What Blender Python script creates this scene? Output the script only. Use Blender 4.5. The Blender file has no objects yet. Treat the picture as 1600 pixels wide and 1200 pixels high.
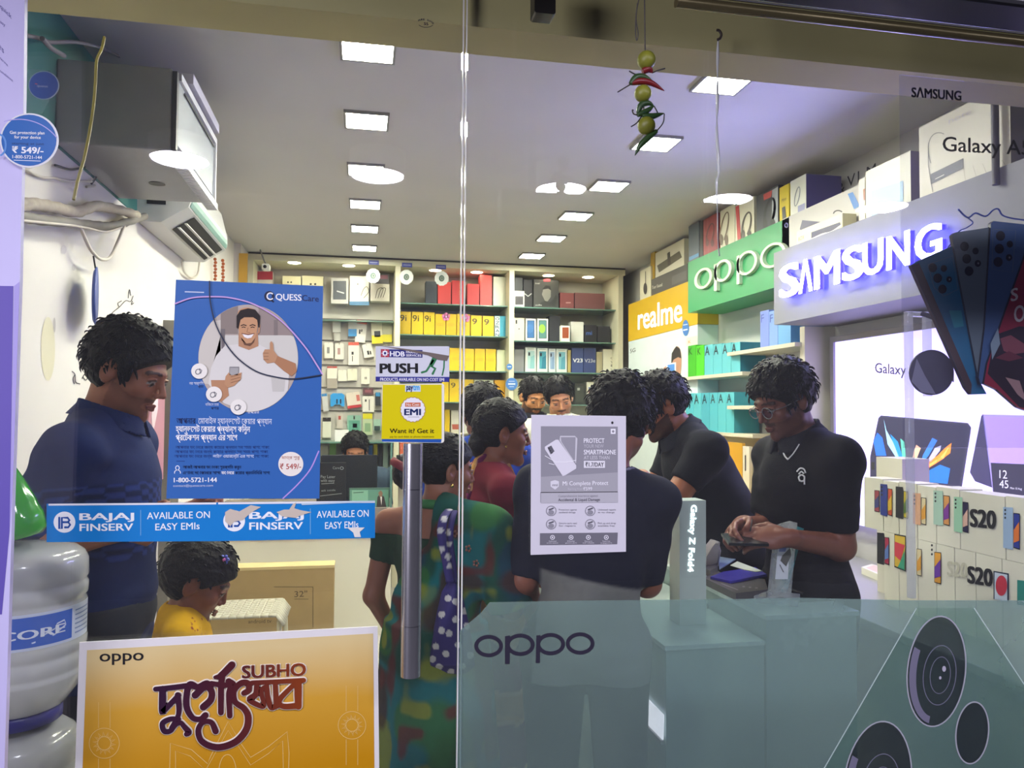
import bpy, bmesh, math, random
import numpy as np
from mathutils import Vector, Matrix
from mathutils.geometry import tessellate_polygon

# ------------------------------------------------------------------ camera, world, exposure, large lights
random.seed(7)
SC = bpy.context.scene
COL = SC.collection
FPX = 1200.0                                   # focal length in pixels of a 1600 px wide frame
CAM = np.array([0.0, 0.0, 1.5])
_y = np.array([565 - 800, -(640 - 600), -FPX]); _y /= np.linalg.norm(_y)
_x = np.array([5700, -80, -FPX]); _x -= _y * _x.dot(_y); _x /= np.linalg.norm(_x)
_z = np.cross(_x, _y)
RW = np.array([_x, _y, _z])                    # camera -> world rotation
cam_data = bpy.data.cameras.new('camera'); cam_data.sensor_width = 36.0; cam_data.lens = FPX / 1600 * 36
cam_data.clip_start = 0.05; cam_data.clip_end = 60
cam = bpy.data.objects.new('camera', cam_data); COL.objects.link(cam)
cam.matrix_world = Matrix.Translation(Vector(CAM)) @ Matrix([list(r) for r in RW]).to_4x4()
SC.camera = cam
SC.view_settings.view_transform = 'Standard'; SC.view_settings.look = 'None'
SC.view_settings.gamma = 1.0; SC.view_settings.exposure = 0.0
SC.cycles.max_bounces = 8; SC.cycles.diffuse_bounces = 4; SC.cycles.glossy_bounces = 4
SC.cycles.transparent_max_bounces = 24; SC.cycles.transmission_bounces = 6
SC.cycles.caustics_reflective = False; SC.cycles.caustics_refractive = False
SC.cycles.sample_clamp_indirect = 6.0
world = bpy.data.worlds.new('night'); SC.world = world; world.use_nodes = True
world.node_tree.nodes['Background'].inputs[0].default_value = (0.30, 0.30, 0.62, 1)
world.node_tree.nodes['Background'].inputs[1].default_value = 0.035
def area_light(name, loc, target, sx, sy, power, color):
    d = bpy.data.lights.new(name, 'AREA'); d.shape = 'RECTANGLE'; d.size = sx; d.size_y = sy
    d.energy = power; d.color = color
    o = bpy.data.objects.new(name, d); COL.objects.link(o); o.location = loc
    o.rotation_euler = (Vector(target) - Vector(loc)).to_track_quat('-Z', 'Y').to_euler()
    return o
# unseen pale violet street light, placed at left to brighten beam and posters
area_light('street_fill', (-3.6, -1.6, 1.9), (0.4, 1.6, 1.7), 1.6, 1.2, 120, (0.86, 0.82, 1.0))

# ------------------------------------------------------------------ pixel rays and small helpers
def ray(px, py): return RW @ np.array([px - 800.0, -(py - 600.0), -FPX])
def atY(px, py, Y): d = ray(px, py); return Vector(CAM + d * (Y - CAM[1]) / d[1])
def atX(px, py, X): d = ray(px, py); return Vector(CAM + d * (X - CAM[0]) / d[0])
def atZ(px, py, Z): d = ray(px, py); return Vector(CAM + d * (Z - CAM[2]) / d[2])
def lin(c):
    return c / 12.92 if c <= 0.04045 else ((c + 0.055) / 1.055) ** 2.4
def S(h, a=1.0):
    h = h.lstrip('#'); return tuple(lin(int(h[i:i+2], 16) / 255) for i in (0, 2, 4)) + (a,)

MATS = {}
def mat(name, color='#808080', rough=0.5, metal=0.0, var=0.06, scale=14.0, bump=0.0, emit=0.0, spec=0.5, coat=0.0, ecol=None, attr=None, trans=0.0):
    if name in MATS: return MATS[name]
    m = bpy.data.materials.new(name); m.use_nodes = True; MATS[name] = m
    nt = m.node_tree; p = nt.nodes['Principled BSDF']
    c = S(color) if isinstance(color, str) else tuple(color)[:3] + (1,)
    p.inputs['Roughness'].default_value = rough; p.inputs['Metallic'].default_value = metal
    p.inputs['Specular IOR Level'].default_value = spec; p.inputs['Coat Weight'].default_value = coat
    p.inputs['Transmission Weight'].default_value = trans
    tc = nt.nodes.new('ShaderNodeTexCoord')
    nz = nt.nodes.new('ShaderNodeTexNoise'); nz.inputs['Scale'].default_value = scale; nz.inputs['Detail'].default_value = 4
    nt.links.new(tc.outputs['Object'], nz.inputs['Vector'])
    mx = nt.nodes.new('ShaderNodeMix'); mx.data_type = 'RGBA'; mx.blend_type = 'MULTIPLY'
    rp = nt.nodes.new('ShaderNodeMapRange'); rp.inputs['To Min'].default_value = 1 - 2 * var; rp.inputs['To Max'].default_value = 1 + 0.6 * var
    nt.links.new(nz.outputs['Fac'], rp.inputs['Value'])
    mx.inputs[0].default_value = 1.0
    if attr:
        at = nt.nodes.new('ShaderNodeAttribute'); at.attribute_name = attr
        nt.links.new(at.outputs['Color'], mx.inputs[6])
    else: mx.inputs[6].default_value = c
    nt.links.new(rp.outputs['Result'], mx.inputs[7])
    nt.links.new(mx.outputs[2], p.inputs['Base Color'])
    if bump:
        b = nt.nodes.new('ShaderNodeBump'); b.inputs['Strength'].default_value = bump; b.inputs['Distance'].default_value = 0.01
        nt.links.new(nz.outputs['Fac'], b.inputs['Height']); nt.links.new(b.outputs['Normal'], p.inputs['Normal'])
    if emit:
        p.inputs['Emission Color'].default_value = S(ecol) if ecol else c
        p.inputs['Emission Strength'].default_value = emit
    return m

def glass_mat(name, tint=(0.97, 0.985, 0.98), refl=0.04, haze=0.0, hcol='#c8d0d0', hscale=3.0):
    """flat pane: clear with a mirror share that grows at grazing angles, and a little dust"""
    if name in MATS: return MATS[name]
    m = bpy.data.materials.new(name); m.use_nodes = True; MATS[name] = m
    nt = m.node_tree; nt.nodes.remove(nt.nodes['Principled BSDF']); out = nt.nodes['Material Output']
    tr = nt.nodes.new('ShaderNodeBsdfTransparent'); tr.inputs[0].default_value = tint + (1,)
    gl = nt.nodes.new('ShaderNodeBsdfGlossy'); gl.inputs['Roughness'].default_value = 0.0
    lw = nt.nodes.new('ShaderNodeLayerWeight'); lw.inputs[0].default_value = 0.5
    pw = nt.nodes.new('ShaderNodeMath'); pw.operation = 'POWER'; pw.inputs[1].default_value = 5
    nt.links.new(lw.outputs['Facing'], pw.inputs[0])
    mr = nt.nodes.new('ShaderNodeMapRange'); mr.inputs['To Min'].default_value = refl; mr.inputs['To Max'].default_value = 1
    nt.links.new(pw.outputs[0], mr.inputs['Value'])
    mix = nt.nodes.new('ShaderNodeMixShader')
    nt.links.new(mr.outputs[0], mix.inputs[0]); nt.links.new(tr.outputs[0], mix.inputs[1]); nt.links.new(gl.outputs[0], mix.inputs[2])
    last = mix
    if haze:
        df = nt.nodes.new('ShaderNodeBsdfDiffuse'); df.inputs[0].default_value = S(hcol)
        tl = nt.nodes.new('ShaderNodeBsdfTranslucent'); tl.inputs[0].default_value = S(hcol)
        ad = nt.nodes.new('ShaderNodeMixShader'); ad.inputs[0].default_value = 0.5
        nt.links.new(df.outputs[0], ad.inputs[1]); nt.links.new(tl.outputs[0], ad.inputs[2])
        tc = nt.nodes.new('ShaderNodeTexCoord'); nz = nt.nodes.new('ShaderNodeTexNoise'); nz.inputs['Scale'].default_value = hscale; nz.inputs['Detail'].default_value = 8
        nt.links.new(tc.outputs['Object'], nz.inputs['Vector'])
        r2 = nt.nodes.new('ShaderNodeMapRange'); r2.inputs['From Min'].default_value = 0.35; r2.inputs['From Max'].default_value = 0.75
        r2.inputs['To Min'].default_value = haze * 0.75; r2.inputs['To Max'].default_value = min(1, haze * 1.3)
        nt.links.new(nz.outputs['Fac'], r2.inputs['Value'])
        m2 = nt.nodes.new('ShaderNodeMixShader')
        nt.links.new(r2.outputs[0], m2.inputs[0]); nt.links.new(mix.outputs[0], m2.inputs[1]); nt.links.new(ad.outputs[0], m2.inputs[2])
        last = m2
    nt.links.new(last.outputs[0], out.inputs[0])
    return m

# ------------------------------------------------------------------ objects, labels
WL = {}                                       # world position of every object's origin
def tag(o, label=None, cat=None, group=None, kind=None):
    if label: o['label'] = label
    if cat: o['category'] = cat
    if group: o['group'] = group
    if kind: o['kind'] = kind
    return o
def thing(name, label, cat, loc, group=None):
    o = bpy.data.objects.new(name, None); COL.objects.link(o); o.location = loc; o.empty_display_size = 0.05
    WL[o] = Vector(loc); return tag(o, label, cat, group)

_fontcache = {}
def text_poly(s, bold=0.0, res=3):
    """outline faces of a string: vertices (x, y) and faces, with width and cap height 1"""
    k = (s, bold, res)
    if k in _fontcache: return _fontcache[k]
    cu = bpy.data.curves.new('lettering', 'FONT'); cu.body = s; cu.size = 1.0; cu.offset = bold; cu.resolution_u = res; cu.fill_mode = 'FRONT'
    ob = bpy.data.objects.new('lettering', cu); COL.objects.link(ob)
    dg = bpy.context.evaluated_depsgraph_get(); dg.update()
    ev = ob.evaluated_get(dg); me = ev.to_mesh()
    v = np.array([(p.co.x, p.co.y) for p in me.vertices]) if len(me.vertices) else np.zeros((0, 2))
    f = [tuple(p.vertices) for p in me.polygons]
    ev.to_mesh_clear(); bpy.data.objects.remove(ob); bpy.data.curves.remove(cu)
    _fontcache[k] = (v, f); return v, f

class MB:
    def __init__(s): s.v = []; s.f = []; s.m = []; s.sm = []
    def add(s, verts, faces, mi=0, smooth=False):
        b = len(s.v); s.v.extend(Vector(v) for v in verts)
        for f in faces: s.f.append(tuple(b + i for i in f)); s.m.append(mi); s.sm.append(smooth)
        return s
    def box(s, lo, hi, mi=0, M=None, faces=None):
        x0, y0, z0 = lo; x1, y1, z1 = hi
        vs = [Vector(p) for p in ((x0,y0,z0),(x1,y0,z0),(x1,y1,z0),(x0,y1,z0),(x0,y0,z1),(x1,y0,z1),(x1,y1,z1),(x0,y1,z1))]
        if M is not None: vs = [M @ v for v in vs]
        fs = [(0,3,2,1),(4,5,6,7),(0,1,5,4),(2,3,7,6),(1,2,6,5),(3,0,4,7)]
        return s.add(vs, fs, mi)
    def rbox(s, lo, hi, r, mi=0, M=None, seg=3, axis='Z', smooth=True):
        """box with edges rounded around one axis"""
        lo, hi = Vector(lo), Vector(hi); ax = 'XYZ'.index(axis); a, b = [i for i in range(3) if i != ax]
        r = min(r, (hi[a]-lo[a]) / 2 - 1e-5, (hi[b]-lo[b]) / 2 - 1e-5); pts = []
        for (ca, cb, t0) in ((hi[a]-r, hi[b]-r, 0), (lo[a]+r, hi[b]-r, 90), (lo[a]+r, lo[b]+r, 180), (hi[a]-r, lo[b]+r, 270)):
            for k in range(seg + 1):
                t = math.radians(t0 + 90 * k / seg); pts.append((ca + r * math.cos(t), cb + r * math.sin(t)))
        n = len(pts); vs = []
        for c in (lo[ax], hi[ax]):
            for p in pts:
                q = [0, 0, 0]; q[ax] = c; q[a], q[b] = p; q = Vector(q); vs.append(M @ q if M is not None else q)
        fl = (ax == 1)
        s.add(vs, [tuple(range(n, 2*n)) if not fl else tuple(reversed(range(n, 2*n))), tuple(reversed(range(n))) if not fl else tuple(range(n))], mi)
        side = [(i, (i+1) % n, n + (i+1) % n, n + i) if not fl else (n + i, n + (i+1) % n, (i+1) % n, i) for i in range(n)]
        return s.add(vs, side, mi, smooth)
    def poly(s, pts, mi=0):
        pts = [Vector(p) for p in pts]
        tr = tessellate_polygon([pts])
        return s.add(pts, [tuple(t) for t in tr], mi)
    def prism(s, pts, off, mi=0, mside=None):
        """flat outline (world points) extruded by the vector off, both ends closed"""
        pts = [Vector(p) for p in pts]; off = Vector(off); n = len(pts)
        tr = [tuple(t) for t in tessellate_polygon([pts])]
        s.add(pts, tr, mi); s.add([p + off for p in pts], [tuple(reversed(t)) for t in tr], mi if mside is None else mside)
        return s.add(pts + [p + off for p in pts], [(i, (i+1) % n, n + (i+1) % n, n + i) for i in range(n)], mi if mside is None else mside)
    def tube(s, path, r, mi=0, n=8, cap=True, rr=None):
        path = [Vector(p) for p in path]; vs = []; L = len(path); up = None
        for i, p in enumerate(path):
            t = (path[min(i+1, L-1)] - path[max(i-1, 0)]).normalized()
            if up is None: up = Vector((0, 0, 1)) if abs(t.z) < 0.9 else Vector((1, 0, 0))
            a = t.cross(up).normalized(); b = a.cross(t).normalized(); up = b
            ri = rr[i] if rr else r
            for k in range(n):
                th = 2 * math.pi * k / n; vs.append(p + a * (ri * math.cos(th)) + b * (ri * math.sin(th)))
        fs = [(i*n + k, i*n + (k+1) % n, (i+1)*n + (k+1) % n, (i+1)*n + k) for i in range(L-1) for k in range(n)]
        s.add(vs, fs, mi, True)
        if cap: s.add(vs[:n], [tuple(reversed(range(n)))], mi); s.add(vs[-n:], [tuple(range(n))], mi)
        return s
    def lathe(s, prof, c, mi=0, n=32, axis='Z', a0=0.0, a1=2*math.pi, smooth=True, M=None):
        c = Vector(c); vs = []; full = abs(a1 - a0 - 2*math.pi) < 1e-6; m = n if full else n + 1
        for (r, h) in prof:
            for k in range(m):
                t = a0 + (a1 - a0) * k / n; x, y = r * math.cos(t), r * math.sin(t)
                q = Vector((x, y, h)) if axis == 'Z' else (Vector((x, h, y)) if axis == 'Y' else Vector((h, x, y)))
                vs.append((M @ q if M is not None else q) + c)
        fs = [(i*m + k, i*m + (k+1) % m, (i+1)*m + (k+1) % m, (i+1)*m + k) for i in range(len(prof)-1) for k in range(n)]
        return s.add(vs, fs, mi, smooth)
    def ball(s, c, r, mi=0, n=12, M=None):
        rx = r if hasattr(r, '__len__') else (r, r, r)
        vs = []; c = Vector(c)
        for i in range(n // 2 + 1):
            ph = math.pi * i / (n // 2)
            for k in range(n):
                q = Vector((rx[0]*math.sin(ph)*math.cos(2*math.pi*k/n), rx[1]*math.sin(ph)*math.sin(2*math.pi*k/n), rx[2]*math.cos(ph)))
                vs.append(c + (M @ q if M is not None else q))
        fs = [(i*n+k, (i+1)*n+k, (i+1)*n+(k+1) % n, i*n+(k+1) % n) for i in range(n//2) for k in range(n)]
        return s.add(vs, fs, mi, True)
    def build(s, name, mats, parent=None, bevel=0.0, origin=None):
        if not isinstance(mats, (list, tuple)): mats = [mats]
        A = np.array([tuple(v) for v in s.v])
        if parent is not None: o0 = WL[parent]
        elif origin is not None: o0 = Vector(origin)
        else: o0 = Vector(((A[:,0].min()+A[:,0].max())/2, (A[:,1].min()+A[:,1].max())/2, A[:,2].min()))
        me = bpy.data.meshes.new(name)
        me.from_pydata([tuple(v - o0) for v in s.v], [], s.f)
        for m in mats: me.materials.append(m)
        me.polygons.foreach_set('material_index', s.m); me.polygons.foreach_set('use_smooth', s.sm)
        me.update()
        o = bpy.data.objects.new(name, me); COL.objects.link(o)
        if parent is not None: o.parent = parent; WL[o] = o0.copy()
        else: o.location = o0; WL[o] = o0.copy()
        if bevel:
            b = o.modifiers.new('edge', 'BEVEL'); b.width = bevel; b.segments = 2; b.limit_method = 'ANGLE'; b.angle_limit = math.radians(50)
        return o

class Sheet:
    """a flat print on a plane; shapes are given by where they show in the photograph and end up on the plane itself"""
    def __init__(s, at, n, layer=0.0004, mb=None):
        s.at = at; s.n = Vector(n); s.step = layer; s.mb = mb or MB()
    def p(s, x, y, k=0): return s.at(x, y) + s.n * (s.step * k)
    def poly(s, pts, mi, k): s.mb.poly([s.p(x, y, k) for x, y in pts], mi); return s
    def rect(s, x0, y0, x1, y1, mi, k): return s.poly([(x0,y0),(x1,y0),(x1,y1),(x0,y1)], mi, k)
    def slab(s, pts, t, mi, mside=None):
        s.mb.prism([s.p(x, y) for x, y in pts], -s.n * t, mi, mside); return s
    def circ(s, cx, cy, rx, ry, mi, k, n=36, rot=0.0, a0=0.0, a1=360.0):
        pts = []; c, q = math.cos(rot), math.sin(rot); full = a1 - a0 >= 360
        for i in range(n if full else n + 1):
            t = math.radians(a0 + (a1 - a0) * i / n); a, b = rx*math.cos(t), ry*math.sin(t); pts.append((cx + a*c - b*q, cy + a*q + b*c))
        return s.poly(pts, mi, k)
    def ring(s, cx, cy, rx, ry, w, mi, k, n=40, a0=0.0, a1=360.0, rot=0.0):
        vs = []; c, q = math.cos(rot), math.sin(rot)
        for i in range(n + 1):
            t = math.radians(a0 + (a1 - a0) * i / n)
            for d in (0, w):
                a, b = (rx - d)*math.cos(t), (ry - d)*math.sin(t); vs.append(s.p(cx + a*c - b*q, cy + a*q + b*c, k))
        s.mb.add(vs, [(2*i, 2*i+1, 2*i+3, 2*i+2) for i in range(n)], mi); return s
    def line(s, pts, w, mi, k, widths=None, round_=True):
        """stroke of pixel width w"""
        n = len(pts); L = []; R = []
        for i in range(n):
            x0, y0 = pts[max(i-1, 0)]; x1, y1 = pts[min(i+1, n-1)]; d = math.hypot(x1-x0, y1-y0) or 1
            ww = (widths[i] if widths else w) / 2; nx, ny = -(y1-y0)/d*ww, (x1-x0)/d*ww
            L.append(s.p(pts[i][0]+nx, pts[i][1]+ny, k)); R.append(s.p(pts[i][0]-nx, pts[i][1]-ny, k))
        s.mb.add(L + R, [(i, i+1, n+i+1, n+i) for i in range(n-1)], mi)
        if round_ and w > 1.5:
            for i in (0, n-1):
                ww = (widths[i] if widths else w) / 2; s.circ(pts[i][0], pts[i][1], ww, ww, mi, k + 0.2, 12)
        return s
    def text(s, t, x0, y0, x1, y1, h, mi, k, bold=0.0, capref='H', upx=0.0, upfix=False):
        """string t: baseline from (x0, y0) to (x1, y1), capitals h high (all as seen in the photograph)"""
        v, f = text_poly(t)
        if not len(f): return s
        _c, _ = text_poly(capref, 0.0); cap = _c[:,1].max()
        xm, xM = v[:,0].min(), v[:,0].max()
        P0 = s.p(x0, y0, k); U = (s.p(x1, y1, k) - P0) / max(xM - xm, 1e-6); V = (s.p(x0 + upx, y0 - h, k) - P0) / cap
        if upfix: V = (s.p(x0, y0 - h, k) - P0) / cap
        offs = [(0, 0)] if not bold else [(-1.5*bold, -.7*bold), (1.5*bold, -.7*bold), (-1.5*bold, .7*bold), (1.5*bold, .7*bold)]
        for i, (da, db) in enumerate(offs): s.mb.add([P0 + U * (a + da - xm) + V * (b + db) + s.n * (7e-5 * i) for a, b in v], f, mi)
        return s
    def build(s, name, mats, parent=None, **k): return s.mb.build(name, mats, parent, **k)

def smooth_path(pts, n=8):
    """Catmull-Rom through 2-D or 3-D points"""
    P = [np.array(p, float) for p in pts]; P = [2*P[0]-P[1]] + P + [2*P[-1]-P[-2]]; out = []
    for i in range(1, len(P)-2):
        for k in range(n):
            t = k / n; a, b, c, d = P[i-1], P[i], P[i+1], P[i+2]
            out.append(tuple(0.5*((2*b)+(-a+c)*t+(2*a-5*b+4*c-d)*t*t+(-a+3*b-3*c+d)*t**3)))
    out.append(tuple(P[-2])); return out
# ------------------------------------------------------------------ the room
GY = 1.60                                       # street face of the shop glass
XL, XR, YB, ZC = -1.0, 2.46, 7.15, 2.80
m_ceil = mat('painted_ceiling', '#c9c6c4', 0.85, var=0.05, scale=3)
m_wallw = mat('white_wall_paint', '#e4dfd8', 0.8, var=0.07, scale=3, bump=0.05)
m_wallg = mat('grey_wall_paint', '#b9b8b2', 0.8, var=0.05, scale=4)
m_floor = mat('floor_tile', '#bdb8b0', 0.35, var=0.12, scale=6)
m_teal = mat('teal_wall_paint', '#2c6e6a', 0.7, var=0.1, scale=5)
m_beam = mat('cream_beam_paint', '#d6ca8c', 0.7, var=0.16, scale=3)
m_dark = mat('dark_plastic', '#191a20', 0.5)
m_black = mat('black_print', '#0d0d12', 0.55)
m_white = mat('white_print', '#f1f0ec', 0.55, var=0.02)
m_cream = mat('cream_laminate', '#ddd6b8', 0.5, var=0.04)
m_steel = mat('brushed_steel', '#c4c4c8', 0.26, 0.92, var=0.05, scale=30)
m_glass = glass_mat('shop_glass', haze=0.012, hcol='#d8d8e6')
m_shelfglass = glass_mat('shelf_glass', tint=(0.86, 0.95, 0.92), refl=0.06)
m_sgedge = mat('green_glass_edge', '#5f8378', 0.2, var=0.03)
def struct(mb, name, m, **k): return tag(mb.build(name, m, **k), kind='structure')
struct(MB().box((XL-0.1, GY-0.05, -0.1), (XR+0.1, YB+0.1, 0.0)), 'floor', m_floor)
struct(MB().box((XL-0.1, GY-0.02, ZC), (XR+0.1, YB+0.1, ZC+0.1)), 'ceiling', m_ceil)
struct(MB().box((XL-0.1, GY, 0), (XL, YB, ZC)), 'wall_left', m_wallw)
struct(MB().box((XR, GY, 0), (XR+0.1, YB, ZC)), 'wall_right', m_wallg)
struct(MB().box((XL-0.1, YB, 0), (XR+0.1, YB+0.1, ZC)), 'wall_back', m_wallw)
struct(MB().box((-4, -4, -0.25), (6, GY-0.05, -0.15)).box((-1.2, 1.0, -0.15), (2.8, GY-0.05, -0.1)), 'ground', mat('street_concrete', '#5a5860', 0.9, var=0.2, bump=0.2))
# lintel behind the glass, its lower edge sloping as seen, up to the ceiling
struct(MB().box((XL, GY+0.03, 2.335), (XR, GY+0.16, ZC)), 'trim_1', m_beam)
# outer soffit with the rolled shutter above the glass
struct(MB().box((-1.6, -0.5, 2.50), (3.4, 1.45, 2.62)), 'roof_canopy', mat('canopy_board', '#3a3a42', 0.8))
q0, q1 = atY(1200, 9, 0.97), atY(1600, 51, 0.97); zsb = (q0.z+q1.z)/2
t = thing('shutter_box', 'dark rolled awning housing across the top right, outside the glass', 'awning', (1.2, 0.93, zsb))
MB().box((0.40, 0.90, zsb), (2.9, 0.97, 2.165)).build('housing', mat('shutter_steel', '#17171d', 0.4, 0.3), t, bevel=0.006)
for x in (0.50, 2.75): MB().box((x-0.012, 0.92, 2.164), (x+0.012, 0.95, 2.50)).build('hanger', mat('shutter_steel', '#17171d', 0.4, 0.3), t)
q0, q1 = atY(1200, 21, 1.31), atY(1600, 64, 1.31); zr_ = (q0.z+q1.z)/2
t = thing('awning_rail', 'round brownish metal rail below the dark awning housing', 'rail', (1.5, 1.31, zr_))
MB().tube([(0.56, 1.31, zr_), (2.9, 1.31, zr_)], 0.0105, n=14).build('rail', mat('shutter_rail', '#6f6648', 0.3, 0.6), t)
MB().box((0.62, 1.299, zr_+0.0095), (2.9, 1.302, zr_+0.0125)).build('rail_glint', m_steel, t)  # bright steel strip added for the highlight along the rail
for x in (0.60, 2.80): MB().box((x-0.01, 1.302, zr_+0.008), (x+0.01, 1.318, 2.50)).build('hanger', m_dark, t)
# glass front: sliding/push door on the left, fixed light on the right
XJ = atY(722, 600, GY).x
def pane(x0, x1, z0=0.0, z1=2.5): return MB().box((x0, GY, z0), (x1, GY+0.010, z1))
door = struct(pane(XL, XJ-0.006), 'door_1', m_glass)
win = struct(pane(XJ+0.006, XR), 'window_1', m_glass)
jm = MB().box((XJ-0.0045, GY-0.001, 0), (XJ-0.0025, GY+0.011, 2.5)).box((XJ+0.0025, GY-0.001, 0), (XJ+0.0045, GY+0.011, 2.5))
struct(jm, 'trim_2', mat('polished_glass_edge', '#f2f2ee', 0.15, var=0.02, spec=0.8))
# bright patch lights of the ceiling
m_panel = mat('led_panel', '#ffffff', 0.5, emit=165, ecol='#fdfbe6', var=0)
m_frame = mat('panel_frame', '#8f8c86', 0.5)
ROWY = [2.76, 3.46, 4.18, 4.88, 5.55, 6.22]
for side, x, nm in ((0, 0.005, 'left'), (1, 1.376, 'right')):
    for i, y in enumerate(ROWY):
        ordn = ['nearest to the glass front', 'second from the glass front', 'third from the glass front', 'fourth from the glass front', 'fifth from the glass front', 'farthest back']
        t = thing('ceiling_light', 'square white LED ceiling panel, %s in the %s row' % (ordn[i], nm), 'light', (x, y, ZC-0.02), 'square LED ceiling panels')
        h = 0.089; w = 0.010
        f = MB()
        for (a, b, c, d) in ((-h-w, -h-w, h+w, -h), (-h-w, h, h+w, h+w), (-h-w, -h, -h, h), (h, -h, h+w, h)):
            f.box((x+a, y+b, ZC-0.014), (x+c, y+d, ZC-0.0005))
        f.build('frame', m_frame, t)
        MB().box((x-h, y-h, ZC-0.012), (x+h, y+h, ZC-0.0005)).build('diffuser', m_panel, t)
# round downlights under the outer soffit (they show as bright ovals mirrored in the glass)
m_disc = mat('downlight_disc', '#ffffff', 0.5, emit=170, ecol='#f0ecff', var=0)
YV = 3.0
for i, (px, py) in enumerate(((280, 250), (590, 275), (877, 297), (1137, 313), (1380, 325))):
    q = atY(px, py, YV); yy = 2 * GY - YV
    zz = 2.44
    t = thing('downlight', 'round white downlight under the outer soffit, %s from the left' % ['first', 'second', 'third', 'fourth', 'fifth'][i], 'light', (q.x, yy, zz), 'downlights mirrored in the glass')
    MB().lathe([(0.0, 0.004), (0.1, 0.004)], (q.x, yy, q.z), n=40, smooth=False).build('diffuser', m_disc, t)
    MB().lathe([(0.103, 0.0), (0.108, 0.0), (0.108, 2.5-q.z), (0.02, 2.5-q.z)], (q.x, yy, q.z), n=40).build('housing', mat('downlight_white', '#d8d8dc', 0.5), t)
# ------------------------------------------------------------------ prints on the glass
def pm(h, rough=0.5, **k): return mat('print_' + h.strip('#') + ('' if rough == 0.5 else '_%d' % int(rough*100)), h, rough, var=0.02, **k)
class Pal:
    """collects colours of one print into material slots"""
    def __init__(s, rough=0.5): s.k = []; s.r = rough
    def __call__(s, h):
        if h not in s.k: s.k.append(h)
        return s.k.index(h)
    def mats(s): return [pm(h, s.r) for h in s.k]
def gl(Y): return lambda x, y: atY(x, y, Y)
NF = (0, -1, 0)
def sheet(Y=GY-0.0015, layer=0.0003): return Sheet(gl(Y), NF, layer)

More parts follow.
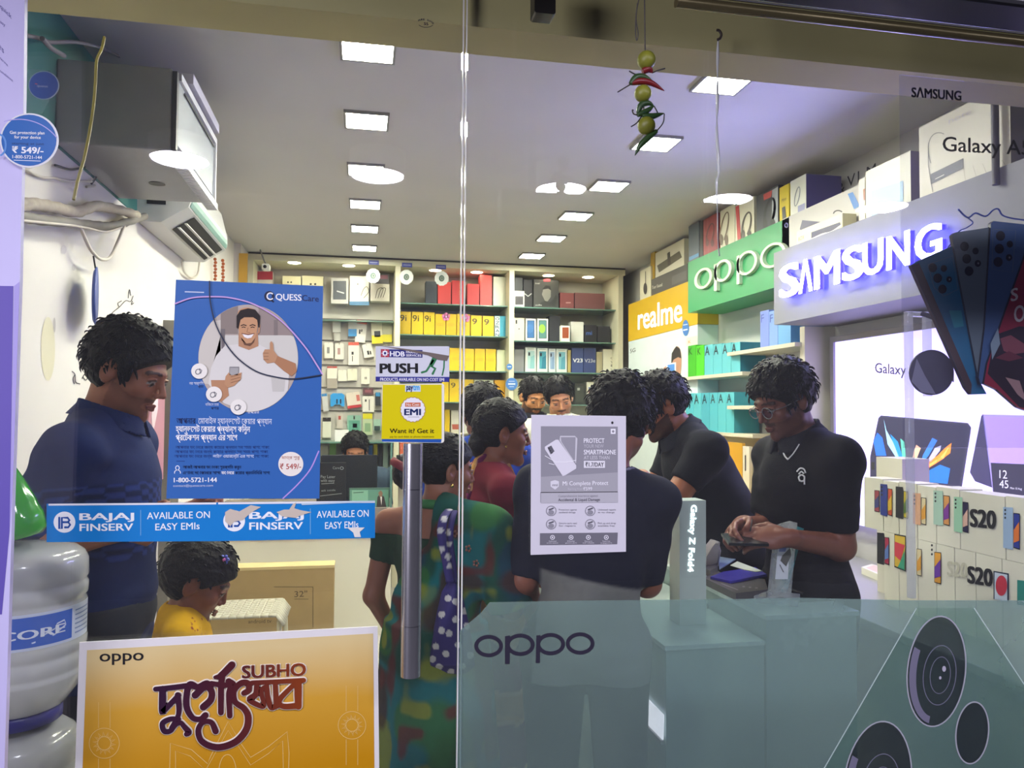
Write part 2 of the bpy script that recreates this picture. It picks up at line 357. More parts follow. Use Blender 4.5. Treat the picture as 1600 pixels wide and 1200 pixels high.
# --- handset care poster
def care_poster():
    c = Pal(0.35); s = sheet(GY-0.0012)
    s.slab([(275,437),(505,447),(499,779),(260,779)], -0.0008, c('#3467ad'))
    k0 = 4
    # round photo
    cx, cy = 388, 560; rx, ry = 78, 84
    s.circ(cx, cy, rx, ry, c('#b8aca0'), k0, 60)
    # blurred kitchen behind the man
    def clip(pts):
        out = []
        for x, y in pts:
            d = math.hypot((x-cx)/rx, (y-cy)/ry)
            if d > 0.995: x = cx + (x-cx)/d*0.995; y = cy + (y-cy)/d*0.995
            out.append((x, y))
        return out
    def cpoly(pts, col, k):
        # refine edges so that the clip follows the circle
        r = []
        for i in range(len(pts)):
            a, b = pts[i], pts[(i+1) % len(pts)]
            for j in range(8): r.append((a[0]+(b[0]-a[0])*j/8, a[1]+(b[1]-a[1])*j/8))
        s.poly(clip(r), c(col), k)
    cpoly([(312,506),(345,500),(345,600),(306,600)], '#cfcabc', k0+1)
    cpoly([(345,480),(372,478),(372,522),(345,522)], '#8e8278', k0+1)
    cpoly([(404,480),(470,520),(470,524),(404,524)], '#9a8c84', k0+1)
    cpoly([(428,500),(434,500),(434,524),(428,524)], '#857a74', k0+2)
    cpoly([(345,524),(475,524),(475,580),(330,580)], '#d3d1c4', k0+1)
    cpoly([(345,514),(352,514),(351,545),(346,545)], '#76706e', k0+2)
    # white shirt, arms, phone, thumb
    cpoly([(352,540),(373,538),(404,538),(418,545),(428,560),(440,576),(452,584),(450,610),(428,640),(388,644),(350,630),(326,600),(330,575),(338,556)], '#dcdad0', k0+3)
    cpoly([(424,590),(446,592),(444,612),(426,612)], '#c9c7bc', k0+4)
    cpoly([(373,520),(403,520),(404,541),(389,547),(373,541)], '#b98a66', k0+4)
    head = [(371,496),(373,486),(382,481),(394,482),(402,488),(403,500),(402,516),(398,530),(390,537),(382,535),(375,525)]
    s.poly(smooth_path(head+[head[0]], 4)[:-1], c('#c8986f'), k0+5)
    s.poly([(404,508),(407,507),(406,520),(403,522)], c('#b98a66'), k0+5)
    hair = [(370,512),(370,494),(376,485),(388,482),(399,484),(407,494),(406,512),(404,512),(402,500),(396,496),(382,496),(376,500),(373,514)]
    s.poly(hair, c('#241c1a'), k0+6)
    for ex in (381, 395):
        s.line([(ex-4,509),(ex,507.5),(ex+4,509)], 1.6, c('#3a2a22'), k0+6)
        s.line([(ex-3,512),(ex,511),(ex+3,512)], 1.3, c('#2a1d18'), k0+6)
    s.line([(388,512),(386,519),(391,520)], 1.0, c('#9a6f50'), k0+6)
    s.poly([(377,527),(378,532),(385,537),(393,536),(399,528),(397,535),(391,541),(382,539)], c('#6d4d3a'), k0+6)
    s.poly([(379,522),(388,524),(397,522),(393,528),(387,529),(382,527)], c('#f4efe8'), k0+7)
    s.line([(378,521),(388,523),(398,521)], 1.0, c('#7a4a3c'), k0+8)
    cpoly([(330,594),(352,594),(356,602),(358,618),(346,628),(332,612)], '#b98a66', k0+5)
    s.poly([(359,573),(374,573),(373,590),(358,590)], c('#8b8a88'), k0+6)
    s.poly([(360,575),(373,575),(372,586),(359,586)], c('#a9a8a4'), k0+7)
    cpoly([(353,588),(358,582),(362,587),(378,582),(377,592),(366,603),(356,606),(351,600)], '#c0926c', k0+7)
    for j in range(3): s.line([(361,589+j*4.5),(376,585+j*4.5)], 0.8, c('#8d6548'), k0+8)
    cpoly([(433,556),(462,568),(464,580),(456,588),(444,580),(428,566)], '#b07f5b', k0+5)
    cpoly([(411,552),(414,546),(422,546),(422,536),(424,533),(427,537),(428,548),(434,556),(430,566),(418,568),(412,562)], '#c0926c', k0+6)
    for j in range(3): s.line([(412,552+j*5),(420,552+j*5)], 0.8, c('#8d6548'), k0+7)
    # arcs
    s.line(smooth_path([(274,475),(300,466),(330,464),(362,466),(400,477),(440,502),(475,540),(495,570),(504,585)], 6), 2.2, c('#c8a4d8'), k0+9)
    s.line(smooth_path([(328,440),(329,470),(337,505),(352,535),(372,560),(400,580),(430,589),(460,592),(503,586)], 6), 2.0, c('#2c3448'), k0+9)
    s.line(smooth_path([(498,705),(485,733),(465,757),(442,779)], 6), 2.0, c('#b99ae0'), k0)
    # logo and headline
    s.ring(421, 463, 8, 8, 4, c('#141c3c'), k0); s.ring(422.5, 463, 6, 6, 2, c('#f2f2f2'), k0+1, a0=40, a1=320)
    s.poly([(424,468),(429,471),(427,473),(422,469)], c('#141c3c'), k0)
    s.text('QUESS', 431, 468.5, 471, 470, 9.5, c('#f4f4f4'), k0, 0.012)
    s.text('Care', 472, 470, 498, 471.5, 9.0, c('#1b2350'), k0, 0.004)
    s.line([(289,456),(319,457)], 1.6, c('#cfd8ea'), k0, round_=False)
    for (x, y) in ((312,580),(335,616),(373,636)):
        s.circ(x, y, 12.5, 12, c('#efece0'), k0+10)
        s.ring(x-2, y+1, 4, 4.5, 1, c('#3a3f52'), k0+11, rot=0.4); s.line([(x,y-4),(x+4,y-1),(x+2,y+4)], 1, c('#3a3f52'), k0+11)
    s.text('\u09a8\u09b0 \u09b8\u09be\u09b0\u09cd\u09ad\u09bf\u09b8', 296, 601, 318, 601, 4, c('#e8ecf4'), k0)
    s.text('\u09aa\u09cd\u09b2\u09be\u09a8', 310, 606, 318, 606, 4, c('#1b2350'), k0)
    s.text('\u09ac\u09bf\u099c\u09c7\u09a8 \u099a\u09be\u09b0', 321, 634, 342, 634, 4, c('#d8deee'), k0)
    s.text('\u09aa\u09a5\u09be\u09b0', 330, 640, 342, 640, 4, c('#1b2350'), k0)
    s.text('\u09b8\u09b9\u099c \u09ae\u09be\u09a8\u09ac\u09be\u09a8', 387, 640, 411, 640, 4, c('#e8ecf4'), k0)
    s.text('\u09b0\u09bf\u09aa\u09c7\u09df\u09be\u09b0', 387, 646, 405, 646, 4, c('#e8ecf4'), k0)
    s.text('\u0986\u09aa\u09a8\u09be\u09b0', 276, 662, 306, 662, 9, c('#1b2350'), k0, 0.004)
    s.text('\u09c7\u09ae\u09be\u09ac\u09be\u0987\u09b2 \u09b9\u09cd\u09af\u09be\u09a8\u09cd\u09a1\u09c7\u09b8\u099f \u09c7\u0995\u09df\u09be\u09b0 \u09aa\u09cd\u09b2\u09cd\u09af\u09be\u09a8', 310, 662, 425, 663, 9, c('#e4e9f4'), k0)
    s.text('\u09b9\u09cd\u09af\u09be\u09a8\u09cd\u09a1\u09c7\u09b8\u099f \u09c7\u0995\u09df\u09be\u09b0 \u09aa\u09cd\u09b2\u09cd\u09af\u09be\u09a8\u09cd\u09b8 \u0995\u09bf\u09a8\u09c1\u09a8', 275, 674.5, 391, 675, 9, c('#f6f6f6'), k0, 0.014)
    s.text('\u09aa\u09cd\u09b0\u09c7\u099f\u0995\u09b6\u09a8 \u09aa\u09cd\u09b2\u09cd\u09af\u09be\u09a8 \u098f\u09b0 \u09b8\u09be\u09c7\u09a5', 275, 688, 371, 688, 9, c('#f6f6f6'), k0, 0.014)
    body = '\u0986\u09aa\u09a8\u09be\u09b0 \u09ab\u09cb\u09a8\u09c7\u09b0 \u099c\u09a8\u09cd\u09af \u0995\u09c7\u09df\u09be\u09b0 \u09aa\u09cd\u09b2\u09cd\u09af\u09be\u09a8 \u09b8\u09ac \u09b8\u09ae\u09df \u09aa\u09be\u09b6\u09c7 \u09a5\u09be\u0995\u09c7'
    for j, x1 in enumerate((421, 419, 420)): s.text(body, 274.5-j, 701+j*7, x1, 701+j*7, 4.6, c('#223a78'), k0)
    s.poly([(332,709),(398,709),(398,715.5),(332,715.5)], c('#3467ad'), k0+1)
    s.text('\u09b2\u09be\u0987\u09ad \u0993\u09df\u09be\u09b0\u09c7\u09a8\u09cd\u099f\u09bf \u098f\u09b0 \u09b8\u09be\u09a5\u09c7', 333, 715, 397, 715, 4.6, c('#dfe6f2'), k0+2)
    s.line([(276,720.5),(289,720.5)], 0.9, c('#223a78'), k0, round_=False)
    s.ring(277.5, 731, 3.4, 3.8, 1.1, c('#eef2f8'), k0); s.ring(277.5, 738.5, 5.2, 4.6, 1.1, c('#eef2f8'), k0, a0=-200, a1=20)
    s.text('\u0986\u099c\u0987 \u0986\u09aa\u09a8\u09be\u09b0 \u09ab\u09cb\u09a8\u0995\u09c7 \u09b8\u09c1\u09b0\u0995\u09cd\u09b7\u09bf\u09a4 \u0995\u09b0\u09c1\u09a8', 286, 732, 377, 732, 4.6, c('#182448'), k0, 0.006)
    s.text('\u098f\u0996\u09be\u09a8\u09c7 \u09a6\u09cb\u0995\u09be\u09a8\u09c7\u09b0 \u09b8\u09be\u09a5\u09c7', 286, 741, 345, 741, 4.8, c('#182448'), k0, 0.008)
    s.text('\u09ab\u09cb\u09a8\u09c7\u09b0', 346, 741, 366, 741, 4.8, c('#f6f6f6'), k0, 0.012)
    s.text('\u0995\u09c7\u09df\u09be\u09b0 \u09aa\u09cd\u09b0\u09a4\u09bf\u09a8\u09bf\u09a7\u09bf\u09b0 \u09b8\u09be\u09a5\u09c7', 367, 741, 422, 741, 4.8, c('#182448'), k0, 0.006)
    s.text('1-800-5721-144', 272, 753.5, 339, 753, 7.0, c('#f6f6f6'), k0, 0.014)
    s.text('contact@quesscare.com', 271, 760.5, 333, 760, 3.4, c('#d4dcec'), k0)
    s.circ(454.5, 725, 19.5, 19, c('#efe9dc'), k0)
    s.text('\u09ae\u09be\u09a4\u09cd\u09b0 \u09b6\u09c1\u09b0\u09c1', 440, 717, 469, 717, 4.2, c('#b06a58'), k0+1)
    s.text('\u20b9 549/-', 437.5, 733, 470.5, 732.5, 8.2, c('#b3443c'), k0+1, 0.004)
    o = s.build('poster', c.mats())
    tag(o, 'blue handset care poster with a smiling man in a round photo, taped to the glass', 'poster')
care_poster()

# --- two loan strips
def finserv(x0, x1, yt0, yt1, yb0, yb1, torn, label):
    c = Pal(0.3); s = sheet(GY-(0.0035 if torn else 0.0030))
    s.slab([(x0,yt0),(x1,yt1),(x1,yb1),(x0,yb0)], -0.0006, c('#1d7fc8'))
    f = lambda x: yt0 + (yt1-yt0)*(x-x0)/(x1-x0)
    s.poly([(x0+3,yt0),(x1,yt1),(x1,yt1+3),(x0+3,yt0+3)], c('#e6e8ea'), 3)
    y = f(x0+28) + 27
    w = c('#eff2f2')
    s.circ(x0+28, y+2, 17, 16.5, w, 3)
    s.line([(x0+20,y-5),(x0+20,y+12),(x0+24,y+12),(x0+24,y-5),(x0+33,y-5),(x0+36,y-1),(x0+33,y+2)], 3.2, c('#1c4f9c'), 4)
    s.line([(x0+26,y+2),(x0+34,y+2),(x0+37,y+6),(x0+34,y+10),(x0+29,y+10)], 3.2, c('#1c4f9c'), 4)
    b = f(x0+50)
    s.text('BAJAJ', x0+52, b+26, x0+136, b+25, 10.5, w, 3, 0.016)
    s.text('FINSERV', x0+52, b+43, x0+135, b+42, 11.0, w, 3, 0.014)
    s.line([(x0+147,b+10),(x0+147,b+50)], 1.0, c('#7db4dc'), 3, round_=False)
    s.text('AVAILABLE ON', x0+157, b+24.5, x1-10, b+22.5, 10.5, w, 3, 0.006)
    s.text('EASY EMIs', x0+170, b+42, x1-26, b+40, 10.5, w, 3, 0.006)
    if torn:
        t = c('#cbbfae')
        s.poly([(352,800),(360,795),(374,799),(392,789),(408,792),(392,801),(380,812),(366,815),(360,822),(352,814)], t, 6)
        s.poly([(432,800),(444,796),(452,796),(458,787),(463,785),(460,794),(470,797),(487,800),(470,805),(462,809),(442,807)], t, 6)
        s.poly([(542,824),(570,824),(562,831),(564,839),(554,839),(552,832)], c('#e4e0d6'), 6)
        s.poly([(470,786),(586,782),(586,784),(472,789)], c('#bcd0dc'), 5)
    o = s.build('loan_strip', c.mats()); return tag(o, label, 'sticker', 'finance strips across the glass')
finserv(73, 338, 787, 785, 847, 845.5, False, 'clean left blue finance strip, beside the green bottle')
finserv(338, 586, 785, 782.5, 845.5, 840.5, True, 'scuffed, torn right blue finance strip with a crossed-out logo')

# --- push sign and pay-later sign above the door handle
def push_sign():
    c = Pal(0.4); s = sheet(GY-0.0022)
    s.slab([(587,541),(702,541),(702,597),(587,596)], -0.0008, c('#cfd2d8'))
    s.poly([(587,588.5),(702,589),(702,597),(587,596)], c('#2b2f86'), 3)
    s.text('PRODUCTS AVAILABLE ON NO COST EMI', 594, 595, 694, 595.5, 4.6, c('#e8e8f0'), 4, 0.012)
    s.poly([(595,545.5),(660,547),(660,559),(595,558)], c('#262a74'), 3)
    s.poly([(595,545.5),(608,545.8),(608,558.3),(595,558)], c('#b03a4c'), 4)
    s.line([(601.5,546.5),(601.5,557.5)], 1.0, c('#eceef4'), 5, round_=False); s.line([(596,552),(607.5,552)], 1.0, c('#eceef4'), 5, round_=False)
    s.rect(598,548.5,605,555.5, c('#eceef4'), 6); s.rect(599.8,550.2,603.3,553.8, c('#262a74'), 7)
    s.text('HDB', 609.5, 556.6, 632, 557, 7.6, c('#f2f2f6'), 4, 0.02)
    s.text('FINANCIAL', 634.5, 552, 658, 552.5, 3.4, c('#f2f2f6'), 4, 0.01); s.text('SERVICES', 634.5, 557, 658, 557.4, 3.4, c('#f2f2f6'), 4, 0.01)
    s.text('PUSH', 594, 583, 652, 582.5, 14.5, c('#0c0c12'), 4, 0.026)
    # green figure pushing a door edge
    g = c('#2f7a4a')
    s.line([(678,561),(672,571),(680,576),(676,584)], 3.6, g, 4); s.line([(672,571),(666,580),(659,582)], 3.2, g, 4)
    s.poly([(676,557),(684,559),(676,573),(670,571)], g, 4); s.line([(694,564),(693.5,575),(691,586)], 2.2, g, 4)
    # torn grey backing hanging over the top
    s.poly([(592,540),(640,546),(672,551),(702,556),(698,564),(684,562),(668,555),(630,547)], c('#6f635c'), 6)
    tag(s.build('door_sign', c.mats()), 'grey PUSH sign with a green pushing figure and torn top', 'sign')
push_sign()
def emi_sign():
    c = Pal(0.3); s = sheet(GY-0.0020)
    rp = []
    for (cx, cy, t0) in ((690,603,-90),(690,688,0),(600,687,90),(601,604,180)):
        for j in range(5): a = math.radians(t0 + 22.5*j); rp.append((cx+4*math.cos(a), cy+4*math.sin(a)))
    s.slab(rp, -0.0012, c('#e9e7d8'))
    s.poly([(598,601),(690,601),(690,686),(596,686)], c('#d9cb0c'), 5)
    s.poly([(596,686),(690,686),(689,691.5),(597,690)], c('#2a58a4'), 5)
    s.poly([(633,602),(657,602),(657,612),(633,612)], c('#cfe0ee'), 6)
    s.text('pay', 635, 609.5, 645, 609.5, 6, c('#16204c'), 7, 0.02, capref='x'); s.text('tm', 645.5, 609.5, 655, 609.5, 6, c('#3aa6d8'), 7, 0.02, capref='x')
    n = 20
    s.poly([(645+(19.5+1.0*(i%2))*math.cos(math.pi*i/n), 640+(19.5+1.0*(i%2))*math.sin(math.pi*i/n)) for i in range(2*n)], c('#b89a4c'), 6)
    s.poly([(645+(18.2+1.0*(i%2))*math.cos(math.pi*i/n), 640+(18.2+1.0*(i%2))*math.sin(math.pi*i/n)) for i in range(2*n)], c('#e9e8ea'), 7)
    s.poly([(633,629),(657,629),(657,635.5),(633,635.5)], c('#cc7350'), 8)
    s.text('No Cost', 635, 634.3, 655, 634.3, 4.2, c('#f6e8e0'), 9, 0.01)
    s.text('EMI', 632, 648.5, 657, 648.5, 9.5, c('#1b2a5c'), 8, 0.022)
    s.line([(637,651.5),(655,651.5)], 1.0, c('#b0b0b8'), 8, round_=False)
    s.text('Want it? Get it', 609, 676.5, 678, 676.5, 6.8, c('#2a2410'), 6, 0.012)
    s.text('pay by card debit or phone instalments', 609, 683.5, 678, 683.5, 2.8, c('#5a5210'), 6)
    tag(s.build('offer_sign', c.mats()), 'square yellow EMI offer sign fixed above the door handle', 'sign')
emi_sign()

# --- grey protection flyer
def protect_flyer():
    c = Pal(0.6); s = sheet(GY-0.0012)
    s.slab([(830,648),(978,650),(978,862),(829,867)], -0.0004, c('#d0ced6'))
    k = 3
    s.poly([(845,666),(965,666.5),(965,738),(845,745)], c('#8d8c94'), k); s.poly([(845,745),(965,738),(965,785),(845,785)], c('#a3a2a8'), k)
    s.poly([(844,769),(965,768),(965,785),(844,785)], c('#9b9aa2'), k)
    s.poly([(845,770),(965,769),(965,785),(845,786)], c('#b4b3b9'), k+1)
    # two handsets
    s.poly([(875,681),(898,681),(902,685),(900,724),(892,716),(874,688)], c('#c8c7cd'), k+1); s.poly([(876,683),(899,683),(898,722),(877,690)], c('#94939b'), k+2)
    s.poly([(868,687),(872,687),(900,727),(900,732),(884,742),(879,744),(851,702),(851,698)], c('#dad8df'), k+3)
    s.poly([(855,699),(861,696),(866,705),(860,710)], c('#5c5b64'), k+4)
    for j in range(3): s.circ(857.5+j*2.2, 701+j*3.2, 1.2, 1.2, c('#2c2b34'), k+5, 10)
    s.line([(851,712),(868,722),(884,722),(900,719)], 1.0, c('#eeeef2'), k+4); s.line([(857,724),(866,726)], 1.0, c('#eeeef2'), k+4)
    w = c('#ecebf0')
    s.text('PROTECT', 912, 692, 944, 692, 7.0, w, k+1, 0.012); s.text('YOUR NEW', 912, 699.5, 943, 699.5, 5.2, c('#c2c1c8'), k+1)
    s.text('SMARTPHONE', 912, 710, 962, 710, 7.2, w, k+1, 0.012); s.text('AT LESS THAN', 912, 717.5, 952, 717.5, 5.2, c('#d4d3d9'), k+1)
    s.rect(912, 720, 945, 731, c('#e2e1e6'), k+1); s.text('\u20b91.7/DAY', 914.5, 729, 943, 729, 6.6, c('#4c4b54'), k+2, 0.012)
    s.rect(954, 670, 961.5, 678, w, k+1); s.circ(957.7, 674, 2, 2, c('#8d8c94'), k+2, 12)
    s.circ(956.5, 660.5, 1.8, 2.2, c('#26252c'), k+1, 12)
    s.poly([(860,752),(867,750),(873,752),(873,760),(867,765),(860,760)], c('#d6d5db'), k+1); s.text('mi', 863, 759.5, 871, 759.5, 4, c('#8d8c94'), k+2, 0.01)
    s.text('Mi Complete Protect', 879, 758.5, 950, 757.5, 6.4, w, k+1, 0.008); s.text('Starting from', 887, 765.5, 910, 765.5, 3.2, c('#c6c5cb'), k+1); s.text('\u20b9599', 911, 766, 925, 766, 5, w, k+1)
    s.text('Comprehensive insurance against', 872, 776.5, 934, 776, 3.2, c('#85848c'), k+2); s.text('Accidental & Liquid Damage', 872, 783, 937, 782.5, 4.4, c('#5a5962'), k+2, 0.006)
    for (x, y, a, b) in ((861,798,'Protection against','accidental damage'),(922,798,'Unlimited repairs','at no charge'),(861,819,'Genuine parts used','for repairs'),(922,819,'Pick up and drop','available free')):
        s.ring(x, y, 8, 8, 1.0, c('#85848c'), k+1); s.circ(x, y+2.5, 4.5, 3.6, c('#8d8c94'), k+1, 16); s.line([(x-3,y-2),(x+3,y-4)], 2, c('#5a5962'), k+2)
        s.text(a, x+12, y-0.5, x+40, y-0.5, 2.6, c('#85848c'), k+1); s.text(b, x+12, y+3.5, x+38, y+3.5, 2.6, c('#85848c'), k+1)
    s.poly([(843.5,833),(965,832),(964,850),(843.5,851.5)], c('#6d6c75'), k+1)
    for x, a, b in ((863,'Authorised','service network'),(892,'Only','genuine parts'),(919,'Secure','and reliable'),(947,'Hassle free','support')):
        s.ring(x, 839.5, 3.6, 3.6, 1.0, w, k+2); s.circ(x, 839.5, 1.2, 1.2, w, k+2, 10)
        s.text(a, x-6, 846.3, x+6, 846.3, 2.0, c('#dddce2'), k+2); s.text(b, x-9, 849, x+9, 849, 2.0, c('#dddce2'), k+2)
    tag(s.build('flyer', c.mats()), 'black and white smartphone protection flyer taped to the right glass', 'poster')
protect_flyer()

# --- festival board low on the door
def stroke_text(s, strokes, w, mi, k, extra=0.0):
    for si, st in enumerate(strokes):
        kk = k + si*0.35
        pts = smooth_path(st['p'], 6); ws = st.get('w'); n = len(pts)
        if ws: widths = [ws[min(int(i/(n-1)*(len(ws)-1)), len(ws)-2)] * (1 - ((i/(n-1)*(len(ws)-1)) % 1 if i < n-1 else 1)) + ws[min(int(i/(n-1)*(len(ws)-1)), len(ws)-2)+1] * ((i/(n-1)*(len(ws)-1)) % 1 if i < n-1 else 1) + extra for i in range(n)]
        else: widths = [w + extra] * n
        s.line(pts, 9, mi, kk, widths)
def festival_board():
    names = ['#e3e1de', None, '#f6ecd8', '#3d1420', '#17151a', '#e2bd6e']
    # printed ground: pale gold above, deep amber below (a printed gradient of the artwork)
    g = bpy.data.materials.new('festival_print'); g.use_nodes = True; nt = g.node_tree; p = nt.nodes['Principled BSDF']; p.inputs['Roughness'].default_value = 0.4
    tc = nt.nodes.new('ShaderNodeTexCoord'); sx = nt.nodes.new('ShaderNodeSeparateXYZ'); nt.links.new(tc.outputs['Generated'], sx.inputs[0])
    nz = nt.nodes.new('ShaderNodeTexNoise'); nz.inputs['Scale'].default_value = 3; nt.links.new(tc.outputs['Generated'], nz.inputs[0])
    ad = nt.nodes.new('ShaderNodeMath'); ad.operation = 'MULTIPLY_ADD'; ad.inputs[1].default_value = 0.14; nt.links.new(nz.outputs['Fac'], ad.inputs[0]); nt.links.new(sx.outputs['Z'], ad.inputs[2])
    rp = nt.nodes.new('ShaderNodeValToRGB'); nt.links.new(ad.outputs[0], rp.inputs[0])
    e = rp.color_ramp.elements; e[0].position = 0.48; e[0].color = S('#c48a06'); e[1].position = 1.06; e[1].color = S('#dcc68c')
    z = e.new(0.76); z.color = S('#d3a034')
    nt.links.new(rp.outputs[0], p.inputs['Base Color'])
    gd = bpy.data.materials.new('festival_letters'); gd.use_nodes = True; nt = gd.node_tree; p = nt.nodes['Principled BSDF']; p.inputs['Roughness'].default_value = 0.4
    tc = nt.nodes.new('ShaderNodeTexCoord'); sx = nt.nodes.new('ShaderNodeSeparateXYZ'); nt.links.new(tc.outputs['Generated'], sx.inputs[0])
    rp = nt.nodes.new('ShaderNodeValToRGB'); nt.links.new(sx.outputs['X'], rp.inputs[0]); e = rp.color_ramp.elements
    e[0].position = 0.28; e[0].color = S('#331430'); e[1].position = 0.74; e[1].color = S('#8a3c14'); z = e.new(0.5); z.color = S('#4e1a22')
    nt.links.new(rp.outputs[0], p.inputs['Base Color'])
    s = sheet(GY-0.0046)
    def L(y): return 125 - (y-1003)*0.035
    bot = 1330
    s.slab([(125,1003),(590,978),(594,bot),(L(bot),bot)], -0.003, 0)
    s.poly([(137,1015),(583,989),(586,bot-14),(L(bot)+12,bot-14)], 1, 12)
    # faint mandalas and paisleys
    for (cx, cy, r) in ((164,1160,24),(550,1132,22)):
        s.ring(cx, cy, r, r, 1.0, 5, 13); s.ring(cx, cy, r*0.45, r*0.45, 1.0, 5, 13)
        for j in range(14):
            a = 2*math.pi*j/14; s.line([(cx+r*0.45*math.cos(a), cy+r*0.45*math.sin(a)),(cx+r*0.75*math.cos(a+0.12), cy+r*0.75*math.sin(a+0.12)),(cx+r*0.45*math.cos(a+0.3), cy+r*0.45*math.sin(a+0.3))], 0.9, 5, 13)
        s.line([(cx-9,cy+r),(cx-9,cy+r+40)], 0.9, 5, 13, round_=False); s.line([(cx+9,cy+r),(cx+9,cy+r+40)], 0.9, 5, 13, round_=False)
        s.line([(cx-9,cy-r),(cx-9,cy-r-40)], 0.9, 5, 13, round_=False); s.line([(cx+9,cy-r),(cx+9,cy-r-40)], 0.9, 5, 13, round_=False)
    s.line([(262,1300),(265,1230),(267,1160),(300,1170),(325,1192),(330,1180),(357,1126),(378,1162),(392,1182),(420,1165),(449,1142),(452,1175),(450,1240),(455,1300)], 1.2, 5, 13)
    s.line([(272,1300),(275,1230),(275,1172),(298,1180),(322,1202),(357,1140),(392,1194),(420,1176),(442,1156),(444,1240),(447,1300)], 1.0, 5, 13)
    s.ring(356, 1205, 14, 28, 1.2, 5, 13)
    # cap lettering SUBHO with pale outline
    s.text('SUBHO', 379, 1058.5, 478, 1054, 19.5, 2, 14, 0.045); s.text('SUBHO', 379.5, 1058, 477.5, 1053.5, 19, 6, 21, 0.02)
    s.text('oppo', 157, 1032.5, 225, 1030.5, 11.5, 4, 13, 0.008, capref='x')
    q = lambda x, y: (230 + x*270/1600, 1010 + y*190/1126)
    ST = []
    def st(pts, *w): ST.append(dict(p=[q(*p) for p in pts], w=[v*310/1600 for v in w] if w else None))
    st([(85,385),(230,372),(400,350)], 40, 44, 44)                                   # matra
    st([(150,385),(150,470),(148,590),(170,575),(300,440)], 55, 60, 55, 45, 42)
    st([(290,440),(302,560),(290,640),(235,745)], 50, 45, 40, 45)
    st([(300,660),(220,660),(150,700),(165,770),(220,770),(265,720),(310,690),(350,730),(390,780),(370,800)], 38, 40, 44, 46, 40, 36, 36, 44, 52, 40)
    st([(470,360),(400,340),(372,440),(375,560),(430,650),(500,660),(545,625)], 40, 50, 52, 52, 46, 44, 52)
    st([(400,345),(470,365),(560,330),(600,380)], 44, 44, 50, 40)
    st([(450,440),(540,360),(600,400),(595,480),(525,550)], 56, 56, 52, 54, 56)
    st([(635,275),(690,260),(790,160)], 30, 56, 58)
    st([(700,270),(690,360),(688,600)], 50, 50, 46)
    st([(760,310),(800,350),(765,420),(770,630)], 50, 60, 50, 44)
    st([(600,330),(690,345),(770,345)], 40, 44, 44)
    st([(900,420),(945,390),(935,330),(870,330),(810,400),(820,500),(900,560),(940,640),(920,760),(820,870),(660,920),(520,870),(480,770),(520,690),(600,690),(640,770)], 44, 50, 52, 48, 46, 46, 50, 56, 56, 54, 54, 50, 48, 40, 44, 52)
    st([(975,325),(1200,315),(1450,302)], 38, 38, 40)
    st([(1020,340),(1010,430),(950,480),(1060,540),(1085,520),(1060,400),(1110,360)], 42, 50, 44, 40, 36, 40, 44)
    st([(1110,370),(1120,450),(1150,550),(1190,540)], 44, 44, 44, 44)
    st([(1190,330),(1195,440),(1200,540)], 42, 44, 44)
    st([(1360,340),(1230,480),(1260,540),(1400,535)], 36, 44, 44, 50)
    st([(1400,320),(1400,430),(1402,540)], 60, 60, 54)
    stroke_text(s, ST, 8, 2, 14, 3.4); stroke_text(s, ST, 8, 6, 21, 0.0)
    ms = [pm('#e3e1de'), g, pm('#f6ecd8'), pm('#3d1420'), pm('#17151a'), pm('#e2bd6e'), gd]
    o = s.build('festival_board', ms)
    tag(o, 'golden festival board with dark red Bengali lettering, low on the door', 'poster')
festival_board()

# --- round stickers on the door glass and the fan of stamps
def round_sticker():
    c = Pal(0.35); s = sheet(1.452)
    s.slab([(46+46*math.cos(2*math.pi*i/40), 219.5+42.5*math.sin(2*math.pi*i/40)) for i in range(40)], -0.0006, c('#dfe0e2'))
    s.circ(45.5, 219.5, 43, 40, c('#1c62ae'), 3)
    s.ring(30, 262, 76, 76, 1.6, c('#a9a4dc'), 4, a0=-108, a1=-38)
    s.ring(-1, 227, 12, 18, 3, c('#5a8fd0'), 4, a0=-85, a1=80)
    w = c('#eef0f4')
    s.text('Get protection plan', 16, 209.5, 70, 210.5, 4.6, w, 4, 0.014); s.text('for your device', 23, 216.5, 64, 217.5, 4.6, w, 4, 0.014)
    s.text('starting at just', 19, 226, 69, 227, 3.8, c('#163a70'), 4)
    s.text('\u20b9 549/-', 20, 239, 68, 240.5, 9.5, w, 4, 0.022)
    s.text('1-800-5721-144', 20, 247.5, 66, 249, 5, w, 4, 0.01); s.line([(22,250.5),(64,252)], 0.9, w, 4, round_=False)
    tag(s.build('round_sticker', c.mats()), 'large round blue protection plan sticker reading 549 at the left edge', 'sticker')
    c = Pal(0.35); s = sheet(GY+0.0125); s.n = Vector((0, -1, 0))
    s.slab([(68.5+24*math.cos(2*math.pi*i/36), 133.5+22.5*math.sin(2*math.pi*i/36)) for i in range(36)], -0.0006, c('#9fb0c4'))
    s.circ(68.5, 133.5, 22.5, 21, c('#1b4f9e'), 3)
    s.text('quess', 58, 136, 75, 137, 3.6, c('#a9b4d0'), 4); s.line([(55,131),(59,132)], 1.5, c('#b05068'), 4)
    tag(s.build('round_sticker', c.mats()), 'small round blue sticker above the large one at the left edge', 'sticker')
    # backing paper behind the small sticker
    c = Pal(0.4); s = sheet(GY+0.012)
    o = s.slab([(47,107),(79,110),(84,125),(80,150),(66,178),(36,176),(37,120)], -0.0003, 0)
    tag(s.build('film_patch', [glass_mat('patch_film', tint=(0.8,0.9,0.9), refl=0.05, haze=0.10, hcol='#7fa5a5')]), 'clear film patch behind the small round blue sticker', 'sticker')
round_sticker()
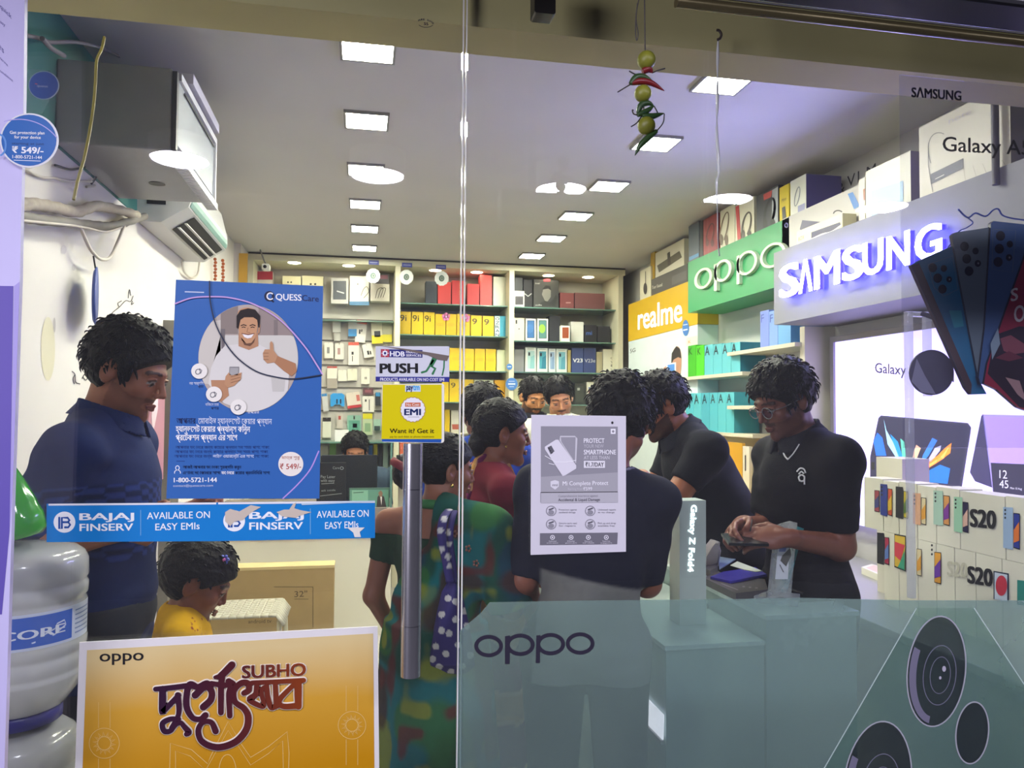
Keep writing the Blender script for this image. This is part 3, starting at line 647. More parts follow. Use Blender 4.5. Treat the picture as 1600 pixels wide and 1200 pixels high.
def glass_stamp():
    c = Pal(); s = sheet(GY-0.001); b = c('#16162c')
    for i, ch in enumerate('PURE DATA'):
        if ch == ' ': continue
        a = math.radians(-62 + 124*i/8); x = 665.5 + 12.2*math.sin(a); y = 37.5 - 6*math.cos(a) + 1.2*math.sin(a)
        s.text(ch, x-1.1, y+0.6+0.8*math.sin(a), x+1.2, y+0.9+1.4*math.sin(a), 2.6, b, 1, 0.03)
    s.text('55', 662.5, 39.2, 669, 39.6, 4, b, 1, 0.02)
    s.ring(665.5, 37, 12, 6, 0.8, b, 1, a0=20, a1=160)
    tag(s.build('glass_stamp', c.mats()), 'tiny dark oval maker stamp on the glass near the beam', 'marking')
glass_stamp()

# --- frosted film with the phone graphic across the lower right glass
def frosted():
    f = glass_mat('frosted_film', tint=(0.72, 0.82, 0.83), refl=0.03, haze=0.36, hcol='#a6bab6', hscale=1.2)
    s = sheet(GY-0.0010)
    XRr = 2040
    s.slab([(718,986),(752,957),(765,941),(900,938.5),(1150,936),(1250,934),(1420,938),(XRr,938),(XRr,1330),(712,1330)], -0.0006, 0)
    fo = s.build('frosted_film', [f]); tag(fo, 'large frosted blue grey film over the lower right glass', 'film')
    c = Pal(0.4); s = sheet(GY-0.0019); d = c('#2e2b3a')
    for cx, cy in ((763.5,1009.5),(813,1007.5),(860.5,1006.5),(906.5,1005.5)):
        s.ring(cx, cy, 22.5, 17.5, 6.2, d, 0)
    s.poly([(789,994),(797,993),(796.5,1037.5),(789,1037.5)], d, 1); s.poly([(838,993),(844.5,992),(843.5,1036),(837,1036)], d, 1)
    o = s.build('lettering', [pm('#2e2b3a', 0.4)], fo)
    # printed handset: clear outline body with lens discs
    c = Pal(0.25); s = sheet(GY-0.0016)
    body = glass_mat('print_body', tint=(0.80, 0.92, 0.88), refl=0.03, haze=0.16, hcol='#8fb3a8', hscale=2)
    s.poly([(1432,950),(1522,950),(1640,1130),(1640,1330),(1213,1330)], 0, 0)
    s.build('handset_print', [body], fo)
    s = sheet(GY-0.0019)
    s.line([(1213,1330),(1432,950)], 1.6, 0, 1, round_=False); s.line([(1522,950),(1640,1130)], 1.6, 0, 1, round_=False)
    s.build('handset_outline', [pm('#b8c8c4')], fo)
    s = sheet(GY-0.0021)
    lens = glass_mat('lens_print', tint=(0.42, 0.40, 0.44), refl=0.05, haze=0.20, hcol='#5a5660', hscale=5)
    for (cx, cy, rx, ry, rot) in ((1463,1049,45,86,0.10),(1371,1225,52,98,0.12),(1519,1145,25,48,0.10)):
        s2 = sheet(GY-0.0021)
        s2.circ(cx, cy, rx, ry, 0, 0, 48, rot); s2.ring(cx, cy, rx+1.5, ry+1.5, 2.2, 1, 1, 48, rot=rot)
        if rx > 30:
            s2.ring(cx, cy, rx-3, ry-4, 11, 2, 1, 48, a0=95, a1=205, rot=rot)
            s2.ring(cx+5, cy+6, rx*0.58, ry*0.55, 1.2, 2, 1, 40, rot=rot); s2.ring(cx+6, cy+6, rx*0.36, ry*0.34, 1.0, 2, 1, 40, rot=rot)
            s2.circ(cx+12, cy-4, 3, 4.5, 3, 1, 16); s2.circ(cx+6, cy+10, 2, 2.6, 3, 1, 12)
        s2.build('lens', [lens, pm('#a9aab4', 0.3), pm('#77758a', 0.3), pm('#b8b4c4', 0.3)], fo)
frosted()

# --- left pillar poster (nearest, outside the glass)
def pillar():
    Y = 1.46
    a = gl(Y)
    xw = atY(38, 0, Y).x; xb = atY(8, 1150, Y).x
    mb = MB(); x1 = (xw+xb)/2
    x1 = -1.03
    tag(MB().box((-1.45, 1.48, -0.15), (-0.96, GY+0.0, 2.5)).build('wall_front', m_wallw), kind='structure')
    t = thing('pillar_poster', 'lavender and purple tall poster panel at the far left edge', 'poster', (a(10,700).x, Y, 0.4))
    mb = MB(); mb.prism([a(-120,-30), a(39,-30), a(37,150), a(31,440), a(20,760), a(6,1230), a(-120,1230)], (0, 0.012, 0)); mb.build('panel', [mat('lavender_board', '#c5bfe6', 0.5, var=0.03)], t)
    c = Pal(0.4); s = Sheet(a, NF, 0.0004)
    s.poly([(-120,445),(21,447),(15,830),(3,960),(-120,960)], c('#5f50a8'), 1)
    s.poly([(31,440),(20,760),(15,830),(22,447)], c('#a59bd6'), 1)
    for (x0,y0,x1,y1,h,tx) in ((0,12,18,30,7,'quick'),(-2,34,8,42,5,'easy'),(-2,74,6,84,9,'es'),(0,92,12,104,4,'terms'),(0,112,20,128,4,'conditions')):
        s.text(tx, x0, y0, x1, y1, h, c('#6d68a0'), 1)
    s.build('print', c.mats(), t)
pillar()
# --- black lettering on the right glass
def right_lettering():
    c = Pal(0.4); s = sheet(GY-0.0015); k = c('#0c0c14')
    s.text('Galaxy A52', 1473, 236, 1626, 243, 22.5, k, 1, 0.006)
    tag(s.build('window_lettering', c.mats()), 'large black mixed-case lettering stuck on the upper right glass', 'sticker')
    c = Pal(0.4); s = sheet(GY-0.0015); k = c('#10101c')
    s.text('S\u039bMSUNG', 1424.5, 151.5, 1501.5, 157, 14.5, k, 1, 0.022)
    tag(s.build('window_lettering', c.mats()), 'small dark brand lettering at the top right of the glass', 'sticker')
right_lettering()
# --- door handle
def handle():
    a = atY(645.5, 693, GY-0.055); b = atY(641, 1056, GY-0.055)
    t = thing('pull_bar', 'long upright steel pull bar on the glass door', 'door handle', (a.x, a.y, b.z))
    MB().tube([(a.x, a.y, a.z), (a.x, a.y, b.z)], 0.0195, n=28).build('bar', m_steel, t)
    for z in (a.z-0.05, b.z+0.05): MB().tube([(a.x, a.y+0.004, z), (a.x, GY+0.002, z)], 0.009, n=14).build('standoff', m_steel, t)
    for z in (a.z-0.09, b.z+0.10): MB().lathe([(0.0200,-0.0008),(0.0200,0.0008)], (a.x, a.y, z), n=28).build('collar_ring', mat('bright_steel_ring', '#e8e8ea', 0.2, 1.0), t)
handle()
# ------------------------------------------------------------------ shelving along the back wall
YF = 6.62                                       # front of the shelving carcass
ORD = ['first', 'second', 'third', 'fourth', 'fifth', 'sixth', 'seventh', 'eighth', 'ninth', 'tenth']
def zY(x, y, Y): return atY(x, y, Y).z
m_lam = mat('ivory_laminate', '#d5d0b4', 0.5, var=0.03)
m_back = mat('grey_back_panel', '#cbccc0', 0.4, var=0.05, scale=3)
m_slat = mat('grey_slat_board', '#c2bdb4', 0.6, var=0.06, scale=4)
def back_unit():
    xa, x1, x2, xb = atY(388, 600, YF).x, atY(620, 600, YF).x, atY(799, 600, YF).x, atY(970, 600, YF).x
    t = thing('shelving_unit', 'ivory wall shelving with three bays across the back of the shop', 'shelving', ((xa+xb)/2, YF+0.2, 0))
    MB().box((xa-0.02, YF, 2.735), (xb+0.04, YB-0.02, 2.785)).build('header', m_lam, t)
    MB().box((xa-0.02, YF-0.004, 2.787), (xb+0.04, YF+0.02, 2.798)).build('gap_shade', mat('gap_shade_dark', '#34302c', 0.6), t)  # dark strip standing in for the shade in the gap below the ceiling
    for x in (xa, x1, x2, xb):
        w = 0.022; MB().box((x-w, YF+0.004, 0.0), (x+w, YB-0.02, 2.735)).build('post', m_lam, t)
    MB().box((x1, 7.10, 0.9), (xb, YB-0.02, 2.735)).build('back_panel', m_back, t)
    mb = MB().box((xa, 7.02, 0.9), (x1, YB-0.02, 2.735))
    mb.build('slat_board', m_slat, t)
    for yy in (500, 533, 571, 606, 642):
        z = zY(560, yy, 7.02); MB().box((xa+0.02, 7.012, z-0.006), (x1-0.02, 7.022, z+0.006)).build('groove', mat('groove_grey', '#5b5752', 0.7), t)
    # glass shelves
    for bay, xm, ys in ((0, 705, (475.5, 524, 579, 628)), (1, 885, (482, 534, 582, 632))):
        xl, xr = (x1, x2) if bay == 0 else (x2, xb)
        for y in ys:
            z = zY(xm, y, 6.72)
            MB().box((xl+0.022, 6.70, z-0.010), (xr-0.022, 7.10, z)).build('shelf', m_sgedge, t)
    z = zY(500, 500, 6.9); 
    MB().box((xa+0.022, 6.85, z-0.008), (x1-0.022, 7.02, z)).build('shelf', m_sgedge, t)
    zc = zY(560, 690, 6.6)
    MB().box((xa+0.022, 6.55, zc-0.012), (x1-0.022, 7.02, zc)).build('shelf', m_sgedge, t)
    # little round spots in the header
    ms = mat('spot_disc', '#ffffff', emit=30, ecol='#fff2d2', var=0)
    for i, (px, py) in enumerate(((460,411),(545,415.5),(680,423),(745,426),(857,431),(919,433.5))):
        q = atZ(px, py, 2.733)
        MB().lathe([(0.0, -0.001), (0.045, -0.001), (0.052, 0.001)], q, n=24).build('spot_light', [ms], t)
    # yellow edge pilaster at the left
    struct(MB().box((XL, 6.30, 0), (xa-0.03, YB, ZC)), 'wall_back_return', m_wallw)
    q = atY(380, 400, 6.30)
    tag(MB().box((q.x-0.03, 6.285, 1.0), (q.x+0.035, 6.299, 2.72)).build('edge_strip', mat('mustard_strip', '#c99a2e', 0.5)), 'mustard yellow upright strip left of the back shelving', 'trim')
back_unit()
def ybox(name, label, cat, x0, yt, x1, yb, Y, d, cols, draw=None, group=None, zb=None, bevel=0.003):
    """upright pack whose front face lies on the plane Y; draw(sheet, palette) prints on the front"""
    a, b = atY(x0, yb, Y), atY(x1, yt, Y)
    z0 = a.z if zb is None else zb
    c = Pal(0.4); mi = c(cols); mb = MB().box((a.x+0.001, Y, z0), (b.x-0.001, Y+d, b.z), mi)
    if draw: draw(Sheet(gl(Y), NF, 0.0006, mb), c, x0, yt, x1, yb)
    return tag(mb.build(name, c.mats()), label, cat, group)
def zs(bay, i):
    xm, ys = ((705, (475.5, 524, 579, 628)), (885, (482, 534, 582, 632)))[bay]
    return zY(xm, ys[i], 6.72) + 0.0005
def txt(t, col, fx0, fx1, fy, fh, bold=0.01, cap='H'):
    return lambda s, c, x0, y0, x1, y1: s.text(t, x0+(x1-x0)*fx0, y0+(y1-y0)*fy, x0+(x1-x0)*fx1, y0+(y1-y0)*fy, (y1-y0)*fh, c(col), 2, bold, cap)
def phone(col, col2=None, fx=0.22, fy=0.14, lens='#2b2b33', side=0.62):
    def d(s, c, x0, y0, x1, y1):
        w, h = x1-x0, y1-y0
        s.rect(x0+w*fx, y0+h*fy, x0+w*(fx+side), y1-h*0.12, c(col), 2)
        if col2: s.poly([(x0+w*(fx+side*0.45), y0+h*0.4), (x0+w*(fx+side), y0+h*0.3), (x0+w*(fx+side), y1-h*0.12), (x0+w*(fx+side*0.3), y1-h*0.12)], c(col2), 3)
        s.rect(x0+w*(fx+0.06), y0+h*(fy+0.06), x0+w*(fx+0.22), y0+h*(fy+0.2), c(lens), 4)
        s.rect(x0+w*0.2, y0+h*0.05, x0+w*0.8, y0+h*0.08, c('#b9b8ae'), 2)
    return d
Yb = 6.80; D = 0.13
Y_ = '#e3bd08'
P = 'phone box'
G1 = 'boxes on the middle bay shelves'
def row(bay, shelf, items, what):
    for i, (x0, yt, x1, col, draw, lab) in enumerate(items):
        ybox('product_box', lab, 'box', x0, yt, x1, 0 if False else yt+30, Yb, D, col, None, what, zb=zs(bay, shelf)) if draw is None else ybox('product_box', lab, 'box', x0, yt, x1, BOT[bay][shelf](0.5*(x0+x1)), Yb, D, col, draw, what, zb=zs(bay, shelf))
BOT = {0: [lambda x: 473+(x-624)*0.033, lambda x: 521+(x-624)*0.036, lambda x: 577+(x-700)*0.03, lambda x: 626], 1: [lambda x: 479+(x-803)*0.025, lambda x: 530+(x-803)*0.03, lambda x: 580+(x-803)*0.02, lambda x: 630]}
dark = lambda s, c, x0, y0, x1, y1: None
row(0, 0, [
 (665, 440, 683, '#3a4048', dark, 'charcoal box left of the red boxes, top shelf of the middle bay'),
 (684, 441, 705, '#c8413f', dark, 'red box beside the charcoal one, top shelf of the middle bay'),
 (706, 439, 727, '#c23a3c', dark, 'second red box from the charcoal one, top shelf of the middle bay'),
 (730, 444, 749, '#c53c3c', dark, 'low red box left of the tall red one, top shelf of the middle bay'),
 (750, 430, 769, '#d04a46', dark, 'tallest red box, top shelf of the middle bay'),
 (770.5, 433, 791, '#cdd0bd', dark, 'pale grey green box at the right end of the red boxes')], 'boxes on the top shelf of the middle bay')
nine_i = txt('9i', '#3d3508', 0.10, 0.62, 0.42, 0.27); nine = txt('9', '#3d3508', 0.15, 0.55, 0.42, 0.27)
def eight(s, c, x0, y0, x1, y1):
    for k in (0.35, 0.62): s.ring(x0+(x1-x0)*k, y0+(y1-y0)*0.5, 2.6, 2.0, 0.6, c('#b08c10'), 2, 14)
def spine(t, col):
    def d(s, c, x0, y0, x1, y1):
        s.rect(x0, y0, x0+(x1-x0)*0.42, y1, c('#e3e8e4'), 1)
        for i, ch in enumerate(reversed(t)):
            yy = y0 + (y1-y0)*(0.95-0.17*(len(t)-1-i)) if False else y0+(y1-y0)*(0.17+0.19*i)
            s.text(ch, x0+1.2, yy+1, x0+(x1-x0)*0.38, yy+1, 4.6, c(col), 2, 0.01)
    return d
row(0, 1, [
 (623, 487, 642.5, Y_, nine_i, 'yellow phone box reading nine, touching the left post, second shelf of the middle bay'),
 (643, 487.5, 661.5, Y_, nine_i, 'second yellow phone box from the left post, second shelf of the middle bay'),
 (662, 488, 679.5, Y_, nine_i, 'third yellow phone box from the left post, second shelf of the middle bay'),
 (680, 491, 696.5, '#dfb50a', eight, 'fourth yellow phone box from the left post, second shelf of the middle bay'),
 (697, 491, 713.5, '#dfb50a', eight, 'fifth yellow phone box from the left post, second shelf of the middle bay'),
 (714, 491, 734.5, '#dfb50a', eight, 'sixth yellow phone box, under the pink flower, second shelf of the middle bay'),
 (735.5, 493, 753, Y_, nine, 'yellow phone box with a big numeral, second from the blue box'),
 (754, 494, 772, Y_, nine, 'yellow phone box with a big numeral, touching the blue box'),
 (773, 494, 792, '#3fb0d2', spine('NARZO', '#2d5f70'), 'sky blue phone box with white lettered spine, end of the yellow row')], 'boxes on the second shelf of the middle bay')
row(0, 2, [
 (702, 544, 723, Y_, eight, 'yellow phone box next to the PUSH sign, third shelf of the middle bay'),
 (724, 545, 741, Y_, eight, 'second yellow phone box from the PUSH sign, third shelf of the middle bay'),
 (741.5, 545, 758, Y_, eight, 'third yellow phone box from the PUSH sign, third shelf of the middle bay'),
 (758.5, 545.5, 775, Y_, eight, 'rightmost yellow phone box on the third shelf of the middle bay'),
 (776, 547, 792, '#d6dcb8', dark, 'pale green box right of the yellow ones, third shelf of the middle bay')], 'boxes on the third shelf of the middle bay')
row(0, 3, [
 (690, 594, 701.5, Y_, dark, 'narrow yellow box spine beside the yellow EMI sign'),
 (702, 592, 721, Y_, txt('9', '#4a4008', 0.15, 0.5, 0.4, 0.22), 'yellow phone box with a round numeral on the fourth shelf of the middle bay'),
 (722, 593, 740, Y_, dark, 'plain yellow phone box on the fourth shelf, behind the seam of the glass'),
 (741, 594, 771, '#dde0bc', dark, 'cream box above the dark haired head, fourth shelf of the middle bay'),
 (772.5, 594, 790, '#e0a818', dark, 'amber box with dark edge beside the right post, fourth shelf of the middle bay')], 'boxes on the fourth shelf of the middle bay')
def face(s, c, x0, y0, x1, y1):
    s.poly([(x0+13,y0+22),(x0+16,y0+12),(x0+22,y0+10),(x0+27,y0+15),(x0+27,y0+26),(x0+22,y0+33),(x0+18,y0+32)], c('#8d8b84'), 2)
    s.poly([(x0+14,y0+14),(x0+19,y0+8),(x0+26,y0+9),(x0+28,y0+16),(x0+23,y0+13),(x0+17,y0+14)], c('#2a2a2a'), 3)
    s.poly([(x0+6,y1-2),(x0+12,y1-8),(x0+18,y1-10),(x0+26,y1-8),(x0+32,y1-14),(x0+35,y1-20),(x0+38,y1-16),(x0+34,y1-2)], c('#3a3a38'), 2)
    s.rect(x0+16, y0-2, x0+26, y0+2, c('#d8464e'), 4); s.text('boat', x0+3, y0+6, x0+10, y0+6, 3, c('#c8c8c0'), 2); s.text('audio', x0+3, y1-2.5, x0+13, y1-2.5, 2.6, c('#d8d8d0'), 3)
def watch(s, c, x0, y0, x1, y1):
    s.rect(x0+2, y0+8, x1-2, y1-3, c('#39363c'), 2); s.rect(x0+3, y0+2, x1-4, y0+4, c('#a8a8a0'), 2)
row(1, 0, [
 (804, 434, 817, '#1d1d20', dark, 'glossy black box against the post, top shelf of the right bay'),
 (818, 437, 832, '#242426', lambda s,c,x0,y0,x1,y1: s.line([(x0+2,y0+22),(x0+7,y0+26),(x0+12,y0+22)], 1.6, c('#b9b9b4'), 2), 'black box with a pale wavy mark, top shelf of the right bay'),
 (833.5, 438, 873, '#4b4b48', face, 'dark box with a grey portrait, top shelf of the right bay'),
 (875, 458, 897, '#8a4c4c', lambda s,c,x0,y0,x1,y1: s.rect(x0+9,y0+14,x0+17,y0+16,c('#c89a98'),2), 'maroon box partly behind the fan, top shelf of the right bay'),
 (898, 459, 945, '#7d5050', dark, 'long dull red box behind the fan, top shelf of the right bay')], 'boxes on the top shelf of the right bay')
ybox('product_box', 'small white watch box standing before the black boxes, top shelf of the right bay', 'box', 803, 455, 819.5, 479, 6.70, 0.06, '#dcdcd2', watch, 'boxes on the top shelf of the right bay', zb=zs(1, 0))
apple = lambda s, c, x0, y0, x1, y1: (s.rect(x0+2.5, y0+3, x0+5, y0+9, c('#38383c'), 2), s.circ(x0+8, y0+17, 1, 1.2, c('#55555a'), 2, 10))
blob = lambda a, b: (lambda s, c, x0, y0, x1, y1: (s.rect(x0+2.5, y0+2.5, x1-2.5, y1-2.5, c('#25303a'), 2), s.rect(x0+3.2, y0+3.2, x1-3.2, y1-3.2, c(a), 3), s.circ(0.5*(x0+x1)-1, 0.5*(y0+y1)-1, 5, 7, c(b), 4, 18)))
row(1, 1, [
 (803, 497, 819.5, '#e6dfc8', apple, 'ivory phone box with lens marks, touching the post, second shelf of the right bay'),
 (821, 498, 837.5, '#e9e9e4', blob('#3f73b0', '#4a7fbe'), 'white phone box picturing a blue handset, second shelf of the right bay'),
 (839.5, 498, 856.5, '#e9e9e4', blob('#5d8f8a', '#9fcf4e'), 'white phone box picturing a green screen, second shelf of the right bay'),
 (858, 494, 875.5, '#2c2e33', dark, 'black phone box between white ones, second shelf of the right bay'),
 (892, 503, 912, '#e4e4dc', dark, 'white box right of the brown handset box, second shelf of the right bay'),
 (913, 508, 932.5, '#1f232b', txt('mi', '#4a6fc0', 0.15, 0.6, 0.6, 0.25), 'black box with blue lettering below the fan, second shelf of the right bay'),
 (933.5, 510, 953, '#26282e', dark, 'black box at the right end of the second shelf, right bay')], 'boxes on the second shelf of the right bay')
ybox('product_box', 'small white box picturing a brown handset, second shelf of the right bay', 'box', 876.5, 509, 890.5, 531, 6.72, 0.06, '#eceae2', lambda s,c,x0,y0,x1,y1: s.rect(x0+2,y0+2.5,x1-2,y1-2.5,c('#9a4a26'),2), 'boxes on the second shelf of the right bay', zb=zs(1, 1))
row(1, 2, [
 (803, 546, 819, '#8f8f90', dark, 'plain grey box touching the post, third shelf of the right bay'),
 (820.5, 543, 838, '#e4e9e2', phone('#b9dcd8', '#8fc4c8'), 'white phone box picturing a pale aqua handset, third shelf of the right bay'),
 (839, 544, 856, '#e4e9e2', phone('#4ca3b4', '#2b7f98'), 'white phone box picturing a teal handset, third shelf of the right bay'),
 (857, 545, 868, '#dfe4e4', phone('#9db6d4', '#86a3c8'), 'narrow white phone box picturing a light blue handset, third shelf of the right bay'),
 (869, 545, 886, '#e4e9e2', phone('#7fb9c4', '#5b9fb4'), 'white phone box picturing a sea green handset, third shelf of the right bay'),
 (887, 547, 892, '#b9a968', dark, 'thin olive box left of the navy boxes, third shelf of the right bay'),
 (893, 544, 911.5, '#3c4b80', txt('V23', '#e8e8ea', 0.12, 0.92, 0.58, 0.15, 0.02), 'navy phone box with bold white lettering, third shelf of the right bay'),
 (912, 544, 931, '#38467a', txt('V23e', '#b9bcc8', 0.08, 0.95, 0.58, 0.14, 0.012), 'navy phone box with fainter lettering, third shelf of the right bay'),
 (932, 550, 941, '#b3a98a', dark, 'narrow khaki box right of the navy ones, third shelf of the right bay'),
 (942, 546, 961, '#ddd9c6', lambda s,c,x0,y0,x1,y1: [s.text(ch, x0+12, y1-4-6*i, x0+16, y1-4-6*i, 4.4, c('#77766c'), 2) for i, ch in enumerate('vivo')], 'cream phone box with grey upright lettering at the right end of the third shelf')], 'boxes on the third shelf of the right bay')
row(1, 3, [
 (803, 592, 838, '#d8d2a8', dark, 'cream box behind the two heads, fourth shelf of the right bay'),
 (898, 599, 915, '#33352f', lambda s,c,x0,y0,x1,y1: (s.rect(x0+2,y0+4,x1-3,y1-2,c('#45483f'),2), s.rect(x0+4,y0+7,x0+8,y0+11,c('#b8b8ae'),3)), 'black phone box right of the white shirted man, fourth shelf of the right bay'),
 (916.5, 597, 932, '#e6e3d0', lambda s,c,x0,y0,x1,y1: (s.rect(x0+3,y0+8,x1-3,y1-4,c('#5868a8'),2), s.rect(x0+3,y0+14,x0+8,y1-8,c('#b06a58'),3)), 'white box picturing a colourful handset, fourth shelf of the right bay'),
 (934, 600, 962, '#6d6f5c', dark, 'olive box at the right end of the fourth shelf')], 'boxes on the fourth shelf of the right bay')
# pink paper flowers on the yellow boxes
for i, (px, py) in enumerate(((697, 495), (728, 497))):
    c = Pal(); s = Sheet(gl(6.79), NF, 0.0006)
    for k in range(5): a = math.radians(90+72*k); s.slab([(px+3.4*math.cos(a)+3.2*math.cos(b), py-3.4*math.sin(a)+3.2*math.sin(b)) for b in [2*math.pi*j/10 for j in range(10)]], -0.002, c('#e27fb4'))
    s.circ(px, py, 1.6, 1.6, c('#d0a8e0'), 5, 10)
    tag(s.build('paper_flower', c.mats()), ['pink paper flower on the fourth and fifth yellow boxes', 'pink paper flower by the glass seam on the sixth yellow box'][i], 'decoration', 'pink paper flowers')
# round shelf talkers and blue tags on the header
for i, (px, py, tx, ty) in enumerate(((583,431,584,410),(635,433,636,414),(690,435,689,417))):
    w = ['left', 'middle', 'right'][i]
    c = Pal(); s = Sheet(gl(YF-0.006), NF, 0.0008)
    s.slab([(px+(10.6+0.7*(k%2))*math.cos(math.pi*k/12), py+(11.2+0.7*(k%2))*math.sin(math.pi*k/12)) for k in range(24)], -0.0015, c('#dfe4e0'))
    s.circ(px, py, 4.4, 5, c('#4e6b62'), 3, 20); s.ring(px+0.5, py, 2.5, 3, 1, c('#9a9a8c'), 4, 16)
    tag(s.build('shelf_talker', c.mats()), 'round white shelf tag with a green eye, %s of three under the header' % w, 'tag', 'round white shelf tags')
    c = Pal(); s = Sheet(gl(YF-0.006), NF, 0.0008)
    s.slab([(tx-8,ty-3.6),(tx+8,ty-3),(tx+8,ty+4),(tx-8,ty+3.2)], -0.0015, c('#4a52a0')); s.line([(tx-6,ty),(tx+6,ty+0.4)], 1, c('#b8bce0'), 3, round_=False)
    tag(s.build('header_tag', c.mats()), 'small blue name tag on the header, %s of three' % w, 'tag', 'small blue header tags')
# blue stickers on the right post of the middle bay
for (px, py, r, lb) in ((796, 573, 4.6, 'tiny round blue sticker on the post, the upper of two'), (799.5, 600, 9.3, 'round blue sticker on the post, the lower and larger of two')):
    c = Pal(); s = Sheet(gl(YF-0.002), NF, 0.0006)
    s.slab([(px+r*math.cos(math.pi*k/14), py+r*1.05*math.sin(math.pi*k/14)) for k in range(28)], -0.001, c('#3f74b8'))
    s.line([(px-r*0.6,py),(px+r*0.6,py)], r*0.25, c('#c8d4e8'), 2, round_=False)
    if r > 6: s.line([(px-r*0.5,py-r*0.45),(px+r*0.5,py-r*0.45)], 1.2, c('#9fb4dc'), 2, round_=False); s.line([(px-r*0.4,py+r*0.45),(px+r*0.4,py+r*0.45)], 1.2, c('#9fb4dc'), 2, round_=False)
    tag(s.build('round_sticker', c.mats()), lb, 'sticker')

# left bay: boxes on top, then hanging packs
def lz(x, y): return atY(x, y, 6.9)
tb = [(391, 424, 426, 452, '#d9d2c4', lambda s,c,x0,y0,x1,y1: s.rect(x0,y0,x1,y0+13,c('#a82a3c'),2), 'white box with a red top band, left end of the top shelf'),
 (441, 432, 470.5, 455, '#e2dcb4', lambda s,c,x0,y0,x1,y1: (s.circ(x0+9,y0+9,1.4,1.4,c('#4a4a44'),2,8), s.circ(x0+14,y0+9,1.4,1.4,c('#4a4a44'),2,8)), 'cream earphone box, left of a similar one, top shelf of the left bay'),
 (471.5, 432, 505, 456, '#e2dcb4', lambda s,c,x0,y0,x1,y1: (s.circ(x0+14,y0+12,1.8,1.6,c('#3a3a36'),2,8), s.circ(x0+21,y0+12,1.8,1.6,c('#3a3a36'),2,8)), 'cream earphone box just above the logo of the blue poster'),
 (517, 435, 545, 474, '#b5b4b0', lambda s,c,x0,y0,x1,y1: (s.rect(x0+3.5,y0+4,x1-4,y1-6,c('#454a52'),2), s.line([(x0+10,y0+20),(x0+20,y0+23)],2,c('#b8bcc0'),3)), 'clear case holding a black tablet cover, top shelf of the left bay'),
 (546, 432, 577, 472, '#e6e1d0', lambda s,c,x0,y0,x1,y1: (s.line(smooth_path([(x0+18,y1-10),(x0+22,y1-20),(x0+27,y1-24),(x0+30,y1-16),(x0+22,y1-6)],5),0.9,c('#3c3c3a'),2), s.circ(x0+13,y0+12,1.2,1.5,c('#7a7a74'),2,8), s.rect(x0,y1-1,x1,y1+5,c('#376f98'),1)), 'white cable box with a blue base, top shelf of the left bay'),
 (578.5, 444, 609, 470, '#ddd8cc', lambda s,c,x0,y0,x1,y1: [s.line(smooth_path([(x0+8+j*4,y1-4),(x0+12+j*5,y0+8),(x0+20+j*4,y0+7),(x0+16+j*4,y1-5)],5),0.9,c('#3c3836'),2) for j in range(2)], 'white box with looping earphone cables, right end of the top shelf'),
 (580, 428, 608, 443, '#3a3438', lambda s,c,x0,y0,x1,y1: s.rect(x0+14,y0+2,x1-2,y0+8,c('#6e2a40'),2), 'dark box with a plum patch on top of the cable box')]
for (x0,y0,x1,y1,col,dr,lb) in tb: ybox('product_box', lb, 'box', x0, y0, x1, y1, 6.88, 0.12, col, dr, 'boxes on the top shelf of the left bay')
def Q(x, y): return (490 + x/5.714, 480 + y/5.714)
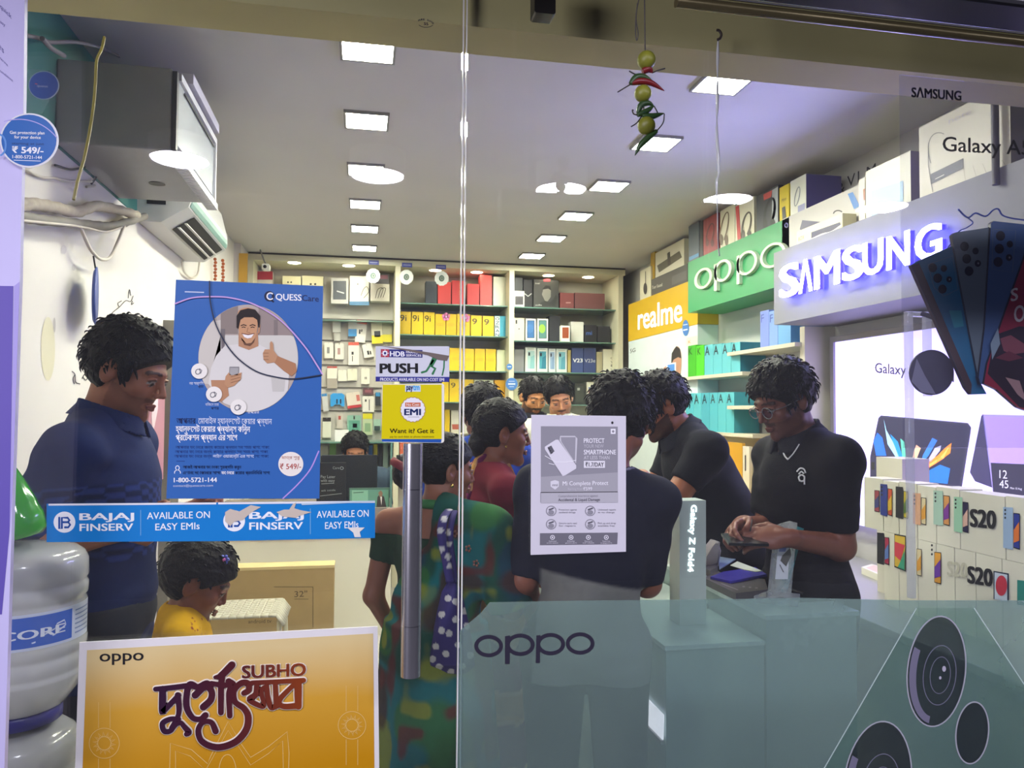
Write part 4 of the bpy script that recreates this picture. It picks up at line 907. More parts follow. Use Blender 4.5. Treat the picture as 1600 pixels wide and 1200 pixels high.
packs = [(170,120,240,225,0,'#d8d5cc',[],'small white pack, topmost and leftmost of the hanging packs'),
 (180,226,238,300,0,'#b8b5ac',[],'grey pack hanging below the topmost white pack'),
 (310,115,385,260,0,'#e0ded6',[('#2d8fd0',0,.55,1,1)],'white pack with a blue lower half, top hanging row'),
 (388,118,480,315,6,'#e6e1d8',[('#cf5a48',0,0,1,.16),('#2a2a2c',.3,.42,.45,.62),('#2a2a2c',.5,.4,.62,.52)],'tilted white earbud pack with a red header, top hanging row'),
 (512,132,610,325,-3,'#e4dfc8',[('#e0cf10',0,.62,1,1),('#2c2f3c',.25,.42,.8,.7)],'white and yellow pack with a dark device, top hanging row'),
 (616,135,700,310,0,'#c4c2a8',[('#d4c81c',0,.62,1,1)],'clear pack with a yellow base beside the post, top hanging row'),
 (95,315,175,455,0,'#e0dcd2',[('#8a8884',.3,.3,.6,.7)],'white cable pack at the poster edge, second hanging row'),
 (190,322,270,465,0,'#e0dcd2',[('#b08884',.3,.3,.6,.7)],'white cable pack second from the poster, second hanging row'),
 (310,312,405,515,0,'#e4dfd6',[('#cf5a48',0,0,1,.14),('#2a2a2c',.3,.42,.5,.55),('#2a2a2c',.35,.6,.42,.85)],'white earbud pack with a red header, second hanging row'),
 (428,330,515,450,-12,'#e4e0d8',[('#2a2a2c',.4,.5,.6,.8),('#2a2a2c',.66,.55,.8,.82)],'tilted small white pack with two dark plugs, second hanging row'),
 (120,528,210,725,0,'#e0dacc',[('#b04a44',0,0,1,.08),('#a49a90',.0,.55,1,1)],'red headed pack with a lower window, third hanging row'),
 (218,560,297,660,0,'#e0dccc',[],'small cream pack, second in the third hanging row'),
 (303,550,388,655,0,'#e2dfc8',[],'small cream pack, third in the third hanging row'),
 (425,545,500,685,0,'#e4e0d0',[('#3a3a38',.42,.55,.5,.7),('#3a3a38',.58,.55,.66,.7)],'white pack with tiny earphones, end of the third hanging row'),
 (70,772,118,930,-6,'#c8c8c8',[('#3a7fb8',0,0,1,.15)],'grey pack half hidden by the poster, fourth hanging row'),
 (150,768,275,885,0,'#2f93d4',[('#222428',.42,.45,.52,.8),('#222428',.68,.45,.78,.8)],'bright blue arched charger pack, fourth hanging row'),
 (285,760,410,900,-8,'#ddd0c0',[('#b83a3c',0,.82,1,1),('#c06a60',.72,.2,.95,.6)],'tilted white pack with a red base, fourth hanging row'),
 (437,795,540,935,0,'#e6e2d8',[('#3a3a38',.2,.2,.35,.35),('#3a3a38',.55,.2,.62,.9)],'white box pack with an earphone, end of the fourth hanging row'),
 (82,985,155,1165,0,'#dfdccc',[('#2a2420',0,0,1,.2)],'white pack with a black header beside the poster, bottom hanging row'),
 (205,950,260,1085,0,'#c9bfb4',[('#b05048',.3,.15,.7,.4)],'slim pack with a red mark, bottom hanging row'),
 (300,965,425,1150,0,'#8fb8a4',[('#5f9c88',.1,.25,.9,.8),('#cfdcd4',.4,.4,.7,.6),('#1f2422',.45,.02,.55,.2)],'green screen guard pack, bottom hanging row'),
 (440,950,525,1140,0,'#bcc8a0',[('#d9cc1c',0,0,1,.25),('#8aa880',.2,.45,.8,.85)],'yellow topped green pack, bottom hanging row'),
 (535,1000,600,1100,0,'#a8c8b8',[('#3a4a48',.1,.6,.9,1)],'pale green pack next to the yellow EMI sign, bottom hanging row'),
 (550,760,598,880,0,'#2f3438',[('#3a8fc8',.1,.0,.9,.3)],'dark pack behind the edge of the EMI sign, fourth hanging row'),
 (440,720,535,780,0,'#5a3a40',[('#8a5058',.2,.3,.8,.7)],'dark coil of cable above the white box pack, fourth hanging row')]
for (x0,y0,x1,y1,rot,col,marks,lb) in packs:
    (a0, b0), (a1, b1) = Q(x0, y0), Q(x1, y1)
    Yp = 6.975; c = Pal(0.35); s = Sheet(gl(Yp), NF, 0.0012)
    cx, cy = (a0+a1)/2, b0; ro = math.radians(rot)
    def R2(x, y): return (cx+(x-cx)*math.cos(ro)-(y-cy)*math.sin(ro), cy+(x-cx)*math.sin(ro)+(y-cy)*math.cos(ro))
    if 'arched' in lb: pts = [(a0,b0+3),(a0+4,b0),(a1-4,b0),(a1,b0+3),(a1,b1),(a1-4,b1),(cx+4,b1-3),(cx-4,b1-3),(a0+4,b1),(a0,b1)]
    else: pts = [(a0,b0+1.5),(a0+1.5,b0),(a1-1.5,b0),(a1,b0+1.5),(a1,b1),(a0,b1)]
    s.slab([R2(*p) for p in pts], 0.028, c(col))
    for (mc, u0, v0, u1, v1) in marks:
        s.poly([R2(a0+(a1-a0)*u, b0+(b1-b0)*v) for u, v in ((u0,v0),(u1,v0),(u1,v1),(u0,v1))], c(mc), 1)
    q = s.p(cx, b0+2); s.mb.tube([q+Vector((0,-0.02,0.004)), q+Vector((0,0.048,0))], 0.0025, c('#8a8a88'), 6)
    tag(s.build('blister_pack', c.mats()), lb, 'pack', 'accessory packs hanging in the left bay')
# things on the green glass ledge at the bottom of the left bay
zc = zY(560, 690, 6.6)
ybox('product_box', 'white adapter box on the green glass ledge', 'box', 523, 672, 545, 685, 6.62, 0.08, '#e6e4e0', None, None, zb=zc+0.001)
# ------------------------------------------------------------------ right wall: signs, lit panel, shelves, boxes
NX = (-1, 0, 0)
def glx(X): return lambda x, y: atX(x, y, X)
def emat(h, e): return mat('lit_%s_%d' % (h.strip('#'), int(e*100)), h, 0.4, emit=e, var=0)
def xbox(name, label, cat, X, x0, yt, x1, yb, d, col, draw=None, group=None, zb=None, zt=None, bevel=0.004, side=None):
    """box whose long face lies on the plane X; heights are read at its far (left) edge"""
    a, b = atX(x0, yb, X), atX(x1, yb, X); z0 = a.z if zb is None else zb; z1 = atX(x0, yt, X).z if zt is None else zt
    c = Pal(0.4); mi = c(col); X1 = min(X+d, XR-0.004)
    mb = MB().box((X, b.y+0.001, z0), (X1, a.y-0.001, z1), mi)
    if side: mb.add([(X, b.y, z0+0.001), (X1, b.y, z0+0.001), (X1, b.y, z1-0.001), (X, b.y, z1-0.001)], [(0,1,2,3)], c(side))
    if draw: draw(Sheet(glx(X), NX, 0.0008, mb), c)
    return tag(mb.build(name, c.mats()), label, cat, group)
# --- fascia signs
XO, XM, XS = 2.20, 2.30, 2.10
zo0, zo1 = 2.18, 2.53
def oppo_sign():
    y0, y1 = 3.665, atX(1075, 410, XO).y
    t = thing('fascia_sign', 'green fascia sign with pale raised lettering on the right wall', 'sign', (2.3, (y0+y1)/2, zo0))
    MB().box((XO, y0, zo0), (XR-0.003, y1, zo1)).build('board', mat('sign_green', '#37935c', 0.45), t)
    def raised(mb, outer, inner):
        n = len(outer); O = [atX(x, y, XO) for x, y in outer]; I = [atX(x, y, XO) for x, y in inner]; d = Vector((-0.022, 0, 0))
        mb.add([p+d for p in O] + [p+d for p in I], [(i, (i+1)%n, n+(i+1)%n, n+i) for i in range(n)], 0)
        mb.add(O + [p+d for p in O], [(i, (i+1)%n, n+(i+1)%n, n+i) for i in range(n)], 0)
        mb.add(I + [p+d for p in I], [(i, (i+1)%n, n+(i+1)%n, n+i) for i in range(n)], 0)
    E = lambda cx, cy, rx, ry, sk: [(cx+rx*math.cos(a), cy+ry*math.sin(a)-sk*rx*math.cos(a)) for a in [2*math.pi*k/36 for k in range(36)]]
    mm = mat('sign_pale', '#c9d8c0', 0.4)
    for (cx, cy, rx, ry) in ((1103.5,435,14,16),(1134,423,14,17),(1172,411,16.5,18.5),(1213,399,20,19)):
        mb = MB(); raised(mb, E(cx,cy,rx,ry,0.33), E(cx,cy,rx-4.0,ry-3.6,0.33))
        if cx in (1134, 1172):
            xs = cx-rx+0.6; mb.prism([atX(xs, cy-ry*0.55, XO)-Vector((0.022,0,0)), atX(xs+4.4, cy-ry*0.65, XO)-Vector((0.022,0,0)), atX(xs+4.4, cy+ry+14, XO)-Vector((0.022,0,0)), atX(xs, cy+ry+15.5, XO)-Vector((0.022,0,0))], (0.022,0,0))
        mb.build('letter', mm, t)
oppo_sign()
def realme_sign():
    y1, y0 = atX(982, 476, XM).y, atX(1090, 470, XM).y
    z0, z1 = 2.115, 2.44
    t = thing('fascia_sign', 'yellow fascia sign with white rounded lettering, beyond the green one', 'sign', (2.4, (y0+y1)/2, z0))
    MB().box((XM, y0, z0), (XR-0.003, y1, z1)).build('board', mat('sign_yellow', '#d0a806', 0.4), t)
    s = Sheet(glx(XM), NX, 0.001)
    s.text('realme', 998, 515, 1066.5, 502, 22, 0, 6, 0.012, capref='x')
    s.build('lettering', [emat('#fbf4f2', 0.9)], t)
    c = Pal(); s = Sheet(glx(XM), NX, 0.001)
    s.slab([(1071.5+5*math.cos(math.pi*k/14), 512.5+12.5*math.sin(math.pi*k/14)) for k in range(28)], -0.0012, c('#3f78c0'))
    s.line([(1068,508),(1075,506.6)], 1.4, c('#c8d8ee'), 3, round_=False); s.line([(1068,516),(1075,514.6)], 2, c('#dfe8f4'), 3, round_=False)
    tag(s.build('round_sticker', c.mats()), 'oval looking blue sticker on the lower right of the yellow sign', 'sticker')
    # tall poster panel below
    z2 = 0.9
    t = thing('wall_poster', 'pale poster panel with a bearded man holding a phone, under the yellow sign', 'poster', (2.4, (y0+y1)/2, z2))
    MB().box((XM+0.002, y0+0.004, z2), (XR-0.003, y1, z0-0.002)).build('panel', mat('poster_pale', '#d4dfe0', 0.5), t)
    c = Pal(); s = Sheet(glx(XM+0.001), NX, 0.0008)
    s.text('5G', 984.5, 552, 993, 549.5, 6, c('#3c3c40'), 1, 0.006)
    s.poly(smooth_path([(1050,560),(1052,548),(1058,541),(1063,546),(1065,560),(1064,580),(1060,596),(1056,600),(1051,590)],4), c('#b98a70'), 2)
    s.poly([(1049,570),(1050,552),(1057,541),(1063,545),(1065,560),(1060,558),(1053,562)], c('#2a2422'), 3)
    s.poly([(1052,586),(1058,590),(1064,582),(1062,596),(1057,602),(1053,596)], c('#352a28'), 3)
    s.poly([(1040,640),(1044,606),(1054,598),(1062,600),(1072,614),(1075,640)], c('#d8987e'), 1)
    s.poly([(1042,568),(1057,566),(1057,585),(1042,587)], c('#e6eaf2'), 5); s.poly([(1044,570),(1055,568.5),(1055,583),(1044,584.5)], c('#4c8ad8'), 6)
    s.poly([(1037,575),(1043,571),(1044,588),(1048,596),(1041,590)], c('#c08a70'), 4)
    s.poly([(1073,528),(1090,524),(1090,538),(1073,540)], c('#e6d4c8'), 2); s.text('K', 1076, 537, 1080, 536, 5, c('#d8802a'), 3)
    s.build('print', c.mats(), t)
realme_sign()
zs0, zs1 = 1.955, 2.33
def samsung_sign():
    y0, y1 = 1.78, atX(1209, 396, XS).y
    t = thing('fascia_sign', 'grey fascia sign with glowing white capital letters on the right wall', 'sign', (2.3, (y0+y1)/2, zs0))
    MB().box((XS, y0, zs0), (XR-0.003, y1, zs1)).build('board', mat('sign_grey', '#84848c', 0.55), t)
    lf = mat('letter_face', '#ffffff', emit=60.0, ecol='#abaaff', var=0); lb = mat('letter_halo', '#3a34ff', emit=3.6, ecol='#2c22ff', var=0)
    off = -0.045
    xs = [(1232,1260),(1262,1282),(1287,1325),(1332,1362),(1364,1394),(1402,1436),(1447,1487)]
    top = lambda x: 418 - (x-1232)*0.272; bot = lambda x: 467 - (x-1232)*0.262
    for ch, (a, b) in zip('S\u039bMSUNG', xs):
        v, f = text_poly(ch); xm, xM, ym, yM = v[:,0].min(), v[:,0].max(), v[:,1].min(), v[:,1].max()
        bold = 0.03; mb = MB()
        X1 = XS + off
        P0 = atX(a, bot(a), XS); P1 = atX(b, bot(b), XS); Pt = atX(a, top(a), XS)
        P1.z = P0.z
        U = (P1-P0)/(xM-xm); V = (Pt-P0)/(yM-ym)
        d = Vector((off, 0, 0))
        for ci, da in enumerate((-0.028, 0, 0.028)):
            for db in (-0.008, 0.008):
                pts = [P0 + U*(p-xm+da) + V*(q-ym+db) + d + Vector((1e-4*(2*ci+(db > 0)), 0, 0)) for p, q in v]
                mb.add(pts, f, 0); 
                mb.add([p + Vector((0.022,0,0)) for p in pts], [tuple(reversed(g)) for g in f], 1)
        # rim of the glyph
        cnt = {}
        for g in f:
            for i in range(len(g)):
                e = (g[i], g[(i+1)%len(g)]); cnt[tuple(sorted(e))] = cnt.get(tuple(sorted(e)), 0) + 1
        rim = [e for e, n in cnt.items() if n == 1]
        pts = [P0 + U*(p-xm) + V*(q-ym) + d for p, q in v]
        mb.add(pts + [p + Vector((0.022,0,0)) for p in pts], [(e[0], e[1], len(pts)+e[1], len(pts)+e[0]) for e in rim], 1)
        mb.build('letter', [lf, lb], t)
samsung_sign()
XLB = 2.405
def lit_panel():
    y1, y0 = atX(1305, 535, XLB).y, 2.0
    z0, z1 = 0.95, 1.865
    t = thing('lit_panel', 'glowing white advertising panel with two folding phones, below the grey sign', 'light box', (2.43, (y0+y1)/2, z0))
    s = Sheet(glx(XLB), NX, 0.001)
    MB().box((XLB, y0, z0), (XR-0.003, y1, z1)).build('panel', emat('#bfb2ff', 2.6), t)
    f = MB(); fr = mat('panel_frame_alu', '#8d8a90', 0.4, 0.6)
    for (a, b, c_, d) in ((y0, z1, y1+0.03, z1+0.03), (y1, z0, y1+0.03, z1)): f.box((XLB-0.012, a, b), (XR-0.003, c_, d))
    f.build('frame', fr, t)
    c = []; 
    def k(h, e=0.9):
        m = emat(h, e)
        if m not in c: c.append(m)
        return c.index(m)
    s.text('Galaxy Z Fold4', 1368, 582, 1486, 592, 15, k('#4a4668', 0.12), 2, 0.006)
    s.text('| Flip4', 1489, 592, 1552, 597, 14, k('#4a4668', 0.12), 2, 0.004)
    # unfolded handset
    s.poly([(1360,714),(1373,653),(1377,649),(1513,661),(1518,668),(1517,676),(1503,765),(1360,752)], k('#4b4a6c', 0.35), 2)
    s.poly([(1362,712),(1375,654),(1378,651.5),(1511,664),(1514,670),(1500,758),(1362,745)], k('#3c3c5e', 0.3), 3)
    for col, e, pts in (('#2f6cf0',1.1,[(1366,690),(1372,676),(1380,684),(1386,712),(1370,712)]),('#9fd4ff',1.3,[(1382,655),(1386,672),(1396,690),(1410,722),(1402,716),(1388,694)]),('#2f8ce6',1.1,[(1392,678),(1404,690),(1416,728),(1408,722)]),
        ('#5fc4b0',1.0,[(1408,685),(1414,690),(1419,730),(1412,726)]),('#f0b8a0',1.1,[(1433,695),(1440,700),(1430,726),(1424,730),(1429,706)]),('#3f7cf0',1.1,[(1443,712),(1458,684),(1466,688),(1452,712),(1440,726)]),('#b9b4e8',1.0,[(1448,724),(1462,700),(1472,696),(1470,704),(1456,722)]),
        ('#ff8a3c',1.4,[(1408,727),(1424,734),(1444,727),(1466,712),(1478,700),(1488,692),(1486,708),(1464,724),(1438,740),(1412,742)]),('#ffc48a',1.4,[(1424,737),(1446,729),(1470,715),(1484,698),(1476,716),(1450,732),(1430,740)]),('#2f74e0',1.0,[(1408,746),(1440,742),(1470,726),(1486,732),(1482,756),(1420,750)])):
        s.poly(pts, k(col, e), 4)
    # half-folded handset
    s.poly([(1516,738),(1534,650),(1537,647),(1551,762),(1524,752)], k('#4a4672', 0.4), 2)
    s.poly([(1535,647.5),(1640,650),(1640,790),(1552,770)], k('#a898ee', 0.8), 2)
    s.poly([(1540,650.5),(1640,653),(1640,727),(1549,723)], k('#a58af6', 1.1), 3)
    s.poly([(1549,723),(1640,727),(1640,788),(1553,770)], k('#3f3d58', 0.35), 3)
    s.text('12', 1563, 747, 1575, 748, 12.5, k('#d8d4f0', 0.9), 4); s.text('45', 1563, 762, 1577, 763, 12, k('#d8d4f0', 0.9), 4)
    s.text('Mon 10 Aug', 1580, 764, 1598, 765.5, 3.2, k('#d8d4f0', 0.9), 4)
    s.build('print', c, t)
lit_panel()
# wall board with painted lettering above the grey sign
c = Pal(0.6); s = Sheet(glx(XR-0.003), NX, 0.001)
s.text('V1 &', 1284, 309, 1320, 300, 15, c('#34323e'), 1); s.text('V1 Max', 1324, 293, 1392, 262, 17, c('#1e1c26'), 1)
tag(s.build('wall_lettering', c.mats()), 'thin dark lettering painted high on the right wall above the boxes', 'lettering')
# --- shelves on the right wall
m_shelf = mat('shelf_cream', '#cfcab8', 0.5)
def wall_shelf(label, X, x0, x1, y, th=0.022):
    a, b = atX(x0, y, X), atX(x1, y, X); z = a.z
    tag(MB().box((X, b.y, z-th), (XR-0.003, a.y, z)).build('wall_shelf', m_shelf), label, 'shelf', 'cream wall shelves')
    return z
XA = 2.26
za = wall_shelf('cream wall shelf under the green and upper aqua boxes', XA, 1064, 1160, 590)
zb_ = wall_shelf('cream wall shelf under the lower row of aqua boxes', XA, 1071, 1176, 672)
zf = wall_shelf('cream wall shelf under the blue boxes, below the grey sign', 2.24, 1136, 1242, 551)
zg = wall_shelf('short cream shelf behind the head of the man in glasses', 2.24, 1136, 1242, 634)
tag(MB().box((2.28, 3.655, 0.9), (XR-0.003, 3.70, zs0-0.001)).build('divider_panel', m_shelf), 'cream upright divider left of the glowing panel', 'panel')
def lettered(t, col, rows):
    def d(s, c):
        for (x, y, x1, h) in rows: s.text(t, x, y, x1, y-1.2, h, c(col), 2, 0.006)
    return d
gx = [1075, 1088, 1100.5]
for i in range(2):
    xbox('product_box', ['bright green phone box at the far end of the upper aqua row', 'bright green phone box touching the upper aqua row'][i], 'box', XA+0.01, gx[i], 541, gx[i+1]-0.3, 588, 0.17, '#4cc41e' if i else '#3fae1c',
         lettered('K', '#1f5a10', [(gx[i]+(2 if i else 1), 555, gx[i]+7, 11)]), 'boxes on the upper right wall shelf', zb=za+0.0005)
ax = [1100.8, 1114.5, 1128.5, 1142.5, 1157]
for i in range(4):
    xbox('product_box', 'aqua phone box, %s from the green ones on the upper wall shelf' % ORD[i], 'box', XA+0.01, ax[i], 540-i*1.2, ax[i+1]-0.3, 588, 0.17, '#62bcc8', lettered('A', '#233c44', [(ax[i]+1, 556-i*1.4, ax[i]+8, 14)]), 'boxes on the upper right wall shelf', zb=za+0.0005, side='#1f6f86' if i == 3 else None)
bx = [1071.5, 1083.5, 1096, 1109, 1121.5, 1134.5, 1147.5]
for i in range(6):
    xbox('product_box', 'aqua phone box, %s from the far end of the lower wall shelf' % ORD[i], 'box', XA+0.01, bx[i], 615-i*0.4, bx[i+1]-0.3, 668, 0.17, ['#4fb4c4', '#58b8c6', '#4aa9bd', '#52b3c4', '#58b8c6', '#58b8c6'][i], lettered('A', '#23454c', [(bx[i]+1.5, 632-i*0.4, bx[i]+8.5, 14)]), 'boxes on the lower right wall shelf', zb=zb_+0.0005, side='#2f8ea0' if i == 5 else None)
fx = [1188, 1202, 1216, 1236]
for i in range(3):
    xbox('product_box', 'violet blue phone box, %s of three on the shelf below the grey sign' % ['far', 'middle', 'near'][i], 'box', 2.25, fx[i], 487, fx[i+1]-0.3, 546, 0.2, ['#7a8ed6', '#7fa0dc', '#6fa6d8'][i], lettered('F', '#4a5aa8', [(fx[i]+1.5, 504, fx[i]+6, 12)]) if i < 2 else None, 'blue boxes below the grey sign', zb=zf+0.0005, side='#4a86c8' if i == 2 else None)
xbox('product_box', 'tall light blue box on the short shelf behind the man in glasses', 'box', 2.27, 1222, 572, 1241, 634, 0.15, '#4f97d4', None, None, zb=zg+0.0005, side='#3f80c4')
# --- boxes stacked along the tops of the signs
def hp(cx, cy, rx, ry, col, w=3.2):
    def d(s, c):
        s.ring(cx, cy, rx, ry, w, c(col), 2, 30, a0=130, a1=410, rot=0.2)
        s.circ(cx-rx*0.75, cy+ry*0.72, rx*0.42, ry*0.34, c(col), 3, 18); s.circ(cx+rx*0.6, cy+ry*0.75, rx*0.42, ry*0.34, c(col), 3, 18)
    return d
ZT = zo1 + 0.0005; g = 'accessory boxes along the tops of the signs'
XB = 2.215
xbox('product_box', 'slate box at the far end of the green sign top', 'box', XB, 1076, 354, 1092.5, 408, 0.2, '#4f5862', lambda s,c: s.poly([(1077,402),(1092,395),(1092,400),(1077,408)], c('#4f86b4'), 2), g, zb=ZT)
xbox('product_box', 'thin black box second on the green sign top', 'box', XB, 1093, 347, 1098.5, 400, 0.2, '#1c1c20', None, g, zb=ZT)
xbox('product_box', 'red headphone box on the green sign top', 'box', XB, 1099, 344, 1121, 398, 0.2, '#8e2f34', hp(1110, 366, 6, 18, '#5a2428', 2), g, zb=ZT)
xbox('product_box', 'white headphone box left of the red striped one', 'box', XB, 1125.5, 330, 1148.5, 387, 0.2, '#d2cdb4', hp(1132, 356, 6, 26, '#6a5a48', 2.2), g, zb=ZT)
xbox('product_box', 'white headphone box with a red lettered stripe', 'box', XB, 1149, 322, 1178.5, 378, 0.2, '#d6d2bc', lambda s,c: (s.poly([(1149.5,323),(1155,320.5),(1158,374),(1153,377)], c('#b23434'), 2), hp(1167, 351, 7.5, 21, '#4a443c', 3)(s, c)), g, zb=ZT)
xbox('product_box', 'black headphone box with a red corner', 'box', XB, 1182, 307, 1216.5, 366, 0.2, '#33363c', lambda s,c: (s.poly([(1193,304),(1207,297),(1205,308),(1194,313)], c('#b8403c'), 2), s.poly([(1207,297),(1216,291.5),(1216,355),(1206,359)], c('#a5abb0'), 2), hp(1203, 332, 9, 24, '#1a1c20', 4)(s, c)), g, zb=ZT)
xbox('product_box', 'narrow yellow earphone box beside the black headphone box', 'box', XB, 1218, 294, 1233, 347, 0.2, '#cdb818', lambda s,c: (s.text('Moto', 1222, 316, 1229, 312, 5, c('#4a4210'), 2), s.poly([(1222,325),(1227,322),(1229,340),(1223,343)], c('#4a4a40'), 2)), g, zb=ZT)
xbox('product_box', 'white box with violet side at the near end of the green sign top', 'box', XB, 1235, 284, 1260, 340, 0.2, '#cfd0c4', lambda s,c: (s.ring(1246, 307, 4, 16, 1.6, c('#7d838a'), 2, 24, rot=0.2), s.poly([(1247,322),(1258,317),(1258,328),(1247,333)], c('#8d8fb4'), 2)), g, zb=ZT, side='#4a4484')
# over the yellow sign
zy = 2.4405
xbox('product_box', 'white box picturing a dark pear shaped speaker above the yellow sign', 'box', XM+0.005, 1000, 424, 1017, 470, 0.1, '#d8d2b8', lambda s,c: (s.circ(1008.5, 451, 3, 9, c('#2c2a28'), 2, 20), s.line([(1009,424),(1009,444)], 1, c('#2c2a28'), 2, round_=False)), g, zb=zy)
xbox('product_box', 'long dark sound bar box lying on the yellow sign', 'box', XM+0.005, 1018, 437, 1074.5, 460, 0.14, '#4a4844', lambda s,c: (s.text('Tour Sound', 1019, 452, 1035, 447, 5, c('#cfcabc'), 2, 0.01), s.poly([(1050,432),(1073,422),(1073,436),(1050,446)], c('#5c5a58'), 2)), g, zb=zy)
zq = atX(1018, 437, XM+0.005).z + 0.001
xbox('product_box', 'white box picturing a dark sound bar, on the long dark box', 'box', XM+0.005, 1024, 396, 1069, 432, 0.12, '#cdc8b4', lambda s,c: (s.poly([(1027,415),(1062,392),(1066,402),(1030,426)], c('#5a5648'), 2), s.poly([(1043,396),(1047,393),(1049,413),(1044,416)], c('#3c3a34'), 3)), g, zb=zq)
xbox('product_box', 'slim mustard box standing behind the sound bar boxes', 'box', XM+0.02, 1016.5, 396, 1023, 436, 0.1, '#a8871c', None, g, zb=zq)
# over the grey sign
zz = zs1 + 0.0005
xbox('product_box', 'long grey keyboard box lying behind the cream camera box', 'box', 2.20, 1222, 343, 1344, 372, 0.2, '#b4b0ac', lambda s,c: (s.ring(1229, 352, 3, 4, 1.2, c('#5a58a0'), 2, 16), s.poly([(1254,344),(1285,347),(1254,362),(1250,358)], c('#4a4864'), 2), s.ring(1310, 334, 8, 6, 2, c('#3a3838'), 2, 20, a0=180, a1=330), s.poly([(1325,303),(1333,300),(1344,322),(1335,327)], c('#3c74b8'), 2)), g, zb=zz)
xbox('product_box', 'cream security camera box with a dark wavy picture, front of the grey sign top', 'box', 2.115, 1245, 362, 1317, 384, 0.07, '#d6d0ac', lambda s,c: (s.text('BOX', 1248, 377, 1257, 373, 6, c('#5a5648'), 2), s.poly([(1268,363),(1313,347),(1315,353),(1290,368),(1268,376)], c('#3c3a58'), 2), s.line(smooth_path([(1268,374),(1285,366),(1300,362),(1315,352)], 5), 2, c('#e8e6dc'), 3)), g, zb=zz)
xbox('product_box', 'small white box squeezed left of the big blue and white box', 'box', 2.115, 1342, 281, 1352, 345, 0.10, '#d2ccba', lambda s,c: s.poly([(1349,296),(1352,294),(1352,312),(1350,314)], c('#9a5a44'), 2), g, zb=zz)
xbox('product_box', 'big white box with a pale blue square above the grey sign', 'box', 2.112, 1353, 268, 1424, 350, 0.3, '#dcdac6', lambda s,c: s.poly([(1362,298),(1412,282),(1412,334),(1362,346)], c('#a9c6d8'), 2), g, zb=zz, side='#8a82a8')
def galaxy_big(s, c):
    s.ring(1477, 247, 24, 42, 1.4, c('#8f8d88'), 2, 24, a0=180, a1=300, rot=-0.35); s.line([(1451,235),(1451,258),(1458,300)], 1.4, c('#8f8d88'), 2)
    s.poly([(1455,272),(1506,247),(1506,263),(1455,288)], c('#5a5c66'), 2); s.line([(1462,280),(1476,273)], 1, c('#d8d8d0'), 3, round_=False)
    for j in range(5): s.line([(1506+j*15,262-j*3),(1512+j*20,300-j*3)], 0.8, c('#b4b0a0'), 2, round_=False)
    s.text('note', 1483, 194, 1518, 178, 9, c('#c8c4cc'), 2); s.circ(1567, 144, 4, 5, c('#4a8a68'), 2, 14); s.ring(1573, 141, 6, 7, 0.8, c('#9ab4a4'), 2, 20)
xbox('product_box', 'huge white handset box at the top right, behind the black lettering', 'box', 2.108, 1437, 199, 1581, 322, 0.25, '#d6d2c0', galaxy_big, g, zb=zz, side='#6c6a70')
tag(MB().tube([(2.085, 2.20, zs1-0.06), (2.085, 2.20, 2.55)], 0.012, n=16).build('cable_conduit', mat('conduit_grey', '#4c4a50', 0.5)), 'short dark grey upright conduit by the huge white box', 'pipe')
# --- display ledge with the white phone boxes
ZL = atX(1350, 932, 1.95).z
def ledge():
    t = thing('display_ledge', 'grey display ledge along the right wall carrying the white phone boxes', 'counter', (2.1, 2.6, 0))
    MB().box((1.74, GY+0.08, ZL-0.03), (XR-0.004, 3.60, ZL)).build('top', mat('ledge_grey', '#8f8e8c', 0.4), t, bevel=0.004)
    MB().box((1.80, GY+0.10, 0), (XR-0.004, 3.58, ZL-0.03)).build('base', mat('ledge_white', '#c9c7c0', 0.5), t)
ledge()
XW = 1.95
m_pb = '#dedbcb'
def handset(x, y, w, h, col, scr, scol2):
    """back and front of a handset printed on a pack (x, y = upper left)"""
    def d(s, c):
        if col:
            s.poly([(x,y),(x+w*0.55,y-1+2),(x+w*0.55,y+h+1),(x,y+h-2)], c(col), 2)
            for j in range(3): s.circ(x+w*0.13, y+5+j*6, 1.4, 1.8, c('#22242a'), 3, 10)
        x2 = x+w*0.58
        s.poly([(x2,y+h*0.14),(x2+w*0.36,y+h*0.16),(x2+w*0.36,y+h*1.02),(x2,y+h*0.97)], c('#1c1c22'), 2)
        s.poly([(x2+1,y+h*0.16),(x2+w*0.34,y+h*0.18),(x2+w*0.34,y+h*0.99),(x2+1,y+h*0.95)], c(scr), 3)
        s.poly([(x2+1,y+h*0.55),(x2+w*0.34,y+h*0.35),(x2+w*0.34,y+h*0.8),(x2+1,y+h*0.85)], c(scol2), 4)
    return d
zt1 = atX(1350, 745, XW).z; zmid = atX(1350, 823, XW).z
rowsT = [(1343,1372,handset(1354,760,22,40,None,'#9a3f4c','#3a3f78'),'white phone box at the far end of the upper stack row'),
 (1372.5,1396,handset(1376,756,20,50,'#2a3a8c','#c8502c','#d8b02a'),'white phone box picturing a deep blue handset, upper stack row'),
 (1396.5,1424,handset(1400,760,21,50,'#1f1f24','#c8b42a','#5a7a30'),'white phone box picturing a black handset, upper stack row'),
 (1424.5,1453,handset(1427,770,22,50,'#d8a888','#d8c8a0','#d89a3a'),'white phone box picturing a peach handset behind the clear post, upper stack row'),
 (1453.5,1489,handset(1459,766,27,55,'#a9c8b8','#d89a58','#7a3a98'),'white phone box picturing a sage handset, upper stack row'),
 (1489.5,1558,lambda s,c: (handset(1491,776,24,56,'#a0cfb0','#2a2448','#d8b0a0')(s,c), s.text('S20', 1517, 822, 1556, 826, 26, c('#26262a'), 2, 0.03)),'white phone box with huge dark lettering, upper stack row'),
 (1559,1640,handset(1568,792,28,66,'#9fb8d8','#2f3f98','#e07a3a'),'white phone box picturing a pale blue handset, near end of the upper stack row')]
